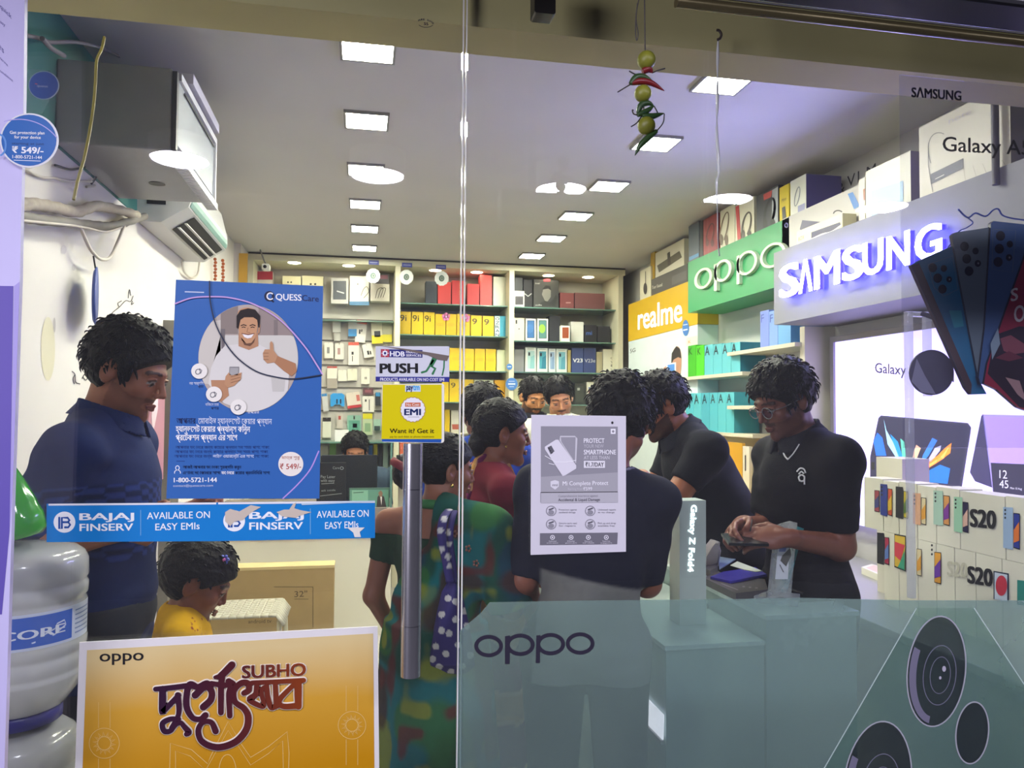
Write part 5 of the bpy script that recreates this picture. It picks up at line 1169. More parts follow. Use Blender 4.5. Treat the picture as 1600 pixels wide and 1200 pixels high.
for i, (x0, x1, d, lb) in enumerate(rowsT):
    xbox('phone_box', lb, 'box', XW, x0, 0, x1, 0, 0.09, m_pb, d, 'white phone boxes stacked on the ledge', zb=zmid+0.001, zt=zt1-0.004*(i%2))
rowsB = [(1372.5,1395,handset(1371,832,20,50,'#202024','#b0304c','#5a78b8'),'white phone box picturing a black handset, lower stack row'),
 (1395.5,1424,lambda s,c: (s.poly([(1398,834),(1416,837),(1416,893),(1398,886)], c('#1c1c22'), 2), s.poly([(1399,836),(1415,839),(1415,891),(1399,884)], c('#d8b43a'), 3), s.poly([(1399,846),(1415,852),(1408,876),(1399,868)], c('#d0404c'), 4), s.poly([(1408,878),(1415,860),(1415,891),(1404,886)], c('#3f9a78'), 5)),'white phone box with a colourful full screen picture, lower stack row'),
 (1424.5,1452,handset(1420,850,22,50,None,'#d8c8a0','#d89a3a'),'white phone box behind the clear post, lower stack row'),
 (1452.5,1480,lambda s,c: (handset(1443,854,30,58,None,'#e0a03a','#6a3aa0')(s,c), [s.circ(1457, 852+7*j, 1.5, 2, c('#22242a'), 3, 10) for j in range(3)]),'white phone box with purple and orange screen, lower stack row'),
 (1480.5,1512,lambda s,c: s.text('S20', 1481, 899, 1512, 903, 22, c('#c3c0ac'), 2, 0.02),'white phone box with faded lettering, lower stack row'),
 (1512.5,1552,lambda s,c: s.text('S20', 1513, 910, 1551, 916, 25, c('#26262a'), 2, 0.03),'white phone box with dark lettering, lower stack row'),
 (1552.5,1640,lambda s,c: (s.poly([(1553,892),(1577,896),(1577,940),(1553,936)], c('#1c2a44'), 2), s.poly([(1555,894),(1575,898),(1575,940),(1555,936)], c('#c8d4e4'), 3), s.circ(1566,915,9,16,c('#c8384c'),4,20), s.poly([(1590,906),(1640,912),(1640,950),(1590,945)], c('#2f8a80'), 2)),'white phone box with a red disc picture, near end of the lower stack row')]
for i, (x0, x1, d, lb) in enumerate(rowsB):
    xbox('phone_box', lb, 'box', XW, x0, 0, x1, 0, 0.09, m_pb, d, 'white phone boxes stacked on the ledge', zb=ZL+0.001, zt=zmid)
# cream cartons standing behind the stack
xbox('phone_box', 'plain cream carton standing behind the far end of the stack', 'box', 2.06, 1362, 713, 1402, 0, 0.12, '#d4d0c0', lambda s,c: s.rect(1362,722,1367,734,c('#3a3a3c'),2), None, zb=ZL+0.001)
# items lying on the ledge
q = atZ(1352, 905, ZL); 
def flat(name, lb, cat, pts, z, h, col, top=None, inset=0.12):
    P3 = [atZ(x, y, z+h) for x, y in pts]; c = Pal(0.4); mb = MB()
    mb.prism(P3, (0,0,-h+0.0006), c(col))
    if top:
        cen = sum(P3, Vector())/len(P3); mb.poly([p + (cen-p)*inset + Vector((0,0,0.0006)) for p in P3], c(top))
    return tag(mb.build(name, c.mats()), lb, cat)
flat('phone_box', 'white phone box lying flat on the ledge with a red picture', 'box', [(1346,886),(1362,881),(1413,897),(1388,904)], ZL, 0.03, '#dedbcb', '#d8b8a8', 0.22)
flat('leaflet_pad', 'white pad with a grey photo lying near the clear post', 'leaflet', [(1448,916),(1457,911),(1503,916),(1514,932)], ZL, 0.008, '#dcd9c8', '#b0b4bc', 0.2)
flat('card_stack', 'small stack of cards at the foot of the clear post', 'cards', [(1419,925),(1437,921),(1449,926),(1432,933)], ZL, 0.02, '#a8a294', '#c9c3b0', 0.1)
flat('plastic_pouch', 'bright blue plastic pouch lying at the right edge of the ledge', 'pouch', [(1543,925),(1560,918),(1585,917),(1598,925),(1580,934),(1548,934)], ZL, 0.02, '#1f63d8', '#2f78ea', 0.3)
# --- clear post, clear sheet and fanned handset cut-outs behind the right glass
m_acr = glass_mat('clear_acrylic', tint=(0.9, 0.92, 0.95), refl=0.08, haze=0.22, hcol='#e8e6ee')
a, b = atY(1424.5, 934, 1.76), atY(1421, 487, 1.76)
t = thing('acrylic_post', 'upright clear acrylic post inside the right glass', 'stand', (a.x, 1.76, a.z))
MB().rbox((a.x-0.0085, 1.752, a.z), (a.x+0.0085, 1.769, b.z), 0.003).build('post', m_acr, t)
b2 = atY(1470, 490, 1.76); MB().box((a.x+0.0085, 1.752, b.z-0.012), (b2.x, 1.769, b.z)).build('top_arm', m_acr, t)
MB().box((b2.x-0.05, 1.753, b.z-0.22), (b2.x-0.034, 1.768, b.z-0.012)).build('drop_strip', m_acr, t)
p0, p1 = atY(1405, 117, 1.625), atY(1405, 700, 1.625)
tag(MB().box((p0.x, 1.622, p1.z), (XR-0.02, 1.626, p0.z)).build('acrylic_sheet', glass_mat('thin_sheet', tint=(0.93,0.93,0.96), refl=0.03, haze=0.05, hcol='#8f8cb0')), 'thin clear plastic sheet behind the upper right glass', 'sheet')
c = Pal(0.3); s = Sheet(gl(1.70), NF, 0.0006)
s.slab([(1456+34.5*math.cos(math.pi*k/24), 582+35.5*math.sin(math.pi*k/24)) for k in range(48)], 0.004, c('#4a4658'))
s.poly([(1432,560),(1444,585),(1462,616),(1440,613),(1424,596)], c('#8d8aa0'), 1)
tag(s.build('lens_disc', c.mats()), 'dark round lens cut-out hanging beside the clear post', 'cut-out')
def fan():
    Z = lambda x, y: (1400+x/3.636, 320+y/3.636)
    t = thing('handset_cutout', 'dark fan of printed handset cut-outs at the right edge', 'cut-out', atY(1530, 640, 1.66))
    def board(pts, Y, col, edge, name, lens, fr=None, extra=None):
        c = Pal(0.3); s = Sheet(gl(Y), NF, 0.0005)
        s.slab([Z(*p) for p in pts], 0.010, c(col), c(edge))
        if fr: s.line([Z(*p) for p in fr+[fr[0]]], 0.8, c('#6a7a86'), 1)
        for (x, y, r, in_) in lens:
            s.circ(*Z(x, y), r/3.636, r*1.08/3.636, c('#14141c'), 2, 24)
            if in_: s.circ(*Z(x+2, y), r*0.3/3.636, r*0.36/3.636, c('#8a8a8e'), 3, 12)
            else: s.ring(*Z(x, y), r*0.6/3.636, r*0.66/3.636, 0.5, c('#2c2c3a'), 3, 20)
        if extra: extra(s, c)
        s.build(name, c.mats(), t)
    board([(85,345),(130,318),(325,232),(345,330),(480,1010),(515,1075),(425,1078),(395,1040)], 1.666, '#1e6f94', '#3a2a2c', 'handset_print', [(207,358,24,0),(270,362,18,0),(235,417,25,0),(300,424,16,1),(262,479,24,0)], [(180,340),(320,290),(352,480),(270,520),(215,470)],
          lambda s, c: (s.poly([Z(85,345),Z(130,330),Z(430,1020),Z(425,1078),Z(395,1040)], c('#4a3430'), 1), s.poly([Z(300,600),Z(370,600),Z(385,690),Z(330,700)], c('#2f95a4'), 1)))
    board([(318,172),(335,158),(530,128),(545,140),(535,400),(500,860),(475,1020),(463,960),(360,420)], 1.660, '#6c7a80', '#2c3036', 'handset_print', [(387,237,25,0),(450,263,18,0),(400,307,25,0),(463,333,18,1),(413,377,25,0)], [(350,200),(470,180),(495,400),(420,420),(385,380)])
    board([(540,105),(555,92),(800,118),(760,250),(640,560),(570,860),(530,1010),(480,1020),(470,980),(505,700)], 1.654, '#41618c', '#20242e', 'handset_print', [(592,177,26,0),(645,224,18,0),(585,250,26,0),(640,300,18,1),(578,325,26,0)], [(550,140),(680,145),(660,385),(545,365)])
    def red(s, c):
        s.poly([Z(560,740),Z(700,690),Z(800,700),Z(800,1160),Z(700,1150),Z(520,960)], c('#2a1c20'), 1)
        s.poly([Z(590,760),Z(650,740),Z(727,790),Z(727,840),Z(660,850),Z(610,830)], c('#8c4a50'), 2); s.poly([Z(560,870),Z(640,830),Z(720,870),Z(640,890)], c('#6e3038'), 3)
        s.poly([Z(620,980),Z(700,1000),Z(740,1120),Z(690,1080)], c('#b08a84'), 2); s.poly([Z(535,790),Z(578,700),Z(590,790),Z(545,880)], c('#8fa2ac'), 2)
        s.text('S', *Z(650,550), *Z(688,540), 19, c('#d8ccc8'), 4, 0.012); s.text('O', *Z(668,668), *Z(727,660), 25, c('#d8ccc8'), 4, 0.012)
    board([(740,270),(800,250),(860,300),(860,1200),(727,1165),(690,1150),(575,1050),(500,1015),(520,900),(590,700)], 1.648, '#9a1f34', '#1a1216', 'handset_print', [], None, red)
    MB().tube([atY(1462, 497, 1.67), atY(1440, 490, 1.70)], 0.006, n=8).build('clip', mat('clip_dark', '#3a3440', 0.5), t)
fan()
mb = MB(); mb.tube(smooth_path([tuple(atY(x, y, 1.69)) for x, y in ((1497,327),(1512,340),(1524,333),(1540,338),(1552,328),(1560,327),(1566,336),(1580,341),(1600,344),(1625,350))], 5), 0.0022, n=6)
mb.tube(smooth_path([tuple(atY(x, y, 1.69)) for x, y in ((1512,340),(1520,348),(1510,356),(1498,362),(1488,378),(1468,402))], 5), 0.0016, n=6)
tag(mb.build('tangled_wire', mat('blue_wire', '#2c4aa8', 0.3)), 'tangled thin blue wire above the handset fan', 'wire')
# ------------------------------------------------------------------ left side of the shop
tag(MB().box((XL, 1.78, 2.36), (XL+0.004, 4.3, ZC-0.001)).build('wall_band', m_teal), kind='structure')['label'] = 'teal painted band high on the left wall'
bpy.data.objects['wall_band'].name = 'trim_3'
def grey_cabinet():
    x0, x1, y0, y1, z0, z1 = XL+0.005, -0.62, 2.72, 3.40, 2.365, 2.645
    t = thing('wall_cabinet', 'grey box cabinet with a framed front, hung high on the left wall', 'cabinet', ((x0+x1)/2, (y0+y1)/2, z0))
    g = mat('cabinet_grey', '#8f8f97', 0.45, var=0.08)
    MB().box((x0, y0, z0), (x1-0.02, y1, z1)).build('body', g, t, bevel=0.006)
    MB().box((x1-0.019, y0, z0+0.004), (x1-0.004, y0+0.028, z1-0.01)).build('dark_stile', mat('cabinet_dark', '#3a3b46', 0.4), t)
    MB().box((x1-0.019, y0+0.029, z0+0.03), (x1-0.006, y1-0.02, z1-0.03)).build('door', mat('cabinet_door', '#a9adb4', 0.25), t)
    f = MB(); 
    for (a, b, c, d) in ((y0+0.03, z1-0.03, y1, z1-0.005), (y1-0.02, z0, y1, z1-0.03)): f.box((x1-0.02, a, b), (x1+0.004, c, d))
    f.build('door_frame', mat('frame_white', '#cfcfd8', 0.35), t)
    MB().box((x1-0.003, y0+0.10, z1-0.05), (x1, y1-0.03, z1-0.042)).build('gasket', m_dark, t)
    m = MB()
    for i in range(34):
        y = y0+0.02+i*0.0196; m.box((x1-0.03, y, z0-0.028), (x1+0.012, y+0.011, z0-0.002))
    m.box((x1-0.032, y0+0.015, z0-0.004), (x1+0.008, y1-0.01, z0-0.001)).build('ribbed_strip', mat('rib_white', '#d4d4da', 0.4), t)
    MB().lathe([(0, -0.001), (0.03, -0.001)], (x0+0.21, y0+0.42, z0-0.0005), n=20).build('vent_hole', m_black, t)
    q0, q1 = atY(236, 100, 2.9), atY(303, 122, 2.9)
    tag(MB().box((-0.78, 2.85, 2.648), (-0.60, 3.35, 2.685)).build('batten', mat('batten_white', '#b9b6cc', 0.5)), 'pale batten lying on top of the grey wall cabinet', 'batten')
grey_cabinet()
def split_ac():
    x0, y0, y1, z0 = XL+0.004, 3.66, 4.62, 2.335
    t = thing('air_conditioner', 'white split air conditioner with a green grey stripe on the left wall', 'air conditioner', (x0+0.1, (y0+y1)/2, z0))
    w = mat('ac_white', '#d9d8d6', 0.35, var=0.04); gs = mat('ac_green', '#6f9a92', 0.35)
    # cross-section in X-Z, extruded along Y
    def sec(pts, ya, yb, m, nm, par=t): return MB().prism([(x0+a, ya, z0+b) for a, b in pts], (0, yb-ya, 0)).build(nm, m, par, bevel=0.004)
    sec([(0,0.0),(0.10,0.0),(0.215,0.075),(0.225,0.10),(0.225,0.15),(0.19,0.285),(0,0.30)], y0, y1, w, 'casing')
    sec([(0.219,0.077),(0.2275,0.10),(0.2275,0.128),(0.220,0.128)], y0+0.02, y1-0.01, gs, 'stripe')
    MB().prism([(x0+0.112, y0+0.16, z0+0.0045), (x0+0.208, y0+0.16, z0+0.067), (x0+0.208, y1-0.06, z0+0.067), (x0+0.112, y1-0.06, z0+0.0045)], (0.002,0,-0.0025)).build('outlet', m_black, t)
    for k in (0.3, 0.62):
        a, b = 0.112+0.096*k, 0.0045+0.0625*k
        MB().box((x0+a-0.006, y0+0.16, z0+b-0.010), (x0+a+0.006, y1-0.06, z0+b-0.006)).build('louvre', w, t)
    MB().box((x0+0.04, y0-0.002, z0+0.08), (x0+0.12, y0+0.001, z0+0.14)).build('pipe_opening', m_black, t)
split_ac()
XP = XL+0.05
def pipe(name, lab, cat, pix, r, m, X=XP, n=10, rr=None, grp=None):
    P3 = [tuple(atX(x, y, X)) for x, y in pix]; P3 = smooth_path(P3, 6)
    return tag(MB().tube(P3, r, n=n, rr=[r*(1+0.10*math.sin(i*2.1)) for i in range(len(P3))] if rr else None).build(name, m), lab, cat, grp)
m_ins = mat('pipe_wrap', '#b8ad9c', 0.8, var=0.15, scale=40, bump=0.3)
pipe('insulated_pipe', 'upper wrapped pipe running along the left wall to the air conditioner', 'pipe', [(26,322),(50,319),(85,324),(120,331),(150,322),(185,328),(213,336)], 0.019, m_ins, rr=True)
pipe('insulated_pipe', 'lower grey wrapped pipe below the upper one on the left wall', 'pipe', [(26,336),(60,343),(110,348),(150,352),(175,353),(205,345),(226,338)], 0.016, mat('pipe_wrap_grey', '#8f8a80', 0.8, var=0.15, scale=40), rr=True)
m_cab = mat('white_cable', '#d2cabd', 0.5)
pipe('hanging_cable', 'white cable loop drooping under the wrapped pipes', 'cable', [(124,352),(132,370),(143,392),(158,405),(172,402),(183,380),(194,353)], 0.006, m_cab, XP+0.01)
pipe('hanging_cable', 'thin white cable along the underside of the pipes', 'cable', [(30,344),(70,348),(110,352),(135,356),(165,362),(190,355)], 0.004, m_cab, XP+0.02)
pipe('hanging_cable', 'pair of white wires trailing from behind the round stickers', 'cable', [(36,262),(62,276),(88,279),(108,283),(142,284),(148,290),(135,292)], 0.0045, m_cab, XL+0.01)
pipe('hanging_cable', 'dark looped wire under the grey wall cabinet', 'cable', [(86,258),(110,265),(128,262),(148,256),(150,275),(143,287)], 0.004, m_dark, XL+0.012)
pipe('hanging_cable', 'yellow wire hanging down in front of the grey wall cabinet', 'cable', [(163,58),(159,76),(151,95),(149,130),(146,165),(140,205),(132,245),(122,280),(115,312)], 0.0032, mat('yellow_wire', '#a89a4c', 0.5), -0.60)
pipe('hanging_cable', 'grey wire bundle running along the ceiling to the cabinet top', 'cable', [(40,55),(62,60),(80,66),(120,66),(160,76),(195,92)], 0.006, mat('grey_wire', '#6b6876', 0.6), -0.90)
pipe('hanging_cable', 'grey wire slanting from the pillar to the cabinet top', 'cable', [(66,60),(80,75),(100,87)], 0.007, mat('grey_wire', '#6b6876', 0.6), -0.88)
pipe('hanging_cable', 'short white cable below the far end of the air conditioner', 'cable', [(284,408),(288,425),(300,434),(309,428),(312,408)], 0.006, m_cab, XL+0.02)
# round blue plate hung from the pipe
q = atX(148, 463, XL+0.06); qt = atX(146, 400, XL+0.06)
t = thing('hanging_plate', 'round blue plate hung on a black string against the left wall', 'plate', (q.x, q.y, q.z-0.1))
rz = Matrix.Rotation(math.radians(14), 3, 'Z')
MB().lathe([(0, -0.004), (0.09, -0.004), (0.105, 0.004), (0.105, 0.007), (0.0, 0.002)], q, n=40, axis='X', M=rz).build('plate', mat('plate_blue', '#2f4a9c', 0.4), t)
MB().tube([qt, q + Vector((0, 0, 0.10))], 0.003, n=6).build('string', m_black, t)
# ink twigs and stains drawn on the wall
c = Pal(0.7); s = Sheet(glx(XL+0.001), (1, 0, 0), 0.0006)
for pts in ([(166,508),(168,498),(176,488),(186,480),(196,470),(204,471),(208,462)], [(186,480),(184,474),(190,470)], [(200,466),(202,452),(204,462)], [(170,497),(174,490),(178,493),(174,497)], [(207,470),(205,476),(209,473)],
            [(112,580),(117,585),(118,597),(125,600)], [(117,585),(114,592),(116,600)], [(128,592),(133,583),(140,578),(145,572)], [(130,590),(134,594),(138,586),(133,583)], [(145,527),(146,520)], [(145,548),(146,544)]):
    s.line(smooth_path(pts, 4), 1.3, c('#2c2a30'), 1)
for (x, y, rx, ry, col) in ((75,545,11,50,'#d8d2b4'),(85,508,2,12,'#b9b4b0'),(100,390,4,7,'#c9c4c4'),(115,418,3,5,'#bdb8b8')): s.circ(x, y, rx, ry, c(col), 0, 24)
tag(s.build('wall_drawing', c.mats()), 'thin black ink twigs and stains on the white left wall', 'wall drawing')
# pink standee and grey post beyond the man at the left
def pink_standee():
    X = XL+0.03
    t = thing('standee', 'pink poster standee with a white letter, behind the man at the left', 'poster', atX(236, 755, X))
    p = lambda x, y: atX(x, y, X)
    y0, y1 = p(206, 700).y, p(256, 700).y
    za, zb2 = p(236, 755).z, p(240, 596).z
    MB().box((XL+0.005, y0, za), (X, y1, zb2)).build('panel', mat('standee_pink', '#c58a9c', 0.35, var=0.12, scale=3), t)
    c = Pal(0.35); s = Sheet(glx(X), (1,0,0), 0.001)
    s.poly([(208,600),(222,600),(224,690),(232,752),(210,752)], c('#9a7a52'), 1)
    s.poly([(216,615),(228,605),(234,640),(226,690),(220,660)], c('#7a3f54'), 2); s.poly([(240,600),(247,600),(246,640),(238,680),(236,650)], c('#ecd2dc'), 2)
    s.text('e', 231.5, 721, 240, 722, 27, c('#f2ecec'), 3, 0.03, capref='x')
    s.build('print', c.mats(), t)
    q0, q1 = atX(257, 700, XL+0.02), atX(271, 700, XL+0.02)
    tag(MB().box((XL, q0.y, 0.4), (XL+0.05, q1.y, 1.95)).build('upright_post', mat('post_grey', '#77736a', 0.4, 0.2)), 'grey riveted upright post right of the pink standee', 'post')
pink_standee()
# orange bead garlands
for i, (x, y0, y1) in enumerate(((336, 405, 440), (348, 407, 440))):
    t = thing('bead_garland', 'orange bead garland hanging beyond the air conditioner, %s of two' % ['left', 'right'][i], 'garland', atY(x, y1, 5.4), 'orange bead garlands')
    for k in range(7):
        MB().ball(atY(x + (k % 2)*0.8, y0+5.2*k, 5.4), 0.0115, n=8).build('bead', mat('marigold', '#a8521c', 0.6), t)
# small camera at the header
t = thing('security_camera', 'small white security camera at the left end of the header', 'camera', atY(416, 418, 6.5))
q = atY(416, 418, 6.5); MB().rbox((q.x-0.03, 6.46, q.z-0.025), (q.x+0.03, 6.54, q.z+0.025), 0.012, axis='Y').build('housing', m_white, t)
MB().lathe([(0, 0), (0.014, 0), (0.014, 0.004)], (q.x-0.005, 6.452, q.z), n=16, axis='Y').build('lens', m_black, t)
MB().tube([(q.x, 6.5, q.z+0.02), (q.x-0.02, 6.5, q.z+0.06), (q.x-0.05, 6.5, ZC-0.002)], 0.006, n=8).build('bracket', mat('bracket_grey', '#8a8680', 0.5), t)

# --- big water bottles and the green bottle by the pillar
m_pet = mat('pet_cloudy', '#dcdcda', 0.15, var=0.08, scale=9, trans=0.35, spec=0.6)
def water_bottle(cx, cy, z0, r, h, label, lab=True):
    t = thing('water_bottle', label, 'bottle', (cx, cy, z0), 'twenty litre water bottles')
    pr = [(0.0, 0.004), (r*0.55, 0.0), (r*0.72, 0.012), (r*0.9, 0.045), (r*0.99, 0.075)]
    z = 0.075
    for k, (zz, rr) in enumerate(((0.100,1.0),(0.106,0.975),(0.113,0.975),(0.12,1.0),(0.145,1.0),(0.151,0.975),(0.158,0.975),(0.165,1.0),(0.184,1.0),(0.19,0.985),(0.285,0.985),(0.290,0.97),(0.298,0.97),(0.304,1.0),(0.330,1.0),(0.336,0.975),(0.343,0.975),(0.35,1.0),(0.395,0.99),(0.415,0.93),(0.43,0.8),(0.438,0.55),(0.445,0.25),(0.447,0.0))):
        pr.append((r*rr, zz*h/0.447))
    MB().lathe(pr, (cx, cy, z0), n=56).build('body', m_pet, t)
    if lab:
        c = []; 
        def k(h_):
            m = pm(h_, 0.3)
            if m not in c: c.append(m)
            return c.index(m)
        R = r*0.985+0.0008; zl, zh = z0+0.192*h/0.447, z0+0.284*h/0.447
        mb = MB(); A = lambda px: math.atan2(atY(px, 1000, cy-R*0.6).y-cy, atY(px, 1000, cy-R*0.6).x-cx)
        a0, a1 = math.radians(-130), math.radians(12)
        mb.lathe([(R, zl-z0), (R, zh-z0)], (cx, cy, z0), k('#cfd6e6'), 30, a0=a0, a1=a1)
        mb.lathe([(R+0.0006, zl-z0+0.006), (R+0.0006, zh-z0-0.006)], (cx, cy, z0), k('#2b5fc0'), 24, a0=math.radians(-112), a1=math.radians(-22))
        def wrap(u, v, kk): a = math.radians(-112+90*u); RR = R+0.0006*kk; return Vector((cx+RR*math.cos(a), cy+RR*math.sin(a), zl+0.006+(zh-zl-0.012)*v))
        v2, f2 = text_poly('CORE'); xm, xM = v2[:,0].min(), v2[:,0].max()
        for oi, o in enumerate((-0.02, 0, 0.02, 0.04)):
            mb.add([wrap(0.30+0.60*(a-xm+o)/(xM-xm), 0.30+0.42*b, 3+oi*.15) for a, b in v2], f2, k('#e6ecf6'))
        pts = [(0.02,0.12),(0.3,0.06),(0.6,0.12),(0.8,0.26),(0.92,0.5),(0.9,0.66),(0.82,0.6),(0.8,0.45),(0.68,0.3),(0.4,0.2)]
        for i in range(len(pts)-1):
            mb.add([wrap(*pts[i], 2), wrap(*pts[i+1], 2), wrap(pts[i+1][0], pts[i+1][1]+0.05, 2), wrap(pts[i][0], pts[i][1]+0.05, 2)], [(0,1,2,3)], k('#d6e0f2'))
        for j in range(6):
            aa, bb = math.radians(-18), math.radians(8); zz = zl + (zh-zl)*(0.16+0.13*j)
            mb.lathe([(R+0.0006, zz-z0), (R+0.0006, zz-z0+0.003)], (cx, cy, z0), k('#7f8fb8'), 8, a0=aa, a1=bb)
        mb.build('label_band', c, t)
    return t
cyb = 1.86; cb = atY(30, 1000, cyb); rb = atY(137, 930, cyb).x - cb.x - 0.004
zb1 = atY(30, 1143, cyb-rb).z; zt_ = atY(60, 851, cyb-0.05).z
water_bottle(cb.x, cyb, zb1, rb, zt_-zb1, 'cloudy twenty litre water bottle with blue label, upper of the two at the left')
tag(MB().lathe([(rb*0.62, -0.02), (rb*0.66, -0.018), (rb*0.66, 0.006), (rb*0.60, 0.012), (rb*0.5, 0.012)], (cb.x, cyb, zb1-0.004), n=40).build('bottle_collar', mat('collar_blue', '#2c2a7c', 0.3)), 'dark blue ring between the two stacked water bottles', 'ring')
zlow = zb1-0.03-(zt_-zb1)
water_bottle(cb.x, cyb, zlow, rb*0.93, zt_-zb1, 'cloudy water bottle below the blue ring, mostly under the frame', False)
tag(MB().box((XL+0.02, GY+0.03, 0), (-0.50, 2.03, zlow-0.001)).build('wooden_crate', mat('crate_wood', '#4a3c30', 0.8, var=0.15, bump=0.2)), 'dark low crate under the water bottles', 'crate')
# green bottle lying tilted on top
t = thing('green_bottle', 'green plastic drink bottle on top of the water bottle at the left', 'bottle', atY(40, 850, cyb-0.03))
g = mat('green_pet', '#3fc636', 0.1, var=0.05, trans=0.4, spec=0.7)
b0 = atY(36, 849, cyb-0.05); rg = 0.052
mb = MB(); Mr = Matrix.Rotation(math.radians(-14), 3, 'Y')
mb.lathe([(0,0.003),(rg*0.8,0.0),(rg,0.012),(rg*1.0,0.045),(rg*0.9,0.06),(rg*0.86,0.075),(rg*0.62,0.12),(rg*0.36,0.16),(rg*0.26,0.185),(rg*0.26,0.20),(0,0.20)], b0 + Vector((-0.005,0,0.012)), n=36, M=Mr).build('body', g, t)

# --- seats, child's corner, carton
def perf_plate(fn, nu, nv, hole=0.5, mi=0):
    """surface fn(u, v) with a grid of square holes"""
    mb = MB(); h = hole/2
    for i in range(nu):
        for j in range(nv):
            u0, v0, du, dv = i/nu, j/nv, 1/nu, 1/nv
            o = [fn(u0,v0), fn(u0+du,v0), fn(u0+du,v0+dv), fn(u0,v0+dv)]
            border = i in (0, nu-1) or j in (0, nv-1)
            if border: mb.add(o, [(0,1,2,3)], mi, True); continue
            n_ = [fn(u0+du*(0.5+a*h), v0+dv*(0.5+b*h)) for a, b in ((-1,-1),(1,-1),(1,1),(-1,1))]
            mb.add(o+n_, [(0,1,5,4),(1,2,6,5),(2,3,7,6),(3,0,4,7)], mi, True)
    return mb
def solid(o, th):
    m = o.modifiers.new('thickness', 'SOLIDIFY'); m.thickness = th; m.offset = 0; return o
def chair(cx, cy, rot, m, label, group, hb=0.82, hs=0.43, w=0.44, legm=None, holes=(9, 7)):
    M = Matrix.Translation((cx, cy, 0)) @ Matrix.Rotation(rot, 4, 'Z')
    t = thing('perforated_chair', label, 'chair', (cx, cy, 0), group)
    F = lambda p: M @ Vector(p)
    def seat(u, v): x = (u-0.5)*w; y = (v-0.5)*w*0.95; return F((x, y, hs - 0.03*max(0, abs(u-0.5)*2-0.75)*4 - 0.012*math.sin(math.pi*v)))
    def back(u, v): x = (u-0.5)*w*(0.96-0.12*v); z = hs+0.08+(hb-hs-0.08)*v; return F((x, -w*0.46-0.09*v+0.05*math.sin(math.pi*u)*-1, z - 0.03*abs(u-0.5)*2*v))
    solid(perf_plate(seat, holes[0], holes[0]).build('seat', m, t), 0.008); solid(perf_plate(back, holes[0], holes[1]).build('backrest', m, t), 0.008)
    lm = legm or m
    for sx in (-1, 1):
        for sy in (-1, 1):
            MB().tube([F((sx*w*0.44, sy*w*0.42, hs-0.01)), F((sx*w*0.5, sy*w*0.5, 0.0))], 0.013, n=8).build('leg', lm, t)
        MB().tube([F((sx*w*0.44, -w*0.42, hs-0.02)), F((sx*w*0.45, -w*0.47, hs+0.12))], 0.011, n=8).build('back_support', lm, t)
    return t
chx, chy = atY(305, 945, 2.95).x, 2.95
chair(chx-0.02, chy-0.02, math.radians(-62), mat('chair_dark', '#4a4844', 0.5), 'dark perforated plastic chair the child sits on', 'perforated chairs', hb=0.86)
chair(-0.64, 3.52, math.radians(-66), mat('chair_grey', '#a9a79c', 0.45), 'pale grey perforated chair behind the dark one, against the left wall', 'perforated chairs', hb=0.84)
def stool():
    cy = 4.25; cx = atY(378, 930, cy).x
    t = thing('perforated_stool', 'beige perforated stool between the child and the carton', 'stool', (cx, cy, 0))
    w, d, hs = 0.46, 0.36, 0.455; m = mat('stool_beige', '#b9b5a2', 0.45)
    def seat(u, v):
        x = (u-0.5)*w; e = max(0, abs(u-0.5)*2-0.82)/0.18
        return Vector((cx + x*(1 if e < 0.7 else 1), cy+(v-0.5)*d, hs - 0.05*e*e))
    solid(perf_plate(seat, 12, 9, 0.5).build('seat', m, t), 0.012)
    for sx in (-1, 1):
        for sy in (-1, 1): MB().tube([(cx+sx*(w/2-0.025), cy+sy*(d/2-0.03), hs-0.03), (cx+sx*(w/2-0.01), cy+sy*(d/2-0.01), 0)], 0.013, n=10).build('leg', mat('leg_cream', '#d6d1b4', 0.4), t)
stool()
Yc = 4.62
a, b = atY(320, 1005, Yc), atY(522, 886, Yc)
def carton():
    t = thing('tv_carton', 'brown flat television carton standing behind the stool', 'carton', ((a.x+b.x)/2, Yc+0.07, 0))
    MB().box((a.x, Yc, 0), (b.x, Yc+0.14, b.z)).build('carton', mat('cardboard', '#a98f5e', 0.85, var=0.08, bump=0.1), t)
    c = Pal(0.8); s = Sheet(gl(Yc), NF, 0.0008); k = c('#5a4a30')
    s.text('32"', 460, 933, 480, 932, 9, k, 1); s.line([(460,936),(482,936)], 0.8, k, 1, round_=False)
    s.text('OnePlus TV', 375, 961, 452, 958, 10, k, 1); s.text('android tv', 388, 974, 424, 973, 6, k, 1)
    for p_ in ([(489,917),(489,980)], [(428,917),(489,917)], [(328,950),(328,1000)]): s.line(p_, 0.9, k, 1, round_=False)
    s.build('print', c.mats(), t)
    MB().box((a.x-0.002, Yc-0.002, b.z-0.004), (b.x+0.002, Yc+0.142, b.z+0.012)).build('lid_flap', mat('cardboard_light', '#cdb884', 0.85), t)
carton()
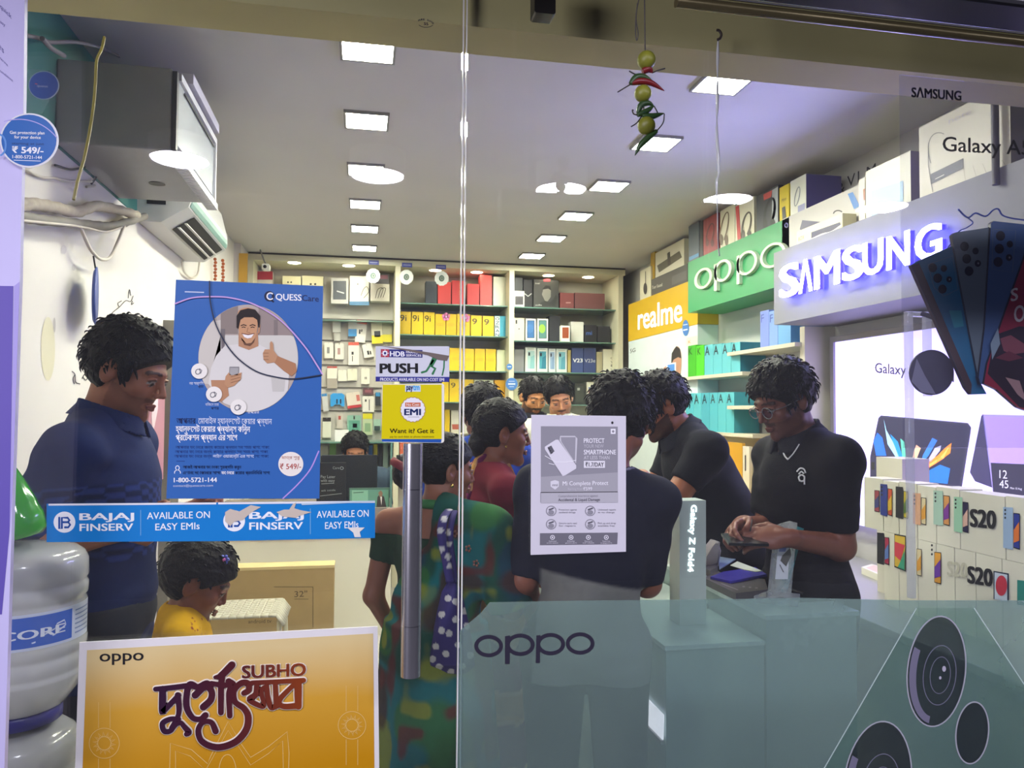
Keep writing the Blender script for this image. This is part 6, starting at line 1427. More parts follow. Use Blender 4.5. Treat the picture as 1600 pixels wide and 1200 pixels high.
# --- back counter at the left with its screens
def back_counter():
    Yk = 5.25; xl, xr = XL+0.06, atY(612, 800, Yk).x
    zt = zY(560, 794, Yk); zw = zY(560, 838, Yk)
    t = thing('back_counter', 'white counter with a taupe band and glass end, left back of the shop', 'counter', ((xl+xr)/2, Yk+0.3, 0))
    MB().box((xl, Yk, 0), (xr, Yk+0.16, zw)).build('base', mat('counter_cream', '#e2dfcb', 0.5, var=0.03), t)
    MB().box((xl-0.002, Yk-0.015, zw), (xr+0.01, Yk+0.16, zt)).box((xl-0.002, Yk+0.16, zt-0.03), (xr+0.01, Yk+0.6, zt)).build('band', mat('counter_taupe', '#857b72', 0.5), t)
    zg_ = zY(612, 690, Yk+0.1)
    MB().box((xr-0.012, Yk+0.02, zt), (xr, Yk+0.55, zg_)).build('glass_end', m_shelfglass, t)
    MB().box((xr-0.0125, Yk+0.012, zt), (xr+0.0005, Yk+0.02, zg_)).build('glass_edge', m_sgedge, t)
    return Yk, zt
Yk, zkt = back_counter()
def mon():
    p, q = atY(500, 790, Yk+0.25), atY(590, 711, Yk+0.25)
    t = thing('monitor_back', 'black monitor on the back counter, hiding the seated person', 'monitor', ((p.x+q.x)/2, Yk+0.25, zkt))
    MB().rbox((p.x, Yk+0.25, zkt+0.05), (q.x, Yk+0.29, q.z), 0.01, axis='Y').build('screen', mat('monitor_black', '#23262a', 0.3), t)
    MB().box(((p.x+q.x)/2-0.04, Yk+0.26, zkt+0.001), ((p.x+q.x)/2+0.04, Yk+0.28, zkt+0.06)).build('stand', m_dark, t)
    MB().box(((p.x+q.x)/2-0.12, Yk+0.2, zkt), ((p.x+q.x)/2+0.12, Yk+0.34, zkt+0.008)).build('base', m_dark, t)
    def sign1(s, c, x0, y0, x1, y1):
        w = c('#8f9494')
        s.text('Care', 520, 733, 530, 733, 4, w, 2); s.ring(534, 731.5, 3, 2.6, 1, w, 2, 16)
        for i, (tx, xx) in enumerate((('Pay Later', 524), ('with easy', 523))): s.text(tx, 501, 747+6*i, xx, 747+6*i, 4.5, w, 2)
        s.line([(502,756),(522,755)], 0.8, w, 2, round_=False); s.line([(500,775),(534,771)], 0.8, w, 2, round_=False); s.text('ask inside', 502, 768, 524, 767, 3, w, 2)
        s.poly([(515,760),(528,757),(520,764),(508,768)], c('#15181a'), 2)
    ybox('counter_sign', 'black printed sign board standing left on the back counter', 'sign', 494, 723, 541, 790, Yk+0.06, 0.02, '#1b1d20', sign1, None, zb=zkt+0.0005)
    def sign2(s, c, x0, y0, x1, y1):
        s.poly([(547,765),(607,765),(607,793),(547,793)], c('#5f8f7a'), 1); s.poly([(550,766),(575,766),(575,790),(550,790)], c('#7fb096'), 2)
        s.poly([(588,793),(590,776),(594,772),(600,776),(604,793)], c('#3a3430'), 3); s.poly([(591,770),(595,766),(598,770),(597,776),(593,776)], c('#8a6a54'), 4); s.poly([(594,776),(597,776),(596,790)], c('#d8d4cc'), 4)
        s.line([(552,770),(568,769)], 1.2, c('#39584c'), 3, round_=False)
    ybox('counter_sign', 'green poster board with a suited figure on the back counter', 'sign', 545, 762, 609, 794, Yk+0.04, 0.012, '#4a6a5c', sign2, None, zb=zkt+0.0005)
mon()
# accessories on the lowest back shelf of the left bay
zlow_ = zY(560, 744, 6.9)
tag(MB().box((atY(392, 700, 6.9).x, 6.80, zlow_-0.012), (atY(612, 700, 6.9).x, 7.01, zlow_)).build('lower_shelf', m_lam), 'low shelf in the left bay behind the seated person', 'shelf')
for (x0, y0, x1, col, lb) in ((500,697,513,'#cfd2c0','cream stack box beside the poster edge, lowest shelf'), (514,693,525,'#7fae62','green packet beside the seated person, lowest shelf'), (567,697,575,'#cfd4d0','white packet right of the seated person, lowest shelf'),
    (575.5,696,582,'#2d64a8','blue packet right of the seated person, lowest shelf'), (583,694,590,'#d0c52c','yellow packet right of the blue one, lowest shelf'), (591,697,597,'#2f3438','dark packet between yellow and pale ones, lowest shelf'),
    (598,692,611,'#a8c4b8','pale green packet at the end of the lowest shelf')):
    ybox('accessory_packet', lb, 'packet', x0, y0, x1, 744, 6.83, 0.1, col, None, 'packets on the lowest shelf of the left bay', zb=zlow_+0.0005)
tag(MB().box((atY(624, 700, 6.9).x, 6.80, zlow_-0.012), (atY(795, 700, 6.9).x, 7.09, zlow_)).build('lower_shelf', m_lam), 'low shelf in the middle bay behind the women', 'shelf')
for (x0, y0, x1, col, lb) in ((624,692,642,'#d9622c','orange packet right of the door sign, low middle shelf'), (694,640,703,'#e0bc0c','yellow box edge low beside the EMI sign'), (704,641,720,'#d8d4c0','white packet with a red mark low in the middle bay'), (722,642,738,'#dcdac8','white packet beside the seam, low in the middle bay')):
    zz_ = zlow_+0.0005 if y0 > 680 else zY(705, 676, 6.83)
    if y0 < 680 and 'yellow box' in lb: tag(MB().box((atY(690, 700, 6.8).x, 6.80, zz_-0.012), (atY(795, 700, 6.8).x, 7.09, zz_-0.001)).build('lower_shelf', m_lam), 'upper low shelf in the middle bay', 'shelf')
    ybox('accessory_packet', lb, 'packet', x0, y0, x1, 744, 6.83, 0.1, col, (lambda s,c,x0,y0,x1,y1: s.poly([(x0+2,y0+22),(x1-2,y0+22),(x1-3,y0+30),(x0+3,y0+30)], c('#b8604c'), 2)) if 'red mark' in lb else None, 'packets low in the middle bay', zb=zz_)

# ------------------------------------------------------------------ glass counters at the right
YC = 1.98; zl0 = zY(1039, 1010, YC); zh0 = zY(1199, 962, YC); xl0, xm0, xr0 = atY(1039, 1010, YC).x, atY(1196, 1000, YC).x, atY(1343, 960, YC).x
m_cnt = mat('counter_panel', '#7f9390', 0.35, var=0.04, scale=3); m_ctop = mat('frosted_top', '#aebfbd', 0.3, var=0.12, scale=60)
YE = 4.25
def counters():
    t = thing('display_counter', 'low frosted glass display counter behind the right glass', 'counter', ((xl0+xm0)/2, 3.1, 0))
    MB().box((xl0+0.006, YC+0.006, 0), (xm0-0.001, YE, zl0-0.012)).build('body', m_cnt, t)
    MB().box((xl0, YC, zl0-0.012), (xm0-0.001, YE, zl0)).build('top', m_ctop, t)
    p = [atX(977, 1055, xl0), atX(1038, 1117, xl0), atX(1037, 1156, xl0), atX(972, 1089, xl0)]
    MB().prism(p, (-0.004, 0, 0)).build('lit_strip', emat('#f2dbe6', 2.4), t)
    MB().prism([atX(972, 1090, xl0), atX(1037, 1157, xl0), atX(1037, 1163, xl0), atX(970, 1094, xl0)], (-0.008, 0, 0)).build('strip_rail', mat('rail_grey', '#8f8a90', 0.4, 0.5), t)
    t = thing('display_counter', 'taller glass display counter where the man in glasses works', 'counter', ((xm0+xr0)/2, 3.1, 0))
    xk = 1.25; MB().box((xm0+0.006, YC+0.006, 0), (xr0-0.006, 2.09, zh0-0.012)).box((xm0+0.006, 2.091, 0), (xk-0.006, YE, zh0-0.012)).build('body', m_cnt, t)
    MB().prism([(xm0, YC, zh0), (xr0, YC, zh0), (xr0, 2.10, zh0), (xk, 2.10, zh0), (xk, YE, zh0), (xm0, YE, zh0)], (0, 0, -0.012)).build('top', m_ctop, t)
    MB().tube([atX(1105,944,xm0-0.003), atX(1106,952,xm0-0.003), atX(1112,962,xm0-0.003)], 0.003, n=6).build('hook', m_steel, t)
counters()
def fold_box():
    Yf = 2.16; p, q = atY(1064, 950, Yf), atY(1103, 782, Yf)
    t = thing('display_box', 'tall pale upright box with glowing white sideways lettering on the low counter', 'display box', ((p.x+q.x)/2, Yf+0.03, zl0))
    MB().box((p.x-0.004, Yf, zl0+0.0005), (q.x, Yf+0.075, q.z)).build('carton', mat('box_silver', '#b4c0ba', 0.4, var=0.02), t)
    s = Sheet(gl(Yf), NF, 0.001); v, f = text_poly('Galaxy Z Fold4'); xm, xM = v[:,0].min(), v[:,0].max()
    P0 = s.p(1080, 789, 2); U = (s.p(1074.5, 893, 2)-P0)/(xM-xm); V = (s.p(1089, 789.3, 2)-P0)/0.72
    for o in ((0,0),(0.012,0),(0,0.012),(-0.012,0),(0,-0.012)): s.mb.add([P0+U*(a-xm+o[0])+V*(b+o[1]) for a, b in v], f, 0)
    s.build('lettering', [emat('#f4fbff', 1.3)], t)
fold_box()
zH = zh0 + 0.0005
def acrylic_stand():
    t = thing('acrylic_stand', 'clear slanted acrylic stand holding a card on the taller counter', 'stand', atZ(1213, 938, zH))
    Ya = atZ(1213, 936, zH).y
    ac = glass_mat('stand_acrylic', tint=(0.9, 0.92, 0.94), refl=0.10, haze=0.30, hcol='#e4e8ec', hscale=20)
    pts = [(1203,934),(1214,822),(1238,815),(1246,817),(1236,932)]
    MB().prism([atY(x, y, Ya) for x, y in pts], (0, 0.016, 0)).build('slab', ac, t)
    c = Pal(0.3); s = Sheet(gl(Ya-0.001), NF, 0.0006)
    s.poly([(1216,850),(1234,850),(1231,905),(1211,905)], c('#c9ccd4'), 0); s.poly([(1218,852),(1230,852),(1227,862),(1217,862)], c('#7c84b8'), 1)
    s.poly([(1222,868),(1234,856),(1236,868),(1228,885),(1219,876)], c('#5c5a56'), 2); s.line([(1218,882),(1224,894)], 1.4, c('#6a686a'), 2)
    s.build('card', c.mats(), t)
    MB().prism([atZ(x, y, zH+0.02) for x, y in ((1178,931),(1202,922),(1250,928),(1247,938))], (0, 0, -0.0195)).build('base', ac, t)
    q0 = [atY(x, y, Ya+0.04) for x, y in ((1245,822),(1256,826),(1230,925),(1215,927))]
    MB().prism(q0, (0, 0.008, 0)).build('handset', mat('handset_teal', '#3f8f94', 0.25, coat=0.5), t)
acrylic_stand()
def slab_on(name, lb, cat, pts, z, h, col, draw=None, rough=0.4):
    P3 = [atZ(x, y, z+h) for x, y in pts]; c = Pal(rough); s = Sheet(lambda x, y: atZ(x, y, z+h), (0,0,1), 0.0008)
    s.mb.prism(P3, (0,0,-h+0.0004), c(col))
    if draw: draw(s, c)
    return tag(s.build(name, c.mats()), lb, cat)
slab_on('laptop', 'closed dark grey laptop on the taller counter', 'laptop', [(1100,903),(1118,893),(1195,905),(1200,921),(1150,927)], zH, 0.022, '#4c474a', lambda s,c: (s.line([(1127,912),(1153,922)], 0.9, c('#9a9496'), 1, round_=False), [s.rect(1160+10*i, 916+i, 1164+10*i, 918+i, c('#8a8486'), 1) for i in range(3)]))
slab_on('folder', 'indigo folder lying on the dark laptop', 'folder', [(1110,901),(1130,893),(1180,886),(1198,897),(1142,908)], zH+0.0225, 0.008, '#4640a8', None, 0.25)
slab_on('receipt', 'pale receipt curling behind the indigo folder', 'paper', [(1141,883),(1152,877),(1192,892),(1180,893),(1163,890)], zH+0.031, 0.002, '#cfd6c0')
mb = MB(); c0 = atZ(1112, 885, zH+0.02)
pts = [(1098,884),(1104,870),(1112,856),(1120,846),(1125,847),(1124,862),(1120,880),(1110,884)]
mb.prism([atY(x, y, c0.y) for x, y in pts], (0.0, 0.05, 0)); mb.tube([atY(1120,847,c0.y), atY(1124,860,c0.y+0.02), atY(1120,884,c0.y+0.04)], 0.006, n=8)
tag(mb.build('paper_bag', mat('crumpled_white', '#c9c4c6', 0.6, var=0.15, bump=0.4)), 'crumpled white paper bag behind the upright lettered box', 'bag')
slab_on('plastic_cover', 'clear blue plastic cover beside the crumpled bag', 'cover', [(1122,868),(1134,862),(1150,873),(1124,889)], zH+0.02, 0.004, '#8ea4c4')
slab_on('charger_brick', 'grey adapters beside the crumpled bag', 'adapter', [(1098,885),(1112,878),(1122,884),(1110,892)], zH, 0.024, '#6a6664')
pen = [atZ(1235,921,zH+0.006), atZ(1254,927,zH+0.006)]
tag(MB().tube(pen, 0.0045, n=8).build('pen', m_dark), 'dark pen by the foot of the acrylic stand', 'pen')
# --- packing table with yellow boards at the right back
zT = zY(1165, 770, 4.1)
def packing_table():
    t = thing('packing_table', 'yellow topped table under the right wall shelves', 'table', (1.95, 4.2, 0))
    MB().box((1.62, 3.72, zT-0.03), (XR-0.005, 4.9, zT)).build('top', mat('table_yellow', '#c8a43c', 0.45, var=0.08), t)
    for x in (1.66, XR-0.05):
        for y in (3.78, 4.84): MB().box((x-0.025, y-0.025, 0), (x+0.025, y+0.025, zT-0.03)).build('leg', mat('table_leg', '#6b5a38', 0.6), t)
packing_table()
xbox('leaning_board', 'yellow board standing on the packing table', 'board', 2.25, 1130, 690, 1160, 742, 0.02, '#c8961c', None, None, zb=zT+0.0005)
xbox('leaning_board', 'narrow white board beside the yellow one on the packing table', 'board', 2.22, 1160.5, 697, 1171, 742, 0.02, '#d6d2c4', lambda s,c: s.line([(1165,712),(1165,735)], 2, c('#3a3430'), 2), None, zb=zT+0.0005)
t = thing('shopping_bag', 'dark grey shopping bag with a pale loop handle on the packing table', 'bag', atY(1185, 752, 4.7))
MB().prism([atY(x, y, 4.7) for x, y in ((1162,752),(1182,698),(1212,702),(1204,756))], (0.01, 0.06, 0)).build('bag', mat('bag_grey', '#5c5a52', 0.35), t)
MB().tube(smooth_path([tuple(atY(x, y, 4.694)) for x, y in ((1172,727),(1176,734),(1188,736),(1200,731),(1206,722))], 5), 0.005, n=6).build('handle', mat('bag_handle', '#a09c8c', 0.5), t)
a_, b_ = atY(1152, 788, 3.86), atY(1191, 792, 3.74)
zr = zT+0.035
t = thing('paper_roll', 'cream paper roll lying at the front of the packing table', 'roll', (1.82, 3.8, zT))
MB().tube([(1.70, 3.98, zr), (1.86, 3.75, zr)], 0.033, n=20).build('roll', mat('roll_cream', '#cdb878', 0.6), t)
dv = Vector((0.16, -0.23, 0)).normalized(); MB().tube([Vector((1.86, 3.75, zr))+dv*0.0005, Vector((1.86, 3.75, zr))+dv*0.003], 0.026, n=20).build('core', mat('roll_core', '#9a948a', 0.7), t)
mb = MB(); random.seed(3)
for k in range(5):
    mb.tube(smooth_path([(1.75+0.12*random.random()+0.05*j, 4.0+0.25*random.random(), zT+0.006+0.006*k) for j in range(6)], 4), 0.004, n=6)
tag(mb.build('cable_tangle', mat('cable_cream', '#d8cfa4', 0.5)), 'tangle of cream cables on the packing table', 'cables')

# ------------------------------------------------------------------ charm of limes and chillies, hook and string in front of the glass
def charm():
    Y = 1.31
    A = lambda x, y: atY(x, y, Y)
    t = thing('lime_chilli_charm', 'hanging charm of three limes threaded with chillies, before the glass', 'charm', A(1008, 242))
    MB().tube([A(1007, -6), A(1008, 80), A(1003, 145), A(1009, 195)], 0.0012, n=6).build('thread', mat('thread_grey', '#4a4640', 0.8), t)
    MB().tube(smooth_path([tuple(A(x, y)) for x, y in ((999,-5),(994,22),(993,50),(995,63),(997,52),(994,30),(996,5))], 5), 0.0011, n=6).build('loose_thread', mat('thread_grey', '#4a4640', 0.8), t)
    lime = mat('lime_skin', '#86882a', 0.45, var=0.3, scale=30, bump=0.15)
    for (x, y, r) in ((1010,94,15),(1004.5,146.5,14),(1010,196.5,14.5)): MB().ball(A(x, y), r*Y*1.03/1200*1.0, n=22).build('lime', lime, t)
    gm = mat('chilli_green', '#34502a', 0.35, var=0.2); rm = mat('chilli_red', '#7a1a20', 0.35, var=0.2); sm = mat('chilli_stem', '#2c2a24', 0.6)
    def chilli(pts, r, m, stem=None):
        P3 = smooth_path([tuple(A(*p)) for p in pts], 6); n = len(P3)
        o = MB().tube(P3, r, n=10, rr=[max(0.0006, r*math.sin(math.pi*min(1, 0.18+0.82*i/(n-1)))**0.7) for i in range(n)]).build('chilli', m, t)
        if stem: MB().tube(smooth_path([tuple(A(*p)) for p in stem], 4), 0.0012, n=6).build('stem', sm, o)
    chilli([(1004,112),(1013,108),(1020,114)], 0.007, rm, [(1019,114),(1028,110),(1039,107)])
    chilli([(985,131),(994,121),(1008,121),(1022,130)], 0.006, gm, [(985,132),(975,138),(965,144)])
    chilli([(987,130),(1000,127),(1018,130),(1038,142)], 0.0065, rm, [(996,118),(988,114),(983,111)])
    chilli([(997,176),(1002,164),(1013,161),(1022,166)], 0.0058, gm, [(1022,166),(1026,173),(1028,178)])
    chilli([(996,180),(1010,174),(1022,165)], 0.0058, gm, [(996,180),(990,178),(988,172),(990,173)])
    chilli([(1003,181),(1018,182),(1038,177)], 0.006, gm, [(1003,181),(995,192),(986,198)])
    chilli([(1026,205),(1012,216),(1000,228),(992,243)], 0.0062, gm, [(1038,178),(1036,192),(1026,205)])
charm()
t = thing('wall_hook', 'rusty hook on the beam with a clear twisted string hanging from it', 'hook', atY(1122, 55, 1.56))
hk = [tuple(atY(x, y, 1.57)) for x, y in ((1120,47),(1124,48),(1127,54),(1125,60),(1121,62))]
MB().tube(smooth_path(hk, 4), 0.003, n=8).build('hook', mat('rust', '#3c342c', 0.7), t)
st_ = smooth_path([tuple(atY(x, y, 1.575)) for x, y in ((1122,60),(1121,100),(1121,150),(1120,200),(1123,268),(1119.5,285),(1121,330),(1122,380),(1124,400))], 5); n = len(st_)
MB().tube(st_, 0.002, n=6, rr=[0.0012+0.0022*abs(math.sin(i*0.45))*(1 if i < n*0.7 else 0.2) for i in range(n)]).build('string', mat('clear_string', '#d0d2d0', 0.15, spec=0.9), t)
q = atY(850, 12, 1.5)
tag(MB().rbox((q.x-0.022, 1.49, q.z-0.017), (q.x+0.022, 1.53, q.z+0.08), 0.005, axis='Y').build('door_stop', mat('clamp_black', '#1c1a18', 0.35)), 'small black clamp hanging at the top of the glass', 'clamp')
# ------------------------------------------------------------------ people: smooth bodies from blended solids, meshed with surface nets
F4 = np.float32
def smin(a, b, k):
    if k <= 0: return np.minimum(a, b)
    h = np.clip(0.5 + 0.5*(b-a)/k, 0, 1); return b + (a-b)*h - k*h*(1-h)
def smax(a, b, k): return -smin(-a, -b, k)
def cap(p, a, b, r1, r2=None):
    a = np.asarray(a, F4); b = np.asarray(b, F4); r2 = r1 if r2 is None else r2
    ba = b-a; pa = p-a; h = np.clip(pa @ ba / max(float(ba @ ba), 1e-9), 0, 1)
    return np.sqrt(((pa - h[:, None]*ba)**2).sum(1)) - (r1 + (r2-r1)*h)
def ell(p, c, r, R=None):
    q = p - np.asarray(c, F4)
    if R is not None: q = q @ np.asarray(R, F4)
    r = np.asarray(r, F4); k0 = np.sqrt(((q/r)**2).sum(1)); k1 = np.sqrt(((q/(r*r))**2).sum(1))
    return k0*(k0-1)/np.maximum(k1, 1e-6)
def sph(p, c, r): return np.sqrt(((p-np.asarray(c, F4))**2).sum(1)) - r
def plane(p, c, n): n = np.asarray(n, F4); return (p-np.asarray(c, F4)) @ (n/np.linalg.norm(n))
_rng = np.random.RandomState(5); _lat = _rng.rand(32, 32, 32).astype(F4)
def vnoise(p, f, sc=(1, 1, 1)):
    q = p*np.asarray(sc, F4)*f + 100; i = np.floor(q).astype(int); t = q-i; t = t*t*(3-2*t); i &= 31; j = (i+1) & 31
    def L(a, b, c): return _lat[a[:, 0] if a is i else a[:, 0], b[:, 1], c[:, 2]]
    x0 = L(i,i,i)*(1-t[:,0])+L(j,i,i)*t[:,0]; x1 = L(i,j,i)*(1-t[:,0])+L(j,j,i)*t[:,0]
    x2 = L(i,i,j)*(1-t[:,0])+L(j,i,j)*t[:,0]; x3 = L(i,j,j)*(1-t[:,0])+L(j,j,j)*t[:,0]
    y0 = x0*(1-t[:,1])+x1*t[:,1]; y1 = x2*(1-t[:,1])+x3*t[:,1]
    return y0*(1-t[:,2])+y1*t[:,2] - 0.5
def grid_axis(lo, hi, h, fine=None):
    """grid lines, optionally finer inside some ranges"""
    out = [lo]
    while out[-1] < hi:
        x = out[-1]; s = h
        for (a, b, hf) in (fine or []):
            if a <= x < b: s = min(s, hf)
        out.append(x+s)
    return np.array(out, F4)
def nets(f, ax):
    """surface nets of f on a rectilinear grid; f is only evaluated in full near the surface"""
    n = [len(a) for a in ax]; c = 4; ci = [np.unique(np.append(np.arange(0, m, c), m-1)) for m in n]
    G = np.stack(np.meshgrid(*[a[i] for a, i in zip(ax, ci)], indexing='ij'), -1).reshape(-1, 3)
    dc = f(G).reshape([len(i) for i in ci])
    near = [np.minimum(np.round(np.arange(m)/c).astype(int), len(i)-1) for m, i in zip(n, ci)]
    D = dc[np.ix_(*near)].astype(F4).copy(); hm = max(float(np.diff(a).max()) for a in ax)
    idx = np.argwhere(np.abs(D) < hm*6.5)
    P = np.stack([ax[k][idx[:, k]] for k in range(3)], 1)
    val = np.concatenate([f(P[i:i+200000]) for i in range(0, len(P), 200000)]) if len(P) else np.zeros(0)
    D[idx[:, 0], idx[:, 1], idx[:, 2]] = val
    s = D < 0
    m = s[:-1,:-1,:-1].astype(np.int8)
    tot = sum(s[a:n[0]-1+a, b:n[1]-1+b, c_:n[2]-1+c_].astype(np.int8) for a in (0,1) for b in (0,1) for c_ in (0,1))
    cells = np.argwhere((tot > 0) & (tot < 8)); vid = -np.ones([k-1 for k in n], int); vid[cells[:,0], cells[:,1], cells[:,2]] = np.arange(len(cells))
    acc = np.zeros((len(cells), 3)); cnt = np.zeros(len(cells))
    for a in range(3):
        o = [k for k in range(3) if k != a]
        for u in (0, 1):
            for v in (0, 1):
                c0 = cells.copy(); c0[:, o[0]] += u; c0[:, o[1]] += v; c1 = c0.copy(); c1[:, a] += 1
                d0 = D[c0[:,0], c0[:,1], c0[:,2]]; d1 = D[c1[:,0], c1[:,1], c1[:,2]]; k = (d0 < 0) != (d1 < 0)
                t = np.where(k, d0/np.where(k, d0-d1, 1), 0)
                for q in range(3):
                    x0 = ax[q][c0[:, q]]; x1 = ax[q][c1[:, q]]; acc[:, q] += np.where(k, x0+(x1-x0)*t, 0)
                cnt += k
    V = acc/np.maximum(cnt, 1)[:, None]; quads = []
    for a in range(3):
        o = [(a+1) % 3, (a+2) % 3]
        sl0 = [slice(None)]*3; sl1 = [slice(None)]*3; sl0[a] = slice(0, n[a]-1); sl1[a] = slice(1, n[a])
        A, B = s[tuple(sl0)], s[tuple(sl1)]; e = np.argwhere(A != B)
        e = e[(e[:, o[0]] > 0) & (e[:, o[1]] > 0) & (e[:, o[0]] < n[o[0]]-1) & (e[:, o[1]] < n[o[1]]-1)]
        def at(d0, d1): q = e.copy(); q[:, o[0]] += d0; q[:, o[1]] += d1; return vid[q[:,0], q[:,1], q[:,2]]
        Q = np.stack([at(-1,-1), at(0,-1), at(0,0), at(-1,0)], 1); fl = ~A[e[:,0], e[:,1], e[:,2]]; Q[fl] = Q[fl][:, ::-1]
        quads.append(Q[(Q >= 0).all(1)])
    return V, np.concatenate(quads)

def rot3(ax, deg): return np.array(Matrix.Rotation(math.radians(deg), 3, ax), F4)
SKIN = mat('skin', '#8a5a40', 0.45, var=0.05, scale=40, attr='Col', spec=0.35)
CLOTH = mat('cloth', '#303040', 0.85, var=0.10, scale=60, attr='Col', spec=0.2, bump=0.08)
HAIR = mat('hair', '#14110f', 0.55, var=0.35, scale=120, bump=0.4, attr='Col', spec=0.22)

class Figure:
    """a person in a local frame (x right, y forward, z up, feet on 0, about 1.7 tall) that is then turned, scaled and set down"""
    def __init__(s, label, head_px, Y, turn, lean=0, head_yaw=0, head_pitch=0, head_roll=0, cat='person', sit=False, group=None, skin='#7a4a34', hs=1.0, female=False, width=1.0, arms=None, lean_side=0, neck_fwd=0.0, head_dx=0.0, head_dz=0.0, nose=1.0):
        s.nose = nose
        s.J = J = {}
        hz = 0.0
        J['pelvis'] = (0, 0, .96); J['waist'] = (0, .005, 1.10); J['chest'] = (0, 0, 1.27); J['neck'] = (0, -.012, 1.435)
        sw = .185*width; s.width = width; s.female = female
        for sd, nm in ((-1, 'L'), (1, 'R')):
            J['sh'+nm] = (sd*sw, -.012, 1.372)
            J['hip'+nm] = (sd*.092, 0, .92); J['knee'+nm] = (sd*.10, .015, .50); J['ank'+nm] = (sd*.105, -.015, .085); J['toe'+nm] = (sd*.125, .15, .03)
        if sit:
            for nm, sd in (('L', -1), ('R', 1)): J['knee'+nm] = (sd*.11, .42, .93); J['ank'+nm] = (sd*.11, .42, .5); J['toe'+nm] = (sd*.12, .58, .45)
        J['head'] = (head_dx, .025+neck_fwd, 1.575+head_dz)
        up = [k for k in J if k in ('waist', 'chest', 'neck', 'shL', 'shR', 'head')]
        R = rot3('X', -lean) @ rot3('Y', lean_side); pv = np.array(J['pelvis'], F4)
        for k in up:
            f = 0.5 if k == 'waist' else 1.0
            Rk = rot3('X', -lean*f) @ rot3('Y', lean_side*f); J[k] = tuple(Rk @ (np.array(J[k], F4)-pv) + pv)
        s.RT = R
        arms = arms or {}
        for nm, sd in (('L', -1), ('R', 1)):
            sh = np.array(J['sh'+nm])
            J['el'+nm] = tuple(sh + np.array(arms.get('u'+nm, (sd*.05, -.03, -.27))))
            J['wr'+nm] = tuple(np.array(J['el'+nm]) + np.array(arms.get('f'+nm, (sd*.0, .09, -.22))))
        s.arms = arms
        s.RH = rot3('Z', head_yaw) @ rot3('X', -lean*0.3-head_pitch) @ rot3('Y', head_roll); s.hs = hs
        s.J = {k: np.array(v, F4) for k, v in J.items()}
        s.J['hn'] = s.J['head'] + s.RH @ np.array((0, -.025, -.05), F4)
        tgt = atY(head_px[0], head_px[1], Y); s.turn = turn
        zoff = 0.49 if sit else 0.0; s.zoff = zoff
        hl = s.J['head']; s.scale = sc = tgt.z/(hl[2]-zoff)
        RZ = Matrix.Rotation(math.radians(turn), 3, 'Z'); off = RZ @ Vector((hl[0]*sc, hl[1]*sc, 0))
        s.base = Vector((tgt.x-off.x, tgt.y-off.y, 0)); s.skin = tuple(1.75*v for v in S(skin)[:3])
        s.M = Matrix.Translation(s.base) @ RZ.to_4x4() @ Matrix.Scale(sc, 4) @ Matrix.Translation((0, 0, -zoff))
        s.root = thing('person', label, cat, s.base, group)
    def loc(s, wpt): return np.array(s.M.inverted() @ Vector(wpt), F4)
    def hp(s, p): return ((p - s.J['head']) @ s.RH)/s.hs          # into the head's frame (x right, y face, z crown)
    def hw(s, q): return s.J['head'] + s.RH @ (np.asarray(q, F4)*s.hs)
    # --- solids
    def torso(s, p, g=0.0):
        J = s.J; R = s.RT; w = s.width; k = .06
        q = lambda c: c
        if s.female:
            d = ell(p, J['pelvis'], (.165+g, .125+g, .13+g)); d = smin(d, ell(p, J['waist'], (.125*w+g, .10+g, .15+g), R), k)
            d = smin(d, ell(p, J['chest'], (.15*w+g, .105+g, .16+g), R), k)
            for sd in (-1, 1): d = smin(d, sph(p, J['chest'] + R @ np.array((sd*.07, .085, .0), F4), .062+g), .04)
        else:
            d = ell(p, J['pelvis'], (.155+g, .115+g, .13+g)); d = smin(d, ell(p, J['waist'], (.135*w+g, .105+g, .15+g), R), k)
            d = smin(d, ell(p, J['chest'], (.165*w+g, .115+g, .17+g), R), k)
        d = smin(d, cap(p, J['shL'], J['neck'] + R @ np.array((-.02, -.01, -.01), F4), .052+g, .05+g), .05)
        d = smin(d, cap(p, J['shR'], J['neck'] + R @ np.array((.02, -.01, -.01), F4), .052+g, .05+g), .05)
        return d
    def arm(s, p, nm, g=0.0, f=1.0):
        J = s.J; e = J['sh'+nm] + (J['el'+nm]-J['sh'+nm])*f
        k = .82 if s.female else 1.0
        return cap(p, J['sh'+nm], e, .054*k+g, (.054+(.042-.054)*f)*k+g)
    def forearm(s, p, nm, g=0.0): k = .85 if s.female else 1.0; return cap(p, s.J['el'+nm], s.J['wr'+nm], .042*k+g, .027*k+g)
    def legs(s, p, g=0.0):
        J = s.J; d = None
        for nm in 'LR':
            e = smin(cap(p, J['hip'+nm], J['knee'+nm], .086+g, .058+g), cap(p, J['knee'+nm], J['ank'+nm], .055+g, .040+g), .03)
            d = e if d is None else smin(d, e, .02)
        return d
    def hand(s, p, nm):
        A = s.arms; w = s.J['wr'+nm]; sd = -1 if nm == 'L' else 1
        dr = np.array(A.get('h'+nm, s.J['wr'+nm]-s.J['el'+nm]), F4); dr /= np.linalg.norm(dr)
        pn = np.array(A.get('p'+nm, (-sd, 0.2, 0)), F4); pn -= dr*(pn @ dr); pn /= np.linalg.norm(pn)   # palm faces this way
        sdv = np.cross(dr, pn); 
        th = np.array(A.get('t'+nm, (0, 1, 0)), F4)
        if sdv @ th < 0: sdv = -sdv                                    # side of the thumb
        cu = A.get('c'+nm, 0.5); k = .9 if s.female else 1.0
        R = np.stack([sdv, dr, pn], 1)
        d = smin(cap(p, w-dr*.02, w+dr*.02, .024*k, .026*k), ell(p, w+dr*.05*k, (.040*k, .050*k, .017*k), R), .015)
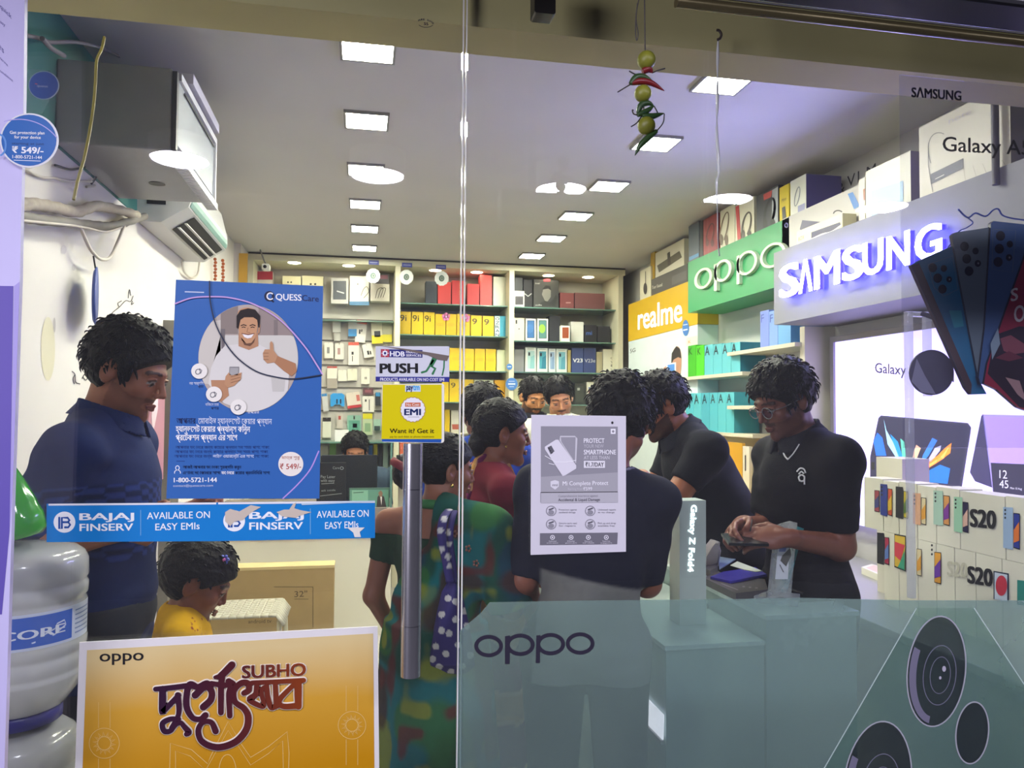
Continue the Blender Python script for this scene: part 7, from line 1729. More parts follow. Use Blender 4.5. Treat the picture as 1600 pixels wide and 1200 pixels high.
        for i, (o, L) in enumerate(((.028, .92), (.010, 1.0), (-.009, .95), (-.027, .78))):
            a = w + dr*.086*k + sdv*o*k; ang = 0.0; e = a
            for j, l in enumerate((.042*L*k, .026*L*k, .021*L*k)):
                ang += cu*(0.75, 0.95, 0.7)[j] + 0.06*i*cu; n = e + (dr*math.cos(ang) + pn*math.sin(ang))*l
                d = smin(d, cap(p, e, n, (.0088, .0080, .0072)[j]*k, (.0080, .0072, .0062)[j]*k), .005 if j or i else .008); e = n
        a = w + dr*.022 + sdv*.026; b = a + (dr*.55 + sdv*.62 + pn*.35*(0.4+cu))*.040*k; c = b + (dr*.85 + sdv*(.25-.4*cu) + pn*.45*(0.3+cu))*.030*k; e = c + (dr*.95 - sdv*.25*cu + pn*.3*cu)*.022*k
        d = smin(d, cap(p, a, b, .014*k, .0105*k), .010); d = smin(d, cap(p, b, c, .0100*k, .0088*k), .004); return smin(d, cap(p, c, e, .0088*k, .007*k), .004)
    def head(s, p0):
        p = s.hp(p0); a = p.copy(); a[:, 0] = np.abs(a[:, 0]); f = .94 if s.female else 1.0
        d = ell(p, (0, -.012, .028), (.074, .094, .088)); d = smin(d, ell(p, (0, .028, -.038), (.058*f, .060, .080)), .03)
        d = smin(d, cap(a, (.046*f, .0, -.070), (.0, .066, -.102), .021, .018), .022); d = smin(d, sph(p, (0, .070, -.106), .016), .015)
        d = smin(d, sph(a, (.043*f, .060, -.028), .020), .02); d = smin(d, cap(a, (0, .088, .018), (.042, .072, .014), .009 if not s.female else .007), .012)
        d = smax(d, -sph(a, (.033, .106, -.004), .020), .012)
        d = smin(d, cap(p, (0, .088, .006), (0, .098+.011*s.nose, -.033), .0065, .0068+.0020*s.nose), .010); d = smin(d, sph(a, (.0095, .090+.007*s.nose, -.0385), .0072), .006)
        d = smin(d, sph(a, (.032, .0770, -.005), .0128), .0015)
        d = smin(d, cap(a, (.018, .0868, .000), (.033, .0895, .0045), .0034), .003); d = smin(d, cap(a, (.033, .0895, .0045), (.047, .0805, -.001), .0034), .003)
        d = smin(d, cap(a, (.019, .0862, -.010), (.044, .0820, -.012), .0030), .003)
        d = smin(d, cap(a, (0, .0965, -.065), (.020, .088, -.068), .0048, .0030), .006); d = smin(d, cap(a, (0, .0945, -.077), (.016, .088, -.0755), .0054, .0030), .006)
        d = smax(d, -cap(a, (0, .1035, -.0708), (.023, .0915, -.0712), .0018), .003)
        R = rot3('Z', 20)
        e = ell(a, (.076, -.010, -.010), (.009, .020, .033), R); e = smax(e, -sph(a, (.089, -.002, -.006), .0135), .006)
        return smin(d, e, .008)*s.hs
    def neck(s, p): return cap(p, s.J['neck'] + s.RT @ np.array((0, -.012, -.05), F4), s.J['hn'], .058 if not s.female else .050, .053 if not s.female else .046)
    def body_sdf(s, p, shoes=True):
        d = smin(s.torso(p, -.004), s.neck(p), .035)
        for nm in 'LR':
            d = smin(d, s.arm(p, nm), .03); d = smin(d, s.forearm(p, nm), .02); d = smin(d, s.hand(p, nm), .012)
        d = smin(d, s.legs(p), .03)
        for nm in 'LR': d = smin(d, cap(p, s.J['ank'+nm]*np.array((1, 1, .5), F4) + np.array((0, -.03, s.zoff*0.5), F4), s.J['toe'+nm], .038, .030), .03)
        return smin(d, s.head(p), .022)
    def bounds(s, keys, m):
        A = np.stack([s.J[k] for k in keys]); return A.min(0)-m, A.max(0)+m
    def emit(s, name, V, Q, m, colfn, parent=None):
        me = bpy.data.meshes.new(name); par = s.root
        W = np.array(s.M.to_3x3()) @ V.T; W = W.T + np.array(s.M.translation) - np.array(s.base)
        me.vertices.add(len(V)); me.vertices.foreach_set('co', W.astype(F4).ravel())
        me.loops.add(len(Q)*4); me.loops.foreach_set('vertex_index', Q.ravel().astype(np.int32)); me.polygons.add(len(Q))
        me.polygons.foreach_set('loop_start', np.arange(0, len(Q)*4, 4, dtype=np.int32)); me.polygons.foreach_set('use_smooth', np.ones(len(Q), bool))
        me.update(calc_edges=True); me.validate()
        c = colfn(V.astype(F4)); at = me.color_attributes.new('Col', 'FLOAT_COLOR', 'POINT'); at.data.foreach_set('color', np.concatenate([c, np.ones((len(c), 1))], 1).astype(F4).ravel())
        me.materials.append(m); o = bpy.data.objects.new(name, me); COL.objects.link(o); o.parent = par; WL[o] = WL[par].copy(); return o
    def mesh(s, name, f, lo, hi, h, m, colfn, fine=None):
        V, Q = nets(f, [grid_axis(lo[k], hi[k], h, (fine or [None]*3)[k]) for k in range(3)])
        return s.emit(name, V, Q, m, colfn)
    def build_body(s, h=.0075, hf=.0042, beard=0.0, mous=0.0, lips='#6e3a34', gaze=(0, 1, -.5), extra=None, brow='#1a1210', legs=True, lid=.01):
        lo, hi = s.bounds([k for k in s.J if legs or not k.startswith(('knee', 'ank', 'toe'))], .14); lo[2] = max(lo[2], s.zoff if not s.zoff else -10)
        hc = s.J['head']; r = .135*s.hs; fine = [[(hc[k]-r, hc[k]+r, hf)] for k in range(3)]
        fine[2] = [(hc[2]-.15*s.hs, hc[2]+.14*s.hs, hf)]
        hands = s.arms.get('fine')
        if hands:
            for nm in hands:
                w = s.J['wr'+nm] + (np.array(s.arms.get('h'+nm, (0,0,0)), F4))*.06
                for k in range(3): fine[k].append((w[k]-.10, w[k]+.10, .0045))
        gz = np.array(gaze, float); gz /= np.linalg.norm(gz)
        def col(V):
            c = np.tile(np.array(s.skin), (len(V), 1)); c *= (1 + 0.10*vnoise(V, 60))[:, None]
            p = s.hp(V); a = p.copy(); a[:, 0] = np.abs(a[:, 0])
            def paint(mask, colr, t=1.0): c[mask] = c[mask]*(1-t) + np.array(S(colr)[:3])*t
            on = (p[:, 2] > -.14) & (p[:, 2] < .12)
            if beard:
                b = on & (p[:, 1] > .0) & (a[:, 0] < .075) & (p[:, 2] < -.050 + .35*np.maximum(0, .055-p[:, 1])) & (p[:, 2] > -.128) & (np.hypot(a[:, 0]*0.8, (p[:, 2]+.071)*1.7) > .021)
                paint(b, '#191210', beard)
            if mous: paint(on & (p[:, 1] > .08) & (a[:, 0] < .027) & (p[:, 2] < -.049) & (p[:, 2] > -.062), '#191210', mous)
            lp = on & (p[:, 1] > .078) & (a[:, 0] < .024) & (p[:, 2] < -.060) & (p[:, 2] > -.083) & (np.minimum(cap(a, (0, .0965, -.065), (.020, .088, -.068), .0058, .0035), cap(a, (0, .0945, -.077), (.016, .088, -.0755), .0066, .0035)) < .0016)
            paint(lp, lips, .5)
            br = on & (p[:, 1] > .055) & (cap(a, (.016, .098, .0190), (.031, .090, .0225), .0035) < .004) | on & (cap(a, (.031, .090, .0225), (.049, .074, .0165), .0028) < .0035)
            paint(br, brow, .85)
            ey = on & (a[:, 2] < lid) & (np.abs(sph(a, (.032, .0770, -.005), .0128)) < .0016) & (p[:, 1] > .078); paint(ey, '#94897f')
            if ey.any():
                v = a[ey] - np.array((.032, .077, -.005)); v /= np.linalg.norm(v, axis=1)[:, None]; sx = np.sign(p[ey][:, 0])
                g = gz[0]*sx*v[:, 0] + gz[1]*v[:, 1] + gz[2]*v[:, 2]; ii = np.where(ey)[0][g > .84]; c[ii] = np.array(S('#120c0a')[:3])
            # lash line
            paint(on & (np.minimum(cap(a, (.019, .0898, -.0015), (.033, .0925, .0025), .0014), cap(a, (.033, .0925, .0025), (.046, .083, -.0025), .0014)) < .0016), '#140e0c', .8)
            if extra: extra(s, V, c, paint)
            return c
        s.body = s.mesh('body', s.body_sdf, lo, hi, h, SKIN, col, fine); return s
    def build_hair(s, style='short', col='#090706', strands=420, slen=.022, h=.0045, thick=.016, extra=None, name='hair', front=.066, nape=-.075, rough=.006):
        def f(P):
            p = s.hp(P); a = p.copy(); a[:, 0] = np.abs(a[:, 0])
            t = thick*(1.0 + .35*np.clip((p[:, 2]-.05)/.07, 0, 1))
            n = vnoise(p, 55, (1, .6, 1))*rough*1.6 + vnoise(p, 130, (1.2, .5, 1.2))*rough*.9
            d = ell(p, (0, -.014, .030), (.074+thick, .094+thick*1.1, .088+thick*1.25)) + n
            A = plane(p, (0, .086, front), (0, .70, -.72)) if style != 'child' else plane(p, (0, .085, .038), (0, .55, -.83))
            low = nape + (.0 if style != 'child' else -.01)
            B = np.maximum(p[:, 1]+.018, low-p[:, 2])                 # behind the ears
            if style == 'pulled': A = plane(p, (0, .090, .058 - 0), (0, .62, -.78)) + .10*np.maximum(0, .03-a[:, 0])
            cut = np.minimum(A, B)
            if style == 'short': cut = np.minimum(cut, np.maximum(np.maximum(np.abs(p[:, 1]-.030)-.012, -.022-p[:, 2]), .05-a[:, 0]))    # sideburns
            d = smax(d, cut, .010)
            d = smax(d, -ell(a, (.084, -.004, -.016), (.026, .024, .042)), .004); d = smax(d, -cap(a, (.08, .0, -.03), (.075, .012, -.085), .026), .004)
            if extra: d = extra(s, p, a, d)
            return d*s.hs
        hc = s.J['head']; r = .20*s.hs; rgb = np.array(S(col)[:3])
        V, Q = nets(f, [grid_axis((hc-r)[k], (hc+r)[k], h) for k in range(3)])
        if strands:
            rg = np.random.RandomState(len(V) % 1000); pv = V[rg.choice(len(V), strands)].astype(F4); q = s.hp(pv); q = q[(q[:, 2] > (-.03 if style != 'pulled' else 0)) & ((q[:, 1] < .05) | (q[:, 2] > front+.008))]
            nrm = q - np.array((0, -.012, .0), F4); nrm /= np.linalg.norm(nrm, axis=1)[:, None]
            fl = q - np.array((.015, -.055, .13), F4) if style != 'pulled' else np.array((0, -.15, -.03), F4) - q
            fl = fl + rg.normal(0, .035, q.shape); fl -= nrm*(fl*nrm).sum(1)[:, None]; fl /= np.linalg.norm(fl, axis=1)[:, None]
            sd = np.cross(nrm, fl); L = slen*(.5+rg.rand(len(q)))[:, None]; pts = []
            for t, w, up in ((0, .0042, -.002), (.4, .0040, .0035), (.75, .0026, .0045), (1, .0004, .002)):
                c0 = q + fl*L*t + nrm*(up - (L*t)**2*4.5)
                for a in (0, 2.09, 4.19): pts.append(c0 + sd*w*math.cos(a) + nrm*w*math.sin(a)*.7)
            P = s.hw(np.zeros(3)) + (np.stack(pts, 1).reshape(-1, 3)*s.hs) @ s.RH.T
            b = len(V) + 12*np.arange(len(q))[:, None]; qs = []
            for i in range(3):
                for a in range(3): qs.append(np.concatenate([b+3*i+a, b+3*i+(a+1) % 3, b+3*i+3+(a+1) % 3, b+3*i+3+a], 1))
            V = np.concatenate([V, P]); Q = np.concatenate([Q] + qs)
        return s.emit(name, V, Q, HAIR, lambda V: np.tile(rgb, (len(V), 1))*(1+.5*vnoise(V, 120, (1, .4, 1)))[:, None])
    def build_shirt(s, color, hem=.88, sleeve=.75, collar=True, trim=None, name='shirt', g=.014, paint=None, neck_drop=.0, h=.007, fold=.009, topcut=None):
        J = s.J
        def f(P):
            n = vnoise(P, 8, (1, 1, .55))*fold*1.8 + vnoise(P + vnoise(P, 6)[:, None]*.08, 20, (.5, .5, 1.3))*fold*.9
            d = s.torso(P, g) + n
            for nm in 'LR':
                e = s.arm(P, nm, g*0.75) + n*1.1
                ax = J['el'+nm]-J['sh'+nm]; ed = J['sh'+nm] + ax*sleeve
                e = np.maximum(e, plane(P, ed, ax)) if sleeve < 1 else smin(e, s.forearm(P, nm, g*.8)+n, .02)
                if sleeve >= 1: e = np.maximum(e, plane(P, J['wr'+nm], J['wr'+nm]-J['el'+nm]))
                d = smin(d, e, .045)
            d = smin(d, s.legs(P, g+.004) + n, .03) if hem < .92 else d
            d = np.maximum(d, hem + s.zoff*0 - P[:, 2])
            ncut = cap(P, J['neck'] + s.RT @ np.array((0, .0, -.03-neck_drop), F4), J['hn'] + (J['hn']-J['neck'])*1.0, .064 + neck_drop*.25, .075)
            ncut = np.minimum(ncut, cap(P, J['neck'] + s.RT @ np.array((0, .055, -.035-neck_drop), F4), J['neck'] + s.RT @ np.array((0, .14, .05), F4), .030))
            d = np.maximum(d, -ncut)
            if topcut is not None: q = (P-J['chest']) @ s.RT; d = np.maximum(d, q[:, 2]-topcut-np.where(q[:, 1] > .03, .3, 0))
            return d
        lo, hi = s.bounds(['pelvis', 'chest', 'shL', 'shR', 'elL', 'elR', 'hipL', 'hipR'] + (['wrL', 'wrR'] if sleeve >= 1 else []), .19); lo[2] = hem-.02; hi[2] = J['neck'][2]+.06
        rgb = np.array(S(color)[:3])
        def cf(V):
            c = np.tile(rgb, (len(V), 1)); 
            if paint: paint(s, V, c)
            return c
        o = s.mesh(name, f, lo, hi, h, CLOTH, cf)
        if collar:
            nk = J['neck']; nd = (J['hn']-nk); nd /= np.linalg.norm(nd)
            def fc(P):
                q = (P-(nk + nd*.022)); z = q @ nd; rr = q - z[:, None]*nd; fw = s.RT @ np.array((0, 1, 0), F4); y = rr @ fw
                r = np.sqrt((rr**2).sum(1)); ring = np.abs(r - (.068 + .55*np.maximum(0, .016-z) + .02*np.clip(y/.07, 0, 1))) - .0042
                d = np.maximum(ring, np.abs(z + .12*np.clip(y, -.05, .1)) - .023)
                sx = np.abs(rr @ (s.RT @ np.array((1, 0, 0), F4)))
                return np.maximum(d, np.where(y > 0, .010 + (-z)*.25 - sx, -1))
            rgbt = np.array(S(trim or color)[:3])
            s.mesh('collar', fc, nk-.15, nk+.15, .0045, CLOTH, lambda V: np.tile(rgbt, (len(V), 1)))
        return o
    def build_trousers(s, color, top=.99, h=.009, shoes='#1c1a1a'):
        def f(P):
            n = vnoise(P, 10, (1, 1, .5))*.010
            d = smin(s.legs(P, .016), ell(P, s.J['pelvis'], (.168, .128, .13)), .04) + n
            d = np.maximum(d, P[:, 2]-top); return np.maximum(d, (.065 + s.zoff) - P[:, 2]) if not s.zoff else d
        lo, hi = s.bounds(['pelvis', 'hipL', 'hipR', 'kneeL', 'kneeR', 'ankL', 'ankR'], .16); rgb = np.array(S(color)[:3])
        s.mesh('trousers', f, lo, hi, h, CLOTH, lambda V: np.tile(rgb, (len(V), 1)))
        if shoes:
            rs = np.array(S(shoes)[:3])
            for nm in 'LR':
                J = s.J; base = s.zoff if s.zoff else 0.0
                def fs(P, nm=nm):
                    a = J['ank'+nm].copy(); a[2] = J['toe'+nm][2] + .008; a[1] -= .03
                    d = smin(cap(P, a, J['toe'+nm], .046, .040), cap(P, J['ank'+nm], a, .044), .02)
                    return np.maximum(d, (J['toe'+nm][2]-.030)-P[:, 2]) if True else d
                lo, hi = s.bounds(['ank'+nm, 'toe'+nm], .09)
                s.mesh('shoe', fs, lo, hi, .009, mat('shoe_leather', '#1c1a1a', 0.4, attr='Col'), lambda V: np.tile(rs, (len(V), 1)))
# ------------------------------------------------------------------ the people in the shop
def world_arm(fig, nm, el, wr):
    """arm joints given as world points (upper arm and forearm keep the figure's own lengths)"""
    e, w = fig.loc(el), fig.loc(wr); sh = fig.J['sh'+nm]
    d = e-sh; d = d/np.linalg.norm(d)*.275; fig.J['el'+nm] = sh+d
    d2 = w-fig.J['el'+nm]; d2 = d2/np.linalg.norm(d2)*.245; fig.J['wr'+nm] = fig.J['el'+nm]+d2
def bead(fig, name, q, r, m):
    w = fig.M @ Vector(fig.hw(q)); MB().ball(w, r, n=10).build(name, m, fig.root)
gold = mat('gold_stud', '#d8b45a', 0.25, 0.9)

# man at the left in the navy polo
f = Figure('person in a navy patterned polo shirt, head bowed, standing at the left behind the strips', (203, 578), 2.20, -92, lean=1, head_yaw=-12, head_pitch=20, skin='#7d4d38', width=1.05, neck_fwd=.022,
           arms=dict(uR=(.05, -.11, -.235), fR=(-.06, .22, .05), uL=(-.04, -.03, -.25), fL=(.07, .21, .06), pR=(-1, 0, .2), pL=(1, 0, .2), cR=.9, cL=.9))
f.build_body(beard=.28, mous=.35, gaze=(0, .8, -.55), lid=-.002); f.build_hair(thick=.020, front=.050, rough=.007)
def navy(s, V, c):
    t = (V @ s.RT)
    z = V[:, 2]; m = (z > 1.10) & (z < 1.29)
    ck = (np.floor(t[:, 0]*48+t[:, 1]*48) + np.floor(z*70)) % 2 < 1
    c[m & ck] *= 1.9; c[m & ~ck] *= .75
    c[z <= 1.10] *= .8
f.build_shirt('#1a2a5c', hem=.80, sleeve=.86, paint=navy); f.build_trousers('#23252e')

# man in glasses at the right
f = Figure('person in a black polo with a white emblem and glasses, looking down at a phone', (1222, 624), 2.32, 94, lean=4, head_yaw=6, head_pitch=22, skin='#5d382c', width=.96, neck_fwd=.03,
           arms=dict(hL=(.25, .95, .05), hR=(-.25, .95, .05), pL=(.75, .1, -.55), pR=(-.75, .1, -.55), tL=(.4, .3, 1), tR=(-.4, .3, 1), cL=.55, cR=.6, fine='LR'))
world_arm(f, 'L', atY(1315, 868, 2.18), atY(1190, 834, 2.08)); world_arm(f, 'R', atY(1200, 806, 2.42), atY(1150, 818, 2.2))
for nm in 'LR':
    dv = f.loc(atY(1120, 838, 2.14)) - f.J['wr'+nm]; f.arms['h'+nm] = tuple(dv/np.linalg.norm(dv))
f.build_body(beard=.35, mous=.5, gaze=(0, .75, -.6), lid=-.004); f.build_hair(thick=.021, front=.045, rough=.008)
def emblem(s, V, c): pass
polo = f.build_shirt('#0c0c12', hem=.80, sleeve=.80, trim='#191922'); f.build_trousers('#16171c')
mg = mat('glasses_frame', '#8f9298', 0.3, 0.7); lens = glass_mat('lens_glass', tint=(.9,.92,.95), refl=.10)
fr = None
for sx in (-1, 1):
    pts = [f.M @ Vector(f.hw((sx*.033+.023*math.cos(a), .103-.10*abs(.023*math.cos(a)+.0), -.008+.019*math.sin(a)))) for a in [2*math.pi*k/24 for k in range(25)]]
    o = MB().tube(pts, .0013, n=6).build('glasses_rim', mg, f.root); MB().poly(pts[:-1]).build('glasses_lens', lens, o)
    MB().tube([f.M @ Vector(f.hw(q)) for q in ((sx*.056, .098, -.002), (sx*.077, .06, -.002), (sx*.083, -.005, .0))], .0014, n=6).build('glasses_arm', mg, f.root)
MB().tube([f.M @ Vector(f.hw(q)) for q in ((-.011, .104, -.003), (0, .109, .0), (.011, .104, -.003))], .0013, n=6).build('glasses_bridge', mg, f.root)
# white emblem on his chest and pale placket, laid on the cloth by a ray
def on_cloth(pts, o):
    out = []
    for x, y in pts:
        d = Vector(ray(x, y)).normalized(); ok, loc, nrm, i = o.ray_cast(Vector(CAM) - WL[o], d)
        out.append((loc + WL[o] - d*.0035) if ok else atY(x, y, 2.2))
    return out
bpy.context.view_layer.update()
def stroke_on(fig, name, pts, r, m, base, flat=.4):
    MB().tube(on_cloth(smooth_path(pts, 4), base), r, n=6).build(name, m, fig.root)
wht = mat('emblem_white', '#e2e2e4', 0.6)
mbx = MB()
for pts in ([(1245,737),(1250,732),(1256,733),(1259,739)], [(1248,741),(1252,737),(1256,740)], [(1250,752),(1248,746),(1252,742),(1257,745),(1256,751),(1251,752)], [(1257,744),(1257,757)]):
    mbx.tube(on_cloth(smooth_path(pts, 4), polo), .0026, n=6)
mbx.build('emblem', wht, f.root)
stroke_on(f, 'placket_trim', [(1222,702),(1226,712),(1231,718)], .0028, wht, polo); stroke_on(f, 'placket_trim', [(1231,718),(1240,708),(1249,694)], .0022, wht, polo)
stroke_on(f, 'wrist_thread', [(1175,811),(1174,820),(1172,830)], .0018, m_dark, f.body)
GLASS_MAN = f
# the phone in his hands
hc_ = f.M @ Vector(f.J['wrL'] + np.array(f.arms['hL'], F4)*.10); hd_ = (f.M.to_3x3() @ Vector(f.arms['hL'])).normalized(); up_ = Vector((0, 0, 1)); sd_ = hd_.cross(up_).normalized()
tag(MB().prism([hc_ + hd_*a + sd_*b + Vector((0, 0, -.012+.25*b)) for a, b in ((-.03,-.035),(.09,-.035),(.09,.035),(-.03,.035))], (0, 0, .008)).build('mobile_phone', mat('phone_black', '#15161a', 0.2)), 'dark phone held in both hands by the man in glasses', 'phone')

# man leaning over the counter
f = Figure('bearded person in a black polo leaning over the counter beside the boy', (1030, 634), 2.85, 82, lean=26, head_yaw=4, head_pitch=16, skin='#855339', width=1.1,
           arms=dict(pL=(.6, .2, -.8), pR=(-.6, .2, -.8), tL=(1, .4, .2), tR=(-1, .4, .2), cL=.5, cR=.5, fine='L'))
world_arm(f, 'L', atY(1040, 800, 2.62), atY(1002, 748, 2.48)); world_arm(f, 'R', atY(1020, 770, 3.05), atY(985, 762, 2.80))
f.arms['hL'] = tuple((lambda v: v/np.linalg.norm(v))(f.loc(atY(985, 752, 2.55))-f.J['wrL'])); 
f.build_body(beard=.85, mous=.85, gaze=(0, .7, -.7)); f.build_hair(thick=.018, front=.055)
f.build_shirt('#12151e', hem=.80, sleeve=.52, trim='#20242e'); f.build_trousers('#181a20')
BEND = f
# boy with his back to the glass
f = Figure('person in a dark navy t-shirt with a grey lower panel, seen from behind', (972, 655), 2.10, -14, lean=6, lean_side=5, head_dx=.055, head_dz=.035, head_yaw=-16, head_pitch=14, skin='#6d4030', width=.94,
           arms=dict(uL=(-.05, .0, -.27), fL=(.03, .16, -.16), uR=(-.02, .07, -.26), fR=(.03, .24, .01), pR=(0, 0, -1), tR=(-1, 0, 0), cR=.4, cL=.5))
f.build_body(gaze=(0, .8, -.5)); 
def curly(s, p, a, d): return d + vnoise(p, 42)*.022 + vnoise(p, 95)*.008
f.build_hair(thick=.026, rough=.008, nape=-.066, extra=curly, col='#0e0b0a')
def navyt(s, V, c):
    q = (V - s.J['pelvis']) @ s.RT
    w = (np.clip((.17 - .10*q[:, 0] - q[:, 2])/.009, 0, 1)*np.clip((.175-np.abs(q[:, 0]-.02))/.009, 0, 1))[:, None]; c[:] = c*(1-w) + np.array(S('#7d7c78')[:3])*w
    e = np.abs(cap(V, s.J['neck'] + s.RT @ np.array((0, 0, -.03), F4), s.J['hn'], .078)) < .0035; c[e & (V[:, 2] > s.J['neck'][2]-.05)] = np.array(S('#8a8aa0')[:3])
f.build_shirt('#191b2c', hem=.84, sleeve=.95, collar=False, paint=navyt, g=.017); f.build_trousers('#24262c')
BOY = f
pp = [atY(x, y, 2.36) for x, y in ((1043,772),(1052,758),(1057,760),(1055,774),(1050,776))]
tag(MB().prism([atY(x, y, 2.40) for x, y in ((1036,764),(1041,758),(1056,762),(1055,768),(1052,776))], (-.02, .09, -.012)).build('mobile_phone', [mat('phone_rose', '#caa0a0', 0.3)]), 'rose edged phone peeking out behind the boy by the upright box', 'phone')

# saris
def sari_body(s, colfn, name='sari', top=1.06, flare=.10, g=.022, pleat=.006, pallu=None, h=.008):
    J = s.J
    def fn(P):
        z = P[:, 2]; t = np.clip((top - z)/top, 0, 1)
        x = P[:, 0]/(.168+g+flare*t*.75); y = (P[:, 1]-.01)/(.132+g+flare*t); r = np.sqrt(x*x+y*y); ang = np.arctan2(P[:, 1], P[:, 0])
        k = np.minimum(.168+g+flare*t*.75, .132+g+flare*t)
        d = (r-1)*k + pleat*np.sin(ang*13+z*2)*t + vnoise(P, 8, (1, 1, .3))*.014
        d = np.maximum(d, z-top); d = np.maximum(d, .012-z)
        d = smin(d, np.maximum(ell(P, J['pelvis'], (.165+g, .128+g, .15)), z-top), .03)
        if pallu is not None: d = smin(d, pallu(s, P), .012)
        return d
    lo, hi = s.bounds(['pelvis', 'shL', 'shR', 'neck', 'toeL', 'toeR'], .24); lo[2] = 0; hi[2] = J['neck'][2]+.08
    return s.mesh(name, fn, lo, hi, h, CLOTH, colfn)
def band(side, width, g, lowback=True):
    """cloth taken from the hip across the chest over one shoulder and hanging down the back"""
    def fn(s, P):
        q = (P - s.J['chest']) @ s.RT; n = vnoise(P, 14, (1, 1, .4))*.010
        d = s.torso(P, g) + n
        for nm in ('R' if side > 0 else 'L'): d = smin(d, s.arm(P, nm, g+.012, .75)+n, .03)
        m = plane(q, (side*.095, 0, 0), (side*-.92, 0, .38*(1 if side > 0 else 1)))*0
        e = np.abs((q[:, 0]*side - .085) - .42*np.maximum(0, -(q[:, 2]-.09))*(-1)*0 + np.where(q[:, 1] > -.02, .75*np.maximum(0, .10-q[:, 2]), .10*np.maximum(0, .10-q[:, 2]))) - width
        return np.maximum(d, e)
    return fn
def half(g):
    """cloth covering the right shoulder, arm and right part of the back"""
    def fn(s, P):
        q = (P - s.J['chest']) @ s.RT; n = vnoise(P, 14, (1, 1, .4))*.012
        d = smin(s.torso(P, g)+n, np.maximum(s.arm(P, 'R', g+.016, .95)+n, plane(P, s.J['elR'], s.J['elR']-s.J['shR'])), .05)
        return np.maximum(d, np.maximum(.03 - .85*np.maximum(0, .06-q[:, 2]) - q[:, 0], q[:, 2]-.26))
    return fn
def batik(V):
    n1, n2, n3 = vnoise(V, 7), vnoise(V+3, 9), vnoise(V+7, 16); c = np.tile(np.array(S('#0f4a3a')[:3]), (len(V), 1))
    for t, h in ((n1-.06, '#0d6a6e'), (n2-.10, '#2a662c'), (-n1-.12, '#123a50'), (n3-.16, '#7c8426'), (-n2-.16, '#40241a'), (-n3-.24, '#5c2420')):
        w = np.clip(t/.09, 0, 1)[:, None]*.85; c = c*(1-w) + np.array(S(h)[:3])*w
    return c
f = Figure('person in a green and teal batik sari with a hair bun, behind the door handle', (697, 733), 2.30, -38, lean=4, head_yaw=-38, head_pitch=4, skin='#6e4534', female=True, width=1.12, nose=.7,
           arms=dict(uL=(-.05, -.02, -.26), fL=(.02, .12, -.19), uR=(.07, .03, -.25), fR=(-.08, .20, -.05), cL=.5, cR=.6))
f.build_body(lips='#7c4240', gaze=(0, 1, -.2))
def bun(s, p, a, d):
    b = ell(p, (-.012, -.148, -.022), (.044, .042, .058)) + vnoise(p, 60)*.008; b = smin(b, ell(p, (-.012, -.150, .010), (.040, .036, .034)), .01); return smin(d, b, .012)
f.build_hair('pulled', thick=.013, rough=.004, extra=bun, nape=-.06, strands=120, slen=.018)
MB().lathe([(.026, -.012), (.043, -.012), (.047, 0), (.043, .012), (.026, .012)], f.M @ Vector(f.hw((-.012, -.150, -.004))), n=24, M=Matrix.Rotation(.5, 3, 'Y')).build('hair_tie', mat('hair_tie_red', '#7a1c22', 0.7), f.root)
bead(f, 'earring', (.080, -.002, -.052), .0058, gold)
f.build_shirt('#1c3a24', hem=1.14, sleeve=.5, collar=False, name='blouse', neck_drop=.05, g=.006, topcut=.07)
def greensari(V):
    c = batik(V)
    return c
SARI = sari_body(f, greensari, pallu=half(.024), flare=.12)
w_ = [tuple(v) for v in (f.M @ Vector(f.J['neck'] + f.RT @ np.array(q, F4)) for q in ((-.055, -.03, .015), (-.02, -.065, .02), (.05, -.05, .015), (.10, .0, -.02), (.12, .07, -.07)))]
MB().tube(smooth_path(w_, 5), .014, n=10).build('scarf_edge', mat('scarf_green', '#2c7a3c', 0.7, var=0.2), f.root)
for k, (px, py) in enumerate(((710,834),(732,857),(744,880))):
    q = on_cloth([(px, py)], SARI)[0]; mbf = MB()
    for j in range(5): a = 2*math.pi*j/5; mbf.ball(q + Vector((.007*math.cos(a), 0, .007*math.sin(a))), .0042, n=6)
    mbf.build('embroidery', mat('embroidery', '#8a5a48' if k < 2 else '#a89070', 0.5), f.root)
GREEN = f
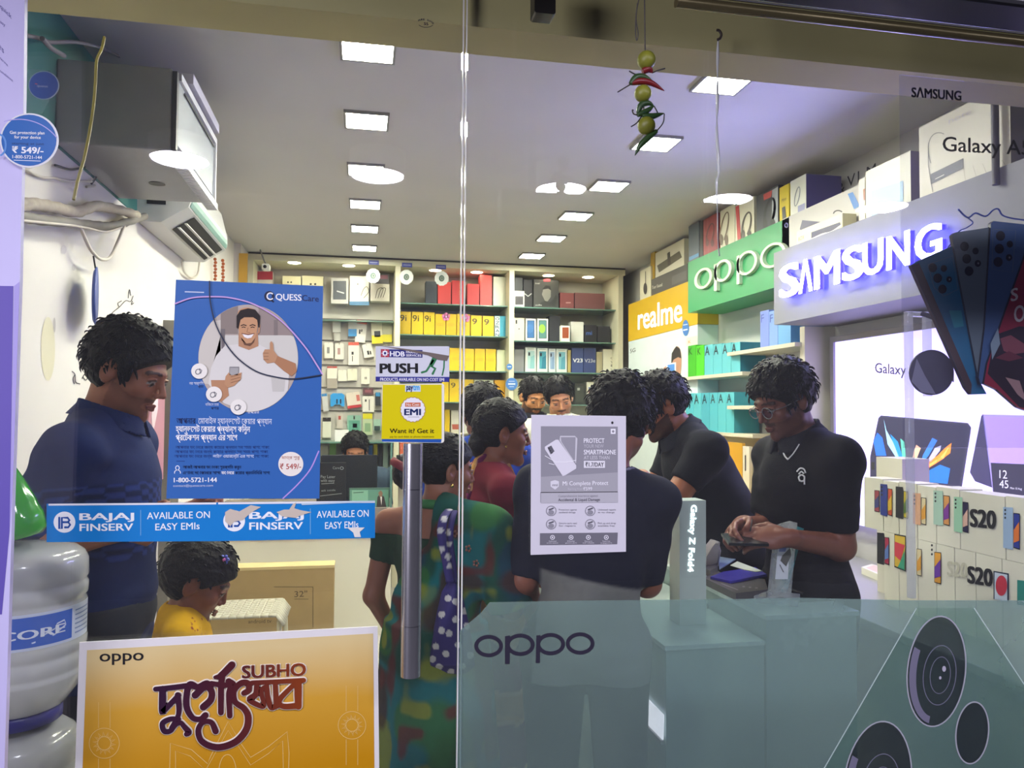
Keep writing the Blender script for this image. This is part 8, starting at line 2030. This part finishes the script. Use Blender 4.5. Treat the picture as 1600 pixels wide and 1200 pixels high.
# polka dot bag on her shoulder
def polka():
    m = bpy.data.materials.new('polka_cloth'); m.use_nodes = True; nt = m.node_tree; p = nt.nodes['Principled BSDF']; p.inputs['Roughness'].default_value = .7
    at = nt.nodes.new('ShaderNodeAttribute'); at.attribute_name = 'Col'; nt.links.new(at.outputs['Color'], p.inputs['Base Color'])
    Yb_ = 2.10
    def P2(x, y, Y=Yb_): return atY(x, y, Y)
    rows = [(908,700,716,.012),(925,690,722,.028),(950,684,727,.045),(985,677,735,.055),(1020,671,742,.058),(1040,668,745,.054),(1052,674,740,.036),(1057,690,725,.012)]
    dots = [(688,918),(700,935),(690,960),(712,968),(702,990),(730,978),(681,1010),(697,1022),(716,1008),(735,1024),(686,1042),(722,1041),(705,1050),(697,905),(712,940),(676,1030),(726,955),(690,985)]
    fine_rows = []
    for i in range(len(rows)-1):
        for k in range(16):
            t = k/16; fine_rows.append(tuple(rows[i][j]*(1-t)+rows[i+1][j]*t for j in range(4)))
    fine_rows.append(rows[-1])
    n = 120; vs = []; col = []
    for (y, x0, x1, th) in fine_rows:
        for k in range(n):
            a = 2*math.pi*k/n; x = (x0+x1)/2 + (x1-x0)/2*math.cos(a); dep = th*math.sin(a) + .006*math.sin(3*a+y*.05)
            v = P2(x, y, Yb_ + .04 + dep); vs.append(v)
            d = any((x-dx)**2 + (y-dy)**2 < 5.4**2 for dx, dy in dots) if dep < .02 else (math.sin(x*.5)*math.sin(y*.45) > .55)
            col.append(S('#c9c6c4') if d else S('#2c2168'))
    L = len(fine_rows); fs = [(i*n+k, i*n+(k+1) % n, (i+1)*n+(k+1) % n, (i+1)*n+k) for i in range(L-1) for k in range(n)]
    mb = MB(); mb.add(vs, fs, 0, True); mb.add(vs[-n:], [tuple(range(n))], 0)
    t = thing('shoulder_bag', 'purple cloth bag with white polka dots hanging from her shoulder', 'bag', P2(705, 1057, Yb_+.04))
    o = mb.build('pouch', [m], t)
    at = o.data.color_attributes.new('Col', 'FLOAT_COLOR', 'POINT'); cc = col + col[-n:]
    at.data.foreach_set('color', np.array(cc, F4).ravel())
    def strap(pts, wd, nm):
        mb = MB(); P3 = smooth_path(pts, 10); V = []; C = []
        sd = [(dx, dy) for dx, dy in ((700,832),(688,828),(703,795),(694,812),(701,850),(700,870),(690,858),(702,885))]
        for i, q in enumerate(P3):
            x, y, Y = q
            for j in range(7):
                xx = x + wd*(j/6-.5); V.append(atY(xx, y, Y - .006*math.sin(math.pi*j/6))); C.append(S('#c9c6c4') if any((xx-a)**2+(y-b)**2 < 4.6**2 for a, b in sd) else S('#2c2168'))
        k = len(P3); mb.add(V, [(i*7+j, i*7+j+1, (i+1)*7+j+1, (i+1)*7+j) for i in range(k-1) for j in range(6)], 0, True)
        o = mb.build(nm, [m], t); a_ = o.data.color_attributes.new('Col', 'FLOAT_COLOR', 'POINT'); a_.data.foreach_set('color', np.array(C, F4).ravel()); solid(o, .004)
    strap([(704,910,2.10),(696,870,2.10),(690,835,2.10),(694,808,2.12),(706,793,2.2)], 13, 'strap')
    strap([(712,910,2.12),(706,870,2.12),(703,835,2.12),(708,805,2.14),(716,793,2.22)], 9, 'strap')
polka()

f = Figure('person in a maroon blouse and magenta and gold sari, in profile', (786, 676), 2.62, -84, lean=2, head_yaw=-6, head_pitch=3, skin='#744734', female=True, width=1.06, nose=.7,
           arms=dict(uR=(.06, .02, -.26), fR=(-.03, .20, -.10), uL=(-.04, .04, -.26), fL=(.05, .2, -.08), pR=(-1, 0, .2), cR=.7))
f.build_body(lips='#7a3c3c', gaze=(0, 1, -.15))
f.build_hair('pulled', thick=.014, rough=.004, nape=-.085, strands=120, slen=.018, extra=lambda s, p, a, d: smin(d, ell(p, (0, -.098, -.052), (.050, .034, .046)) + vnoise(p, 60)*.008, .02))
bead(f, 'earring', (.080, .0, -.050), .0045, gold); bead(f, 'nose_pin', (.0135, .108, -.042), .0022, gold)
f.build_shirt('#6a1226', hem=1.13, sleeve=.92, collar=False, name='blouse', neck_drop=.045, g=.011)
def magenta(V):
    c = np.tile(np.array(S('#6e1252')[:3]), (len(V), 1)); n = vnoise(V, 6)
    st = np.sin(V[:, 0]*95 + V[:, 2]*30); c[st > .55] = np.array(S('#c8924a')[:3]); c[(st > .2) & (st <= .55)] = np.array(S('#d8a878')[:3]); c[n > .2] *= .8; return c
sari_body(f, magenta, pallu=band(-1, .12, .020), flare=.10)

# back of a head and a blue shirt between the two women
f = Figure('person with a blue shirt seen from behind, between the two women', (752, 646), 3.20, 8, head_yaw=0, head_pitch=4, skin='#6a3f2e', width=1.12)
f.build_body(h=.009, hf=.006); f.build_hair(thick=.020, nape=-.062, h=.006); f.build_shirt('#1f3f9c', hem=.84, sleeve=.8, h=.009); f.build_trousers('#22242a')
# two men far back
f = Figure('bearded person in dark clothes at the far end of the counter', (833, 620), 4.95, 188, head_yaw=4, head_pitch=20, skin='#9a6a44', width=1.1)
f.build_body(h=.009, hf=.005, beard=.85, mous=.9, gaze=(0, .6, -.8), lid=-.006); f.build_hair(thick=.013, front=.060, h=.006); f.build_shirt('#1c1c22', hem=.84, h=.009); f.build_trousers('#22242a')
f = Figure('person in a white shirt with a thin moustache, looking down, at the far end', (874, 621), 4.60, 158, head_yaw=14, head_pitch=22, head_roll=8, skin='#98694a', width=1.12)
f.build_body(h=.009, hf=.005, beard=.30, mous=.7, gaze=(-.1, .6, -.8), lid=-.006); f.build_hair(thick=.014, front=.062, h=.006); f.build_shirt('#d6d6be', hem=.84, sleeve=1.0, h=.009); f.build_trousers('#2a2c34')
# seated person behind the monitor
f = Figure('person seated behind the black monitor, only the forehead showing', (555, 704), 6.10, 182, head_pitch=22, skin='#8a5c40', sit=True, hs=1.0)
f.build_body(h=.011, hf=.007); f.build_hair(thick=.018, h=.007); f.build_shirt('#3a4a5a', hem=.90, h=.011); f.build_trousers('#2a2c34', h=.012)
tag(MB().box((f.base.x-.2, f.base.y-.16, 0), (f.base.x+.2, f.base.y+.22, .40*f.scale)).build('box_stool', mat('stool_wood', '#6a5138', 0.6)), 'low wooden stool under the seated person behind the monitor', 'stool')
# child in the yellow dress
f = Figure('child in a yellow dress with short hair and a flower clip, sitting and looking down', (309, 906), 2.95, -78, lean=8, head_yaw=-6, head_pitch=24, skin='#704432', sit=True, hs=1.42, width=.92, female=False, cat='child', nose=.3,
           arms=dict(fL=(.03, .18, -.10), fR=(-.03, .18, -.10)))
f.build_body(h=.009, hf=.006, gaze=(0, .7, -.7), lips='#7c4440', lid=-.005)
f.build_hair('child', thick=.020, nape=-.078, rough=.004, strands=160, slen=.018)
def beads(s, V, c):
    n = vnoise(V, 70); q = (V-s.J['chest']) @ s.RT; c[(n > .30) & (q[:, 1] > .02) & (q[:, 2] > .0)] = np.array(S('#8a3a2a')[:3])
f.build_shirt('#d8a606', hem=.86, sleeve=.7, collar=False, name='dress', paint=beads, g=.02, neck_drop=.02); f.build_trousers('#c89a10', shoes='#7a3a3a')
q = f.M @ Vector(f.hw((.060, .040, .098))); mbf = MB()
for j in range(6): a = 2*math.pi*j/6; mbf.ball(q + Vector((.012*math.cos(a), -.004, .012*math.sin(a))), .0065, n=8)
o = mbf.build('hair_clip', mat('clip_blue', '#5a6ad0', 0.3), f.root); MB().ball(q + Vector((0, -.008, 0)), .007, n=8).build('clip_gem', mat('clip_pink', '#d06aa8', 0.2), o)
mbf = MB()
for j in range(11):
    a = -1.1 + 2.2*j/10; w = f.M @ Vector(f.J['neck'] + f.RT @ np.array((.085*math.sin(a), .075*math.cos(a)+.02, -.055-.03*math.cos(a)), F4)); mbf.ball(w, .0045, n=6)
mbf.build('neck_beads', mat('bead_pearl', '#d8b878', 0.3), f.root)
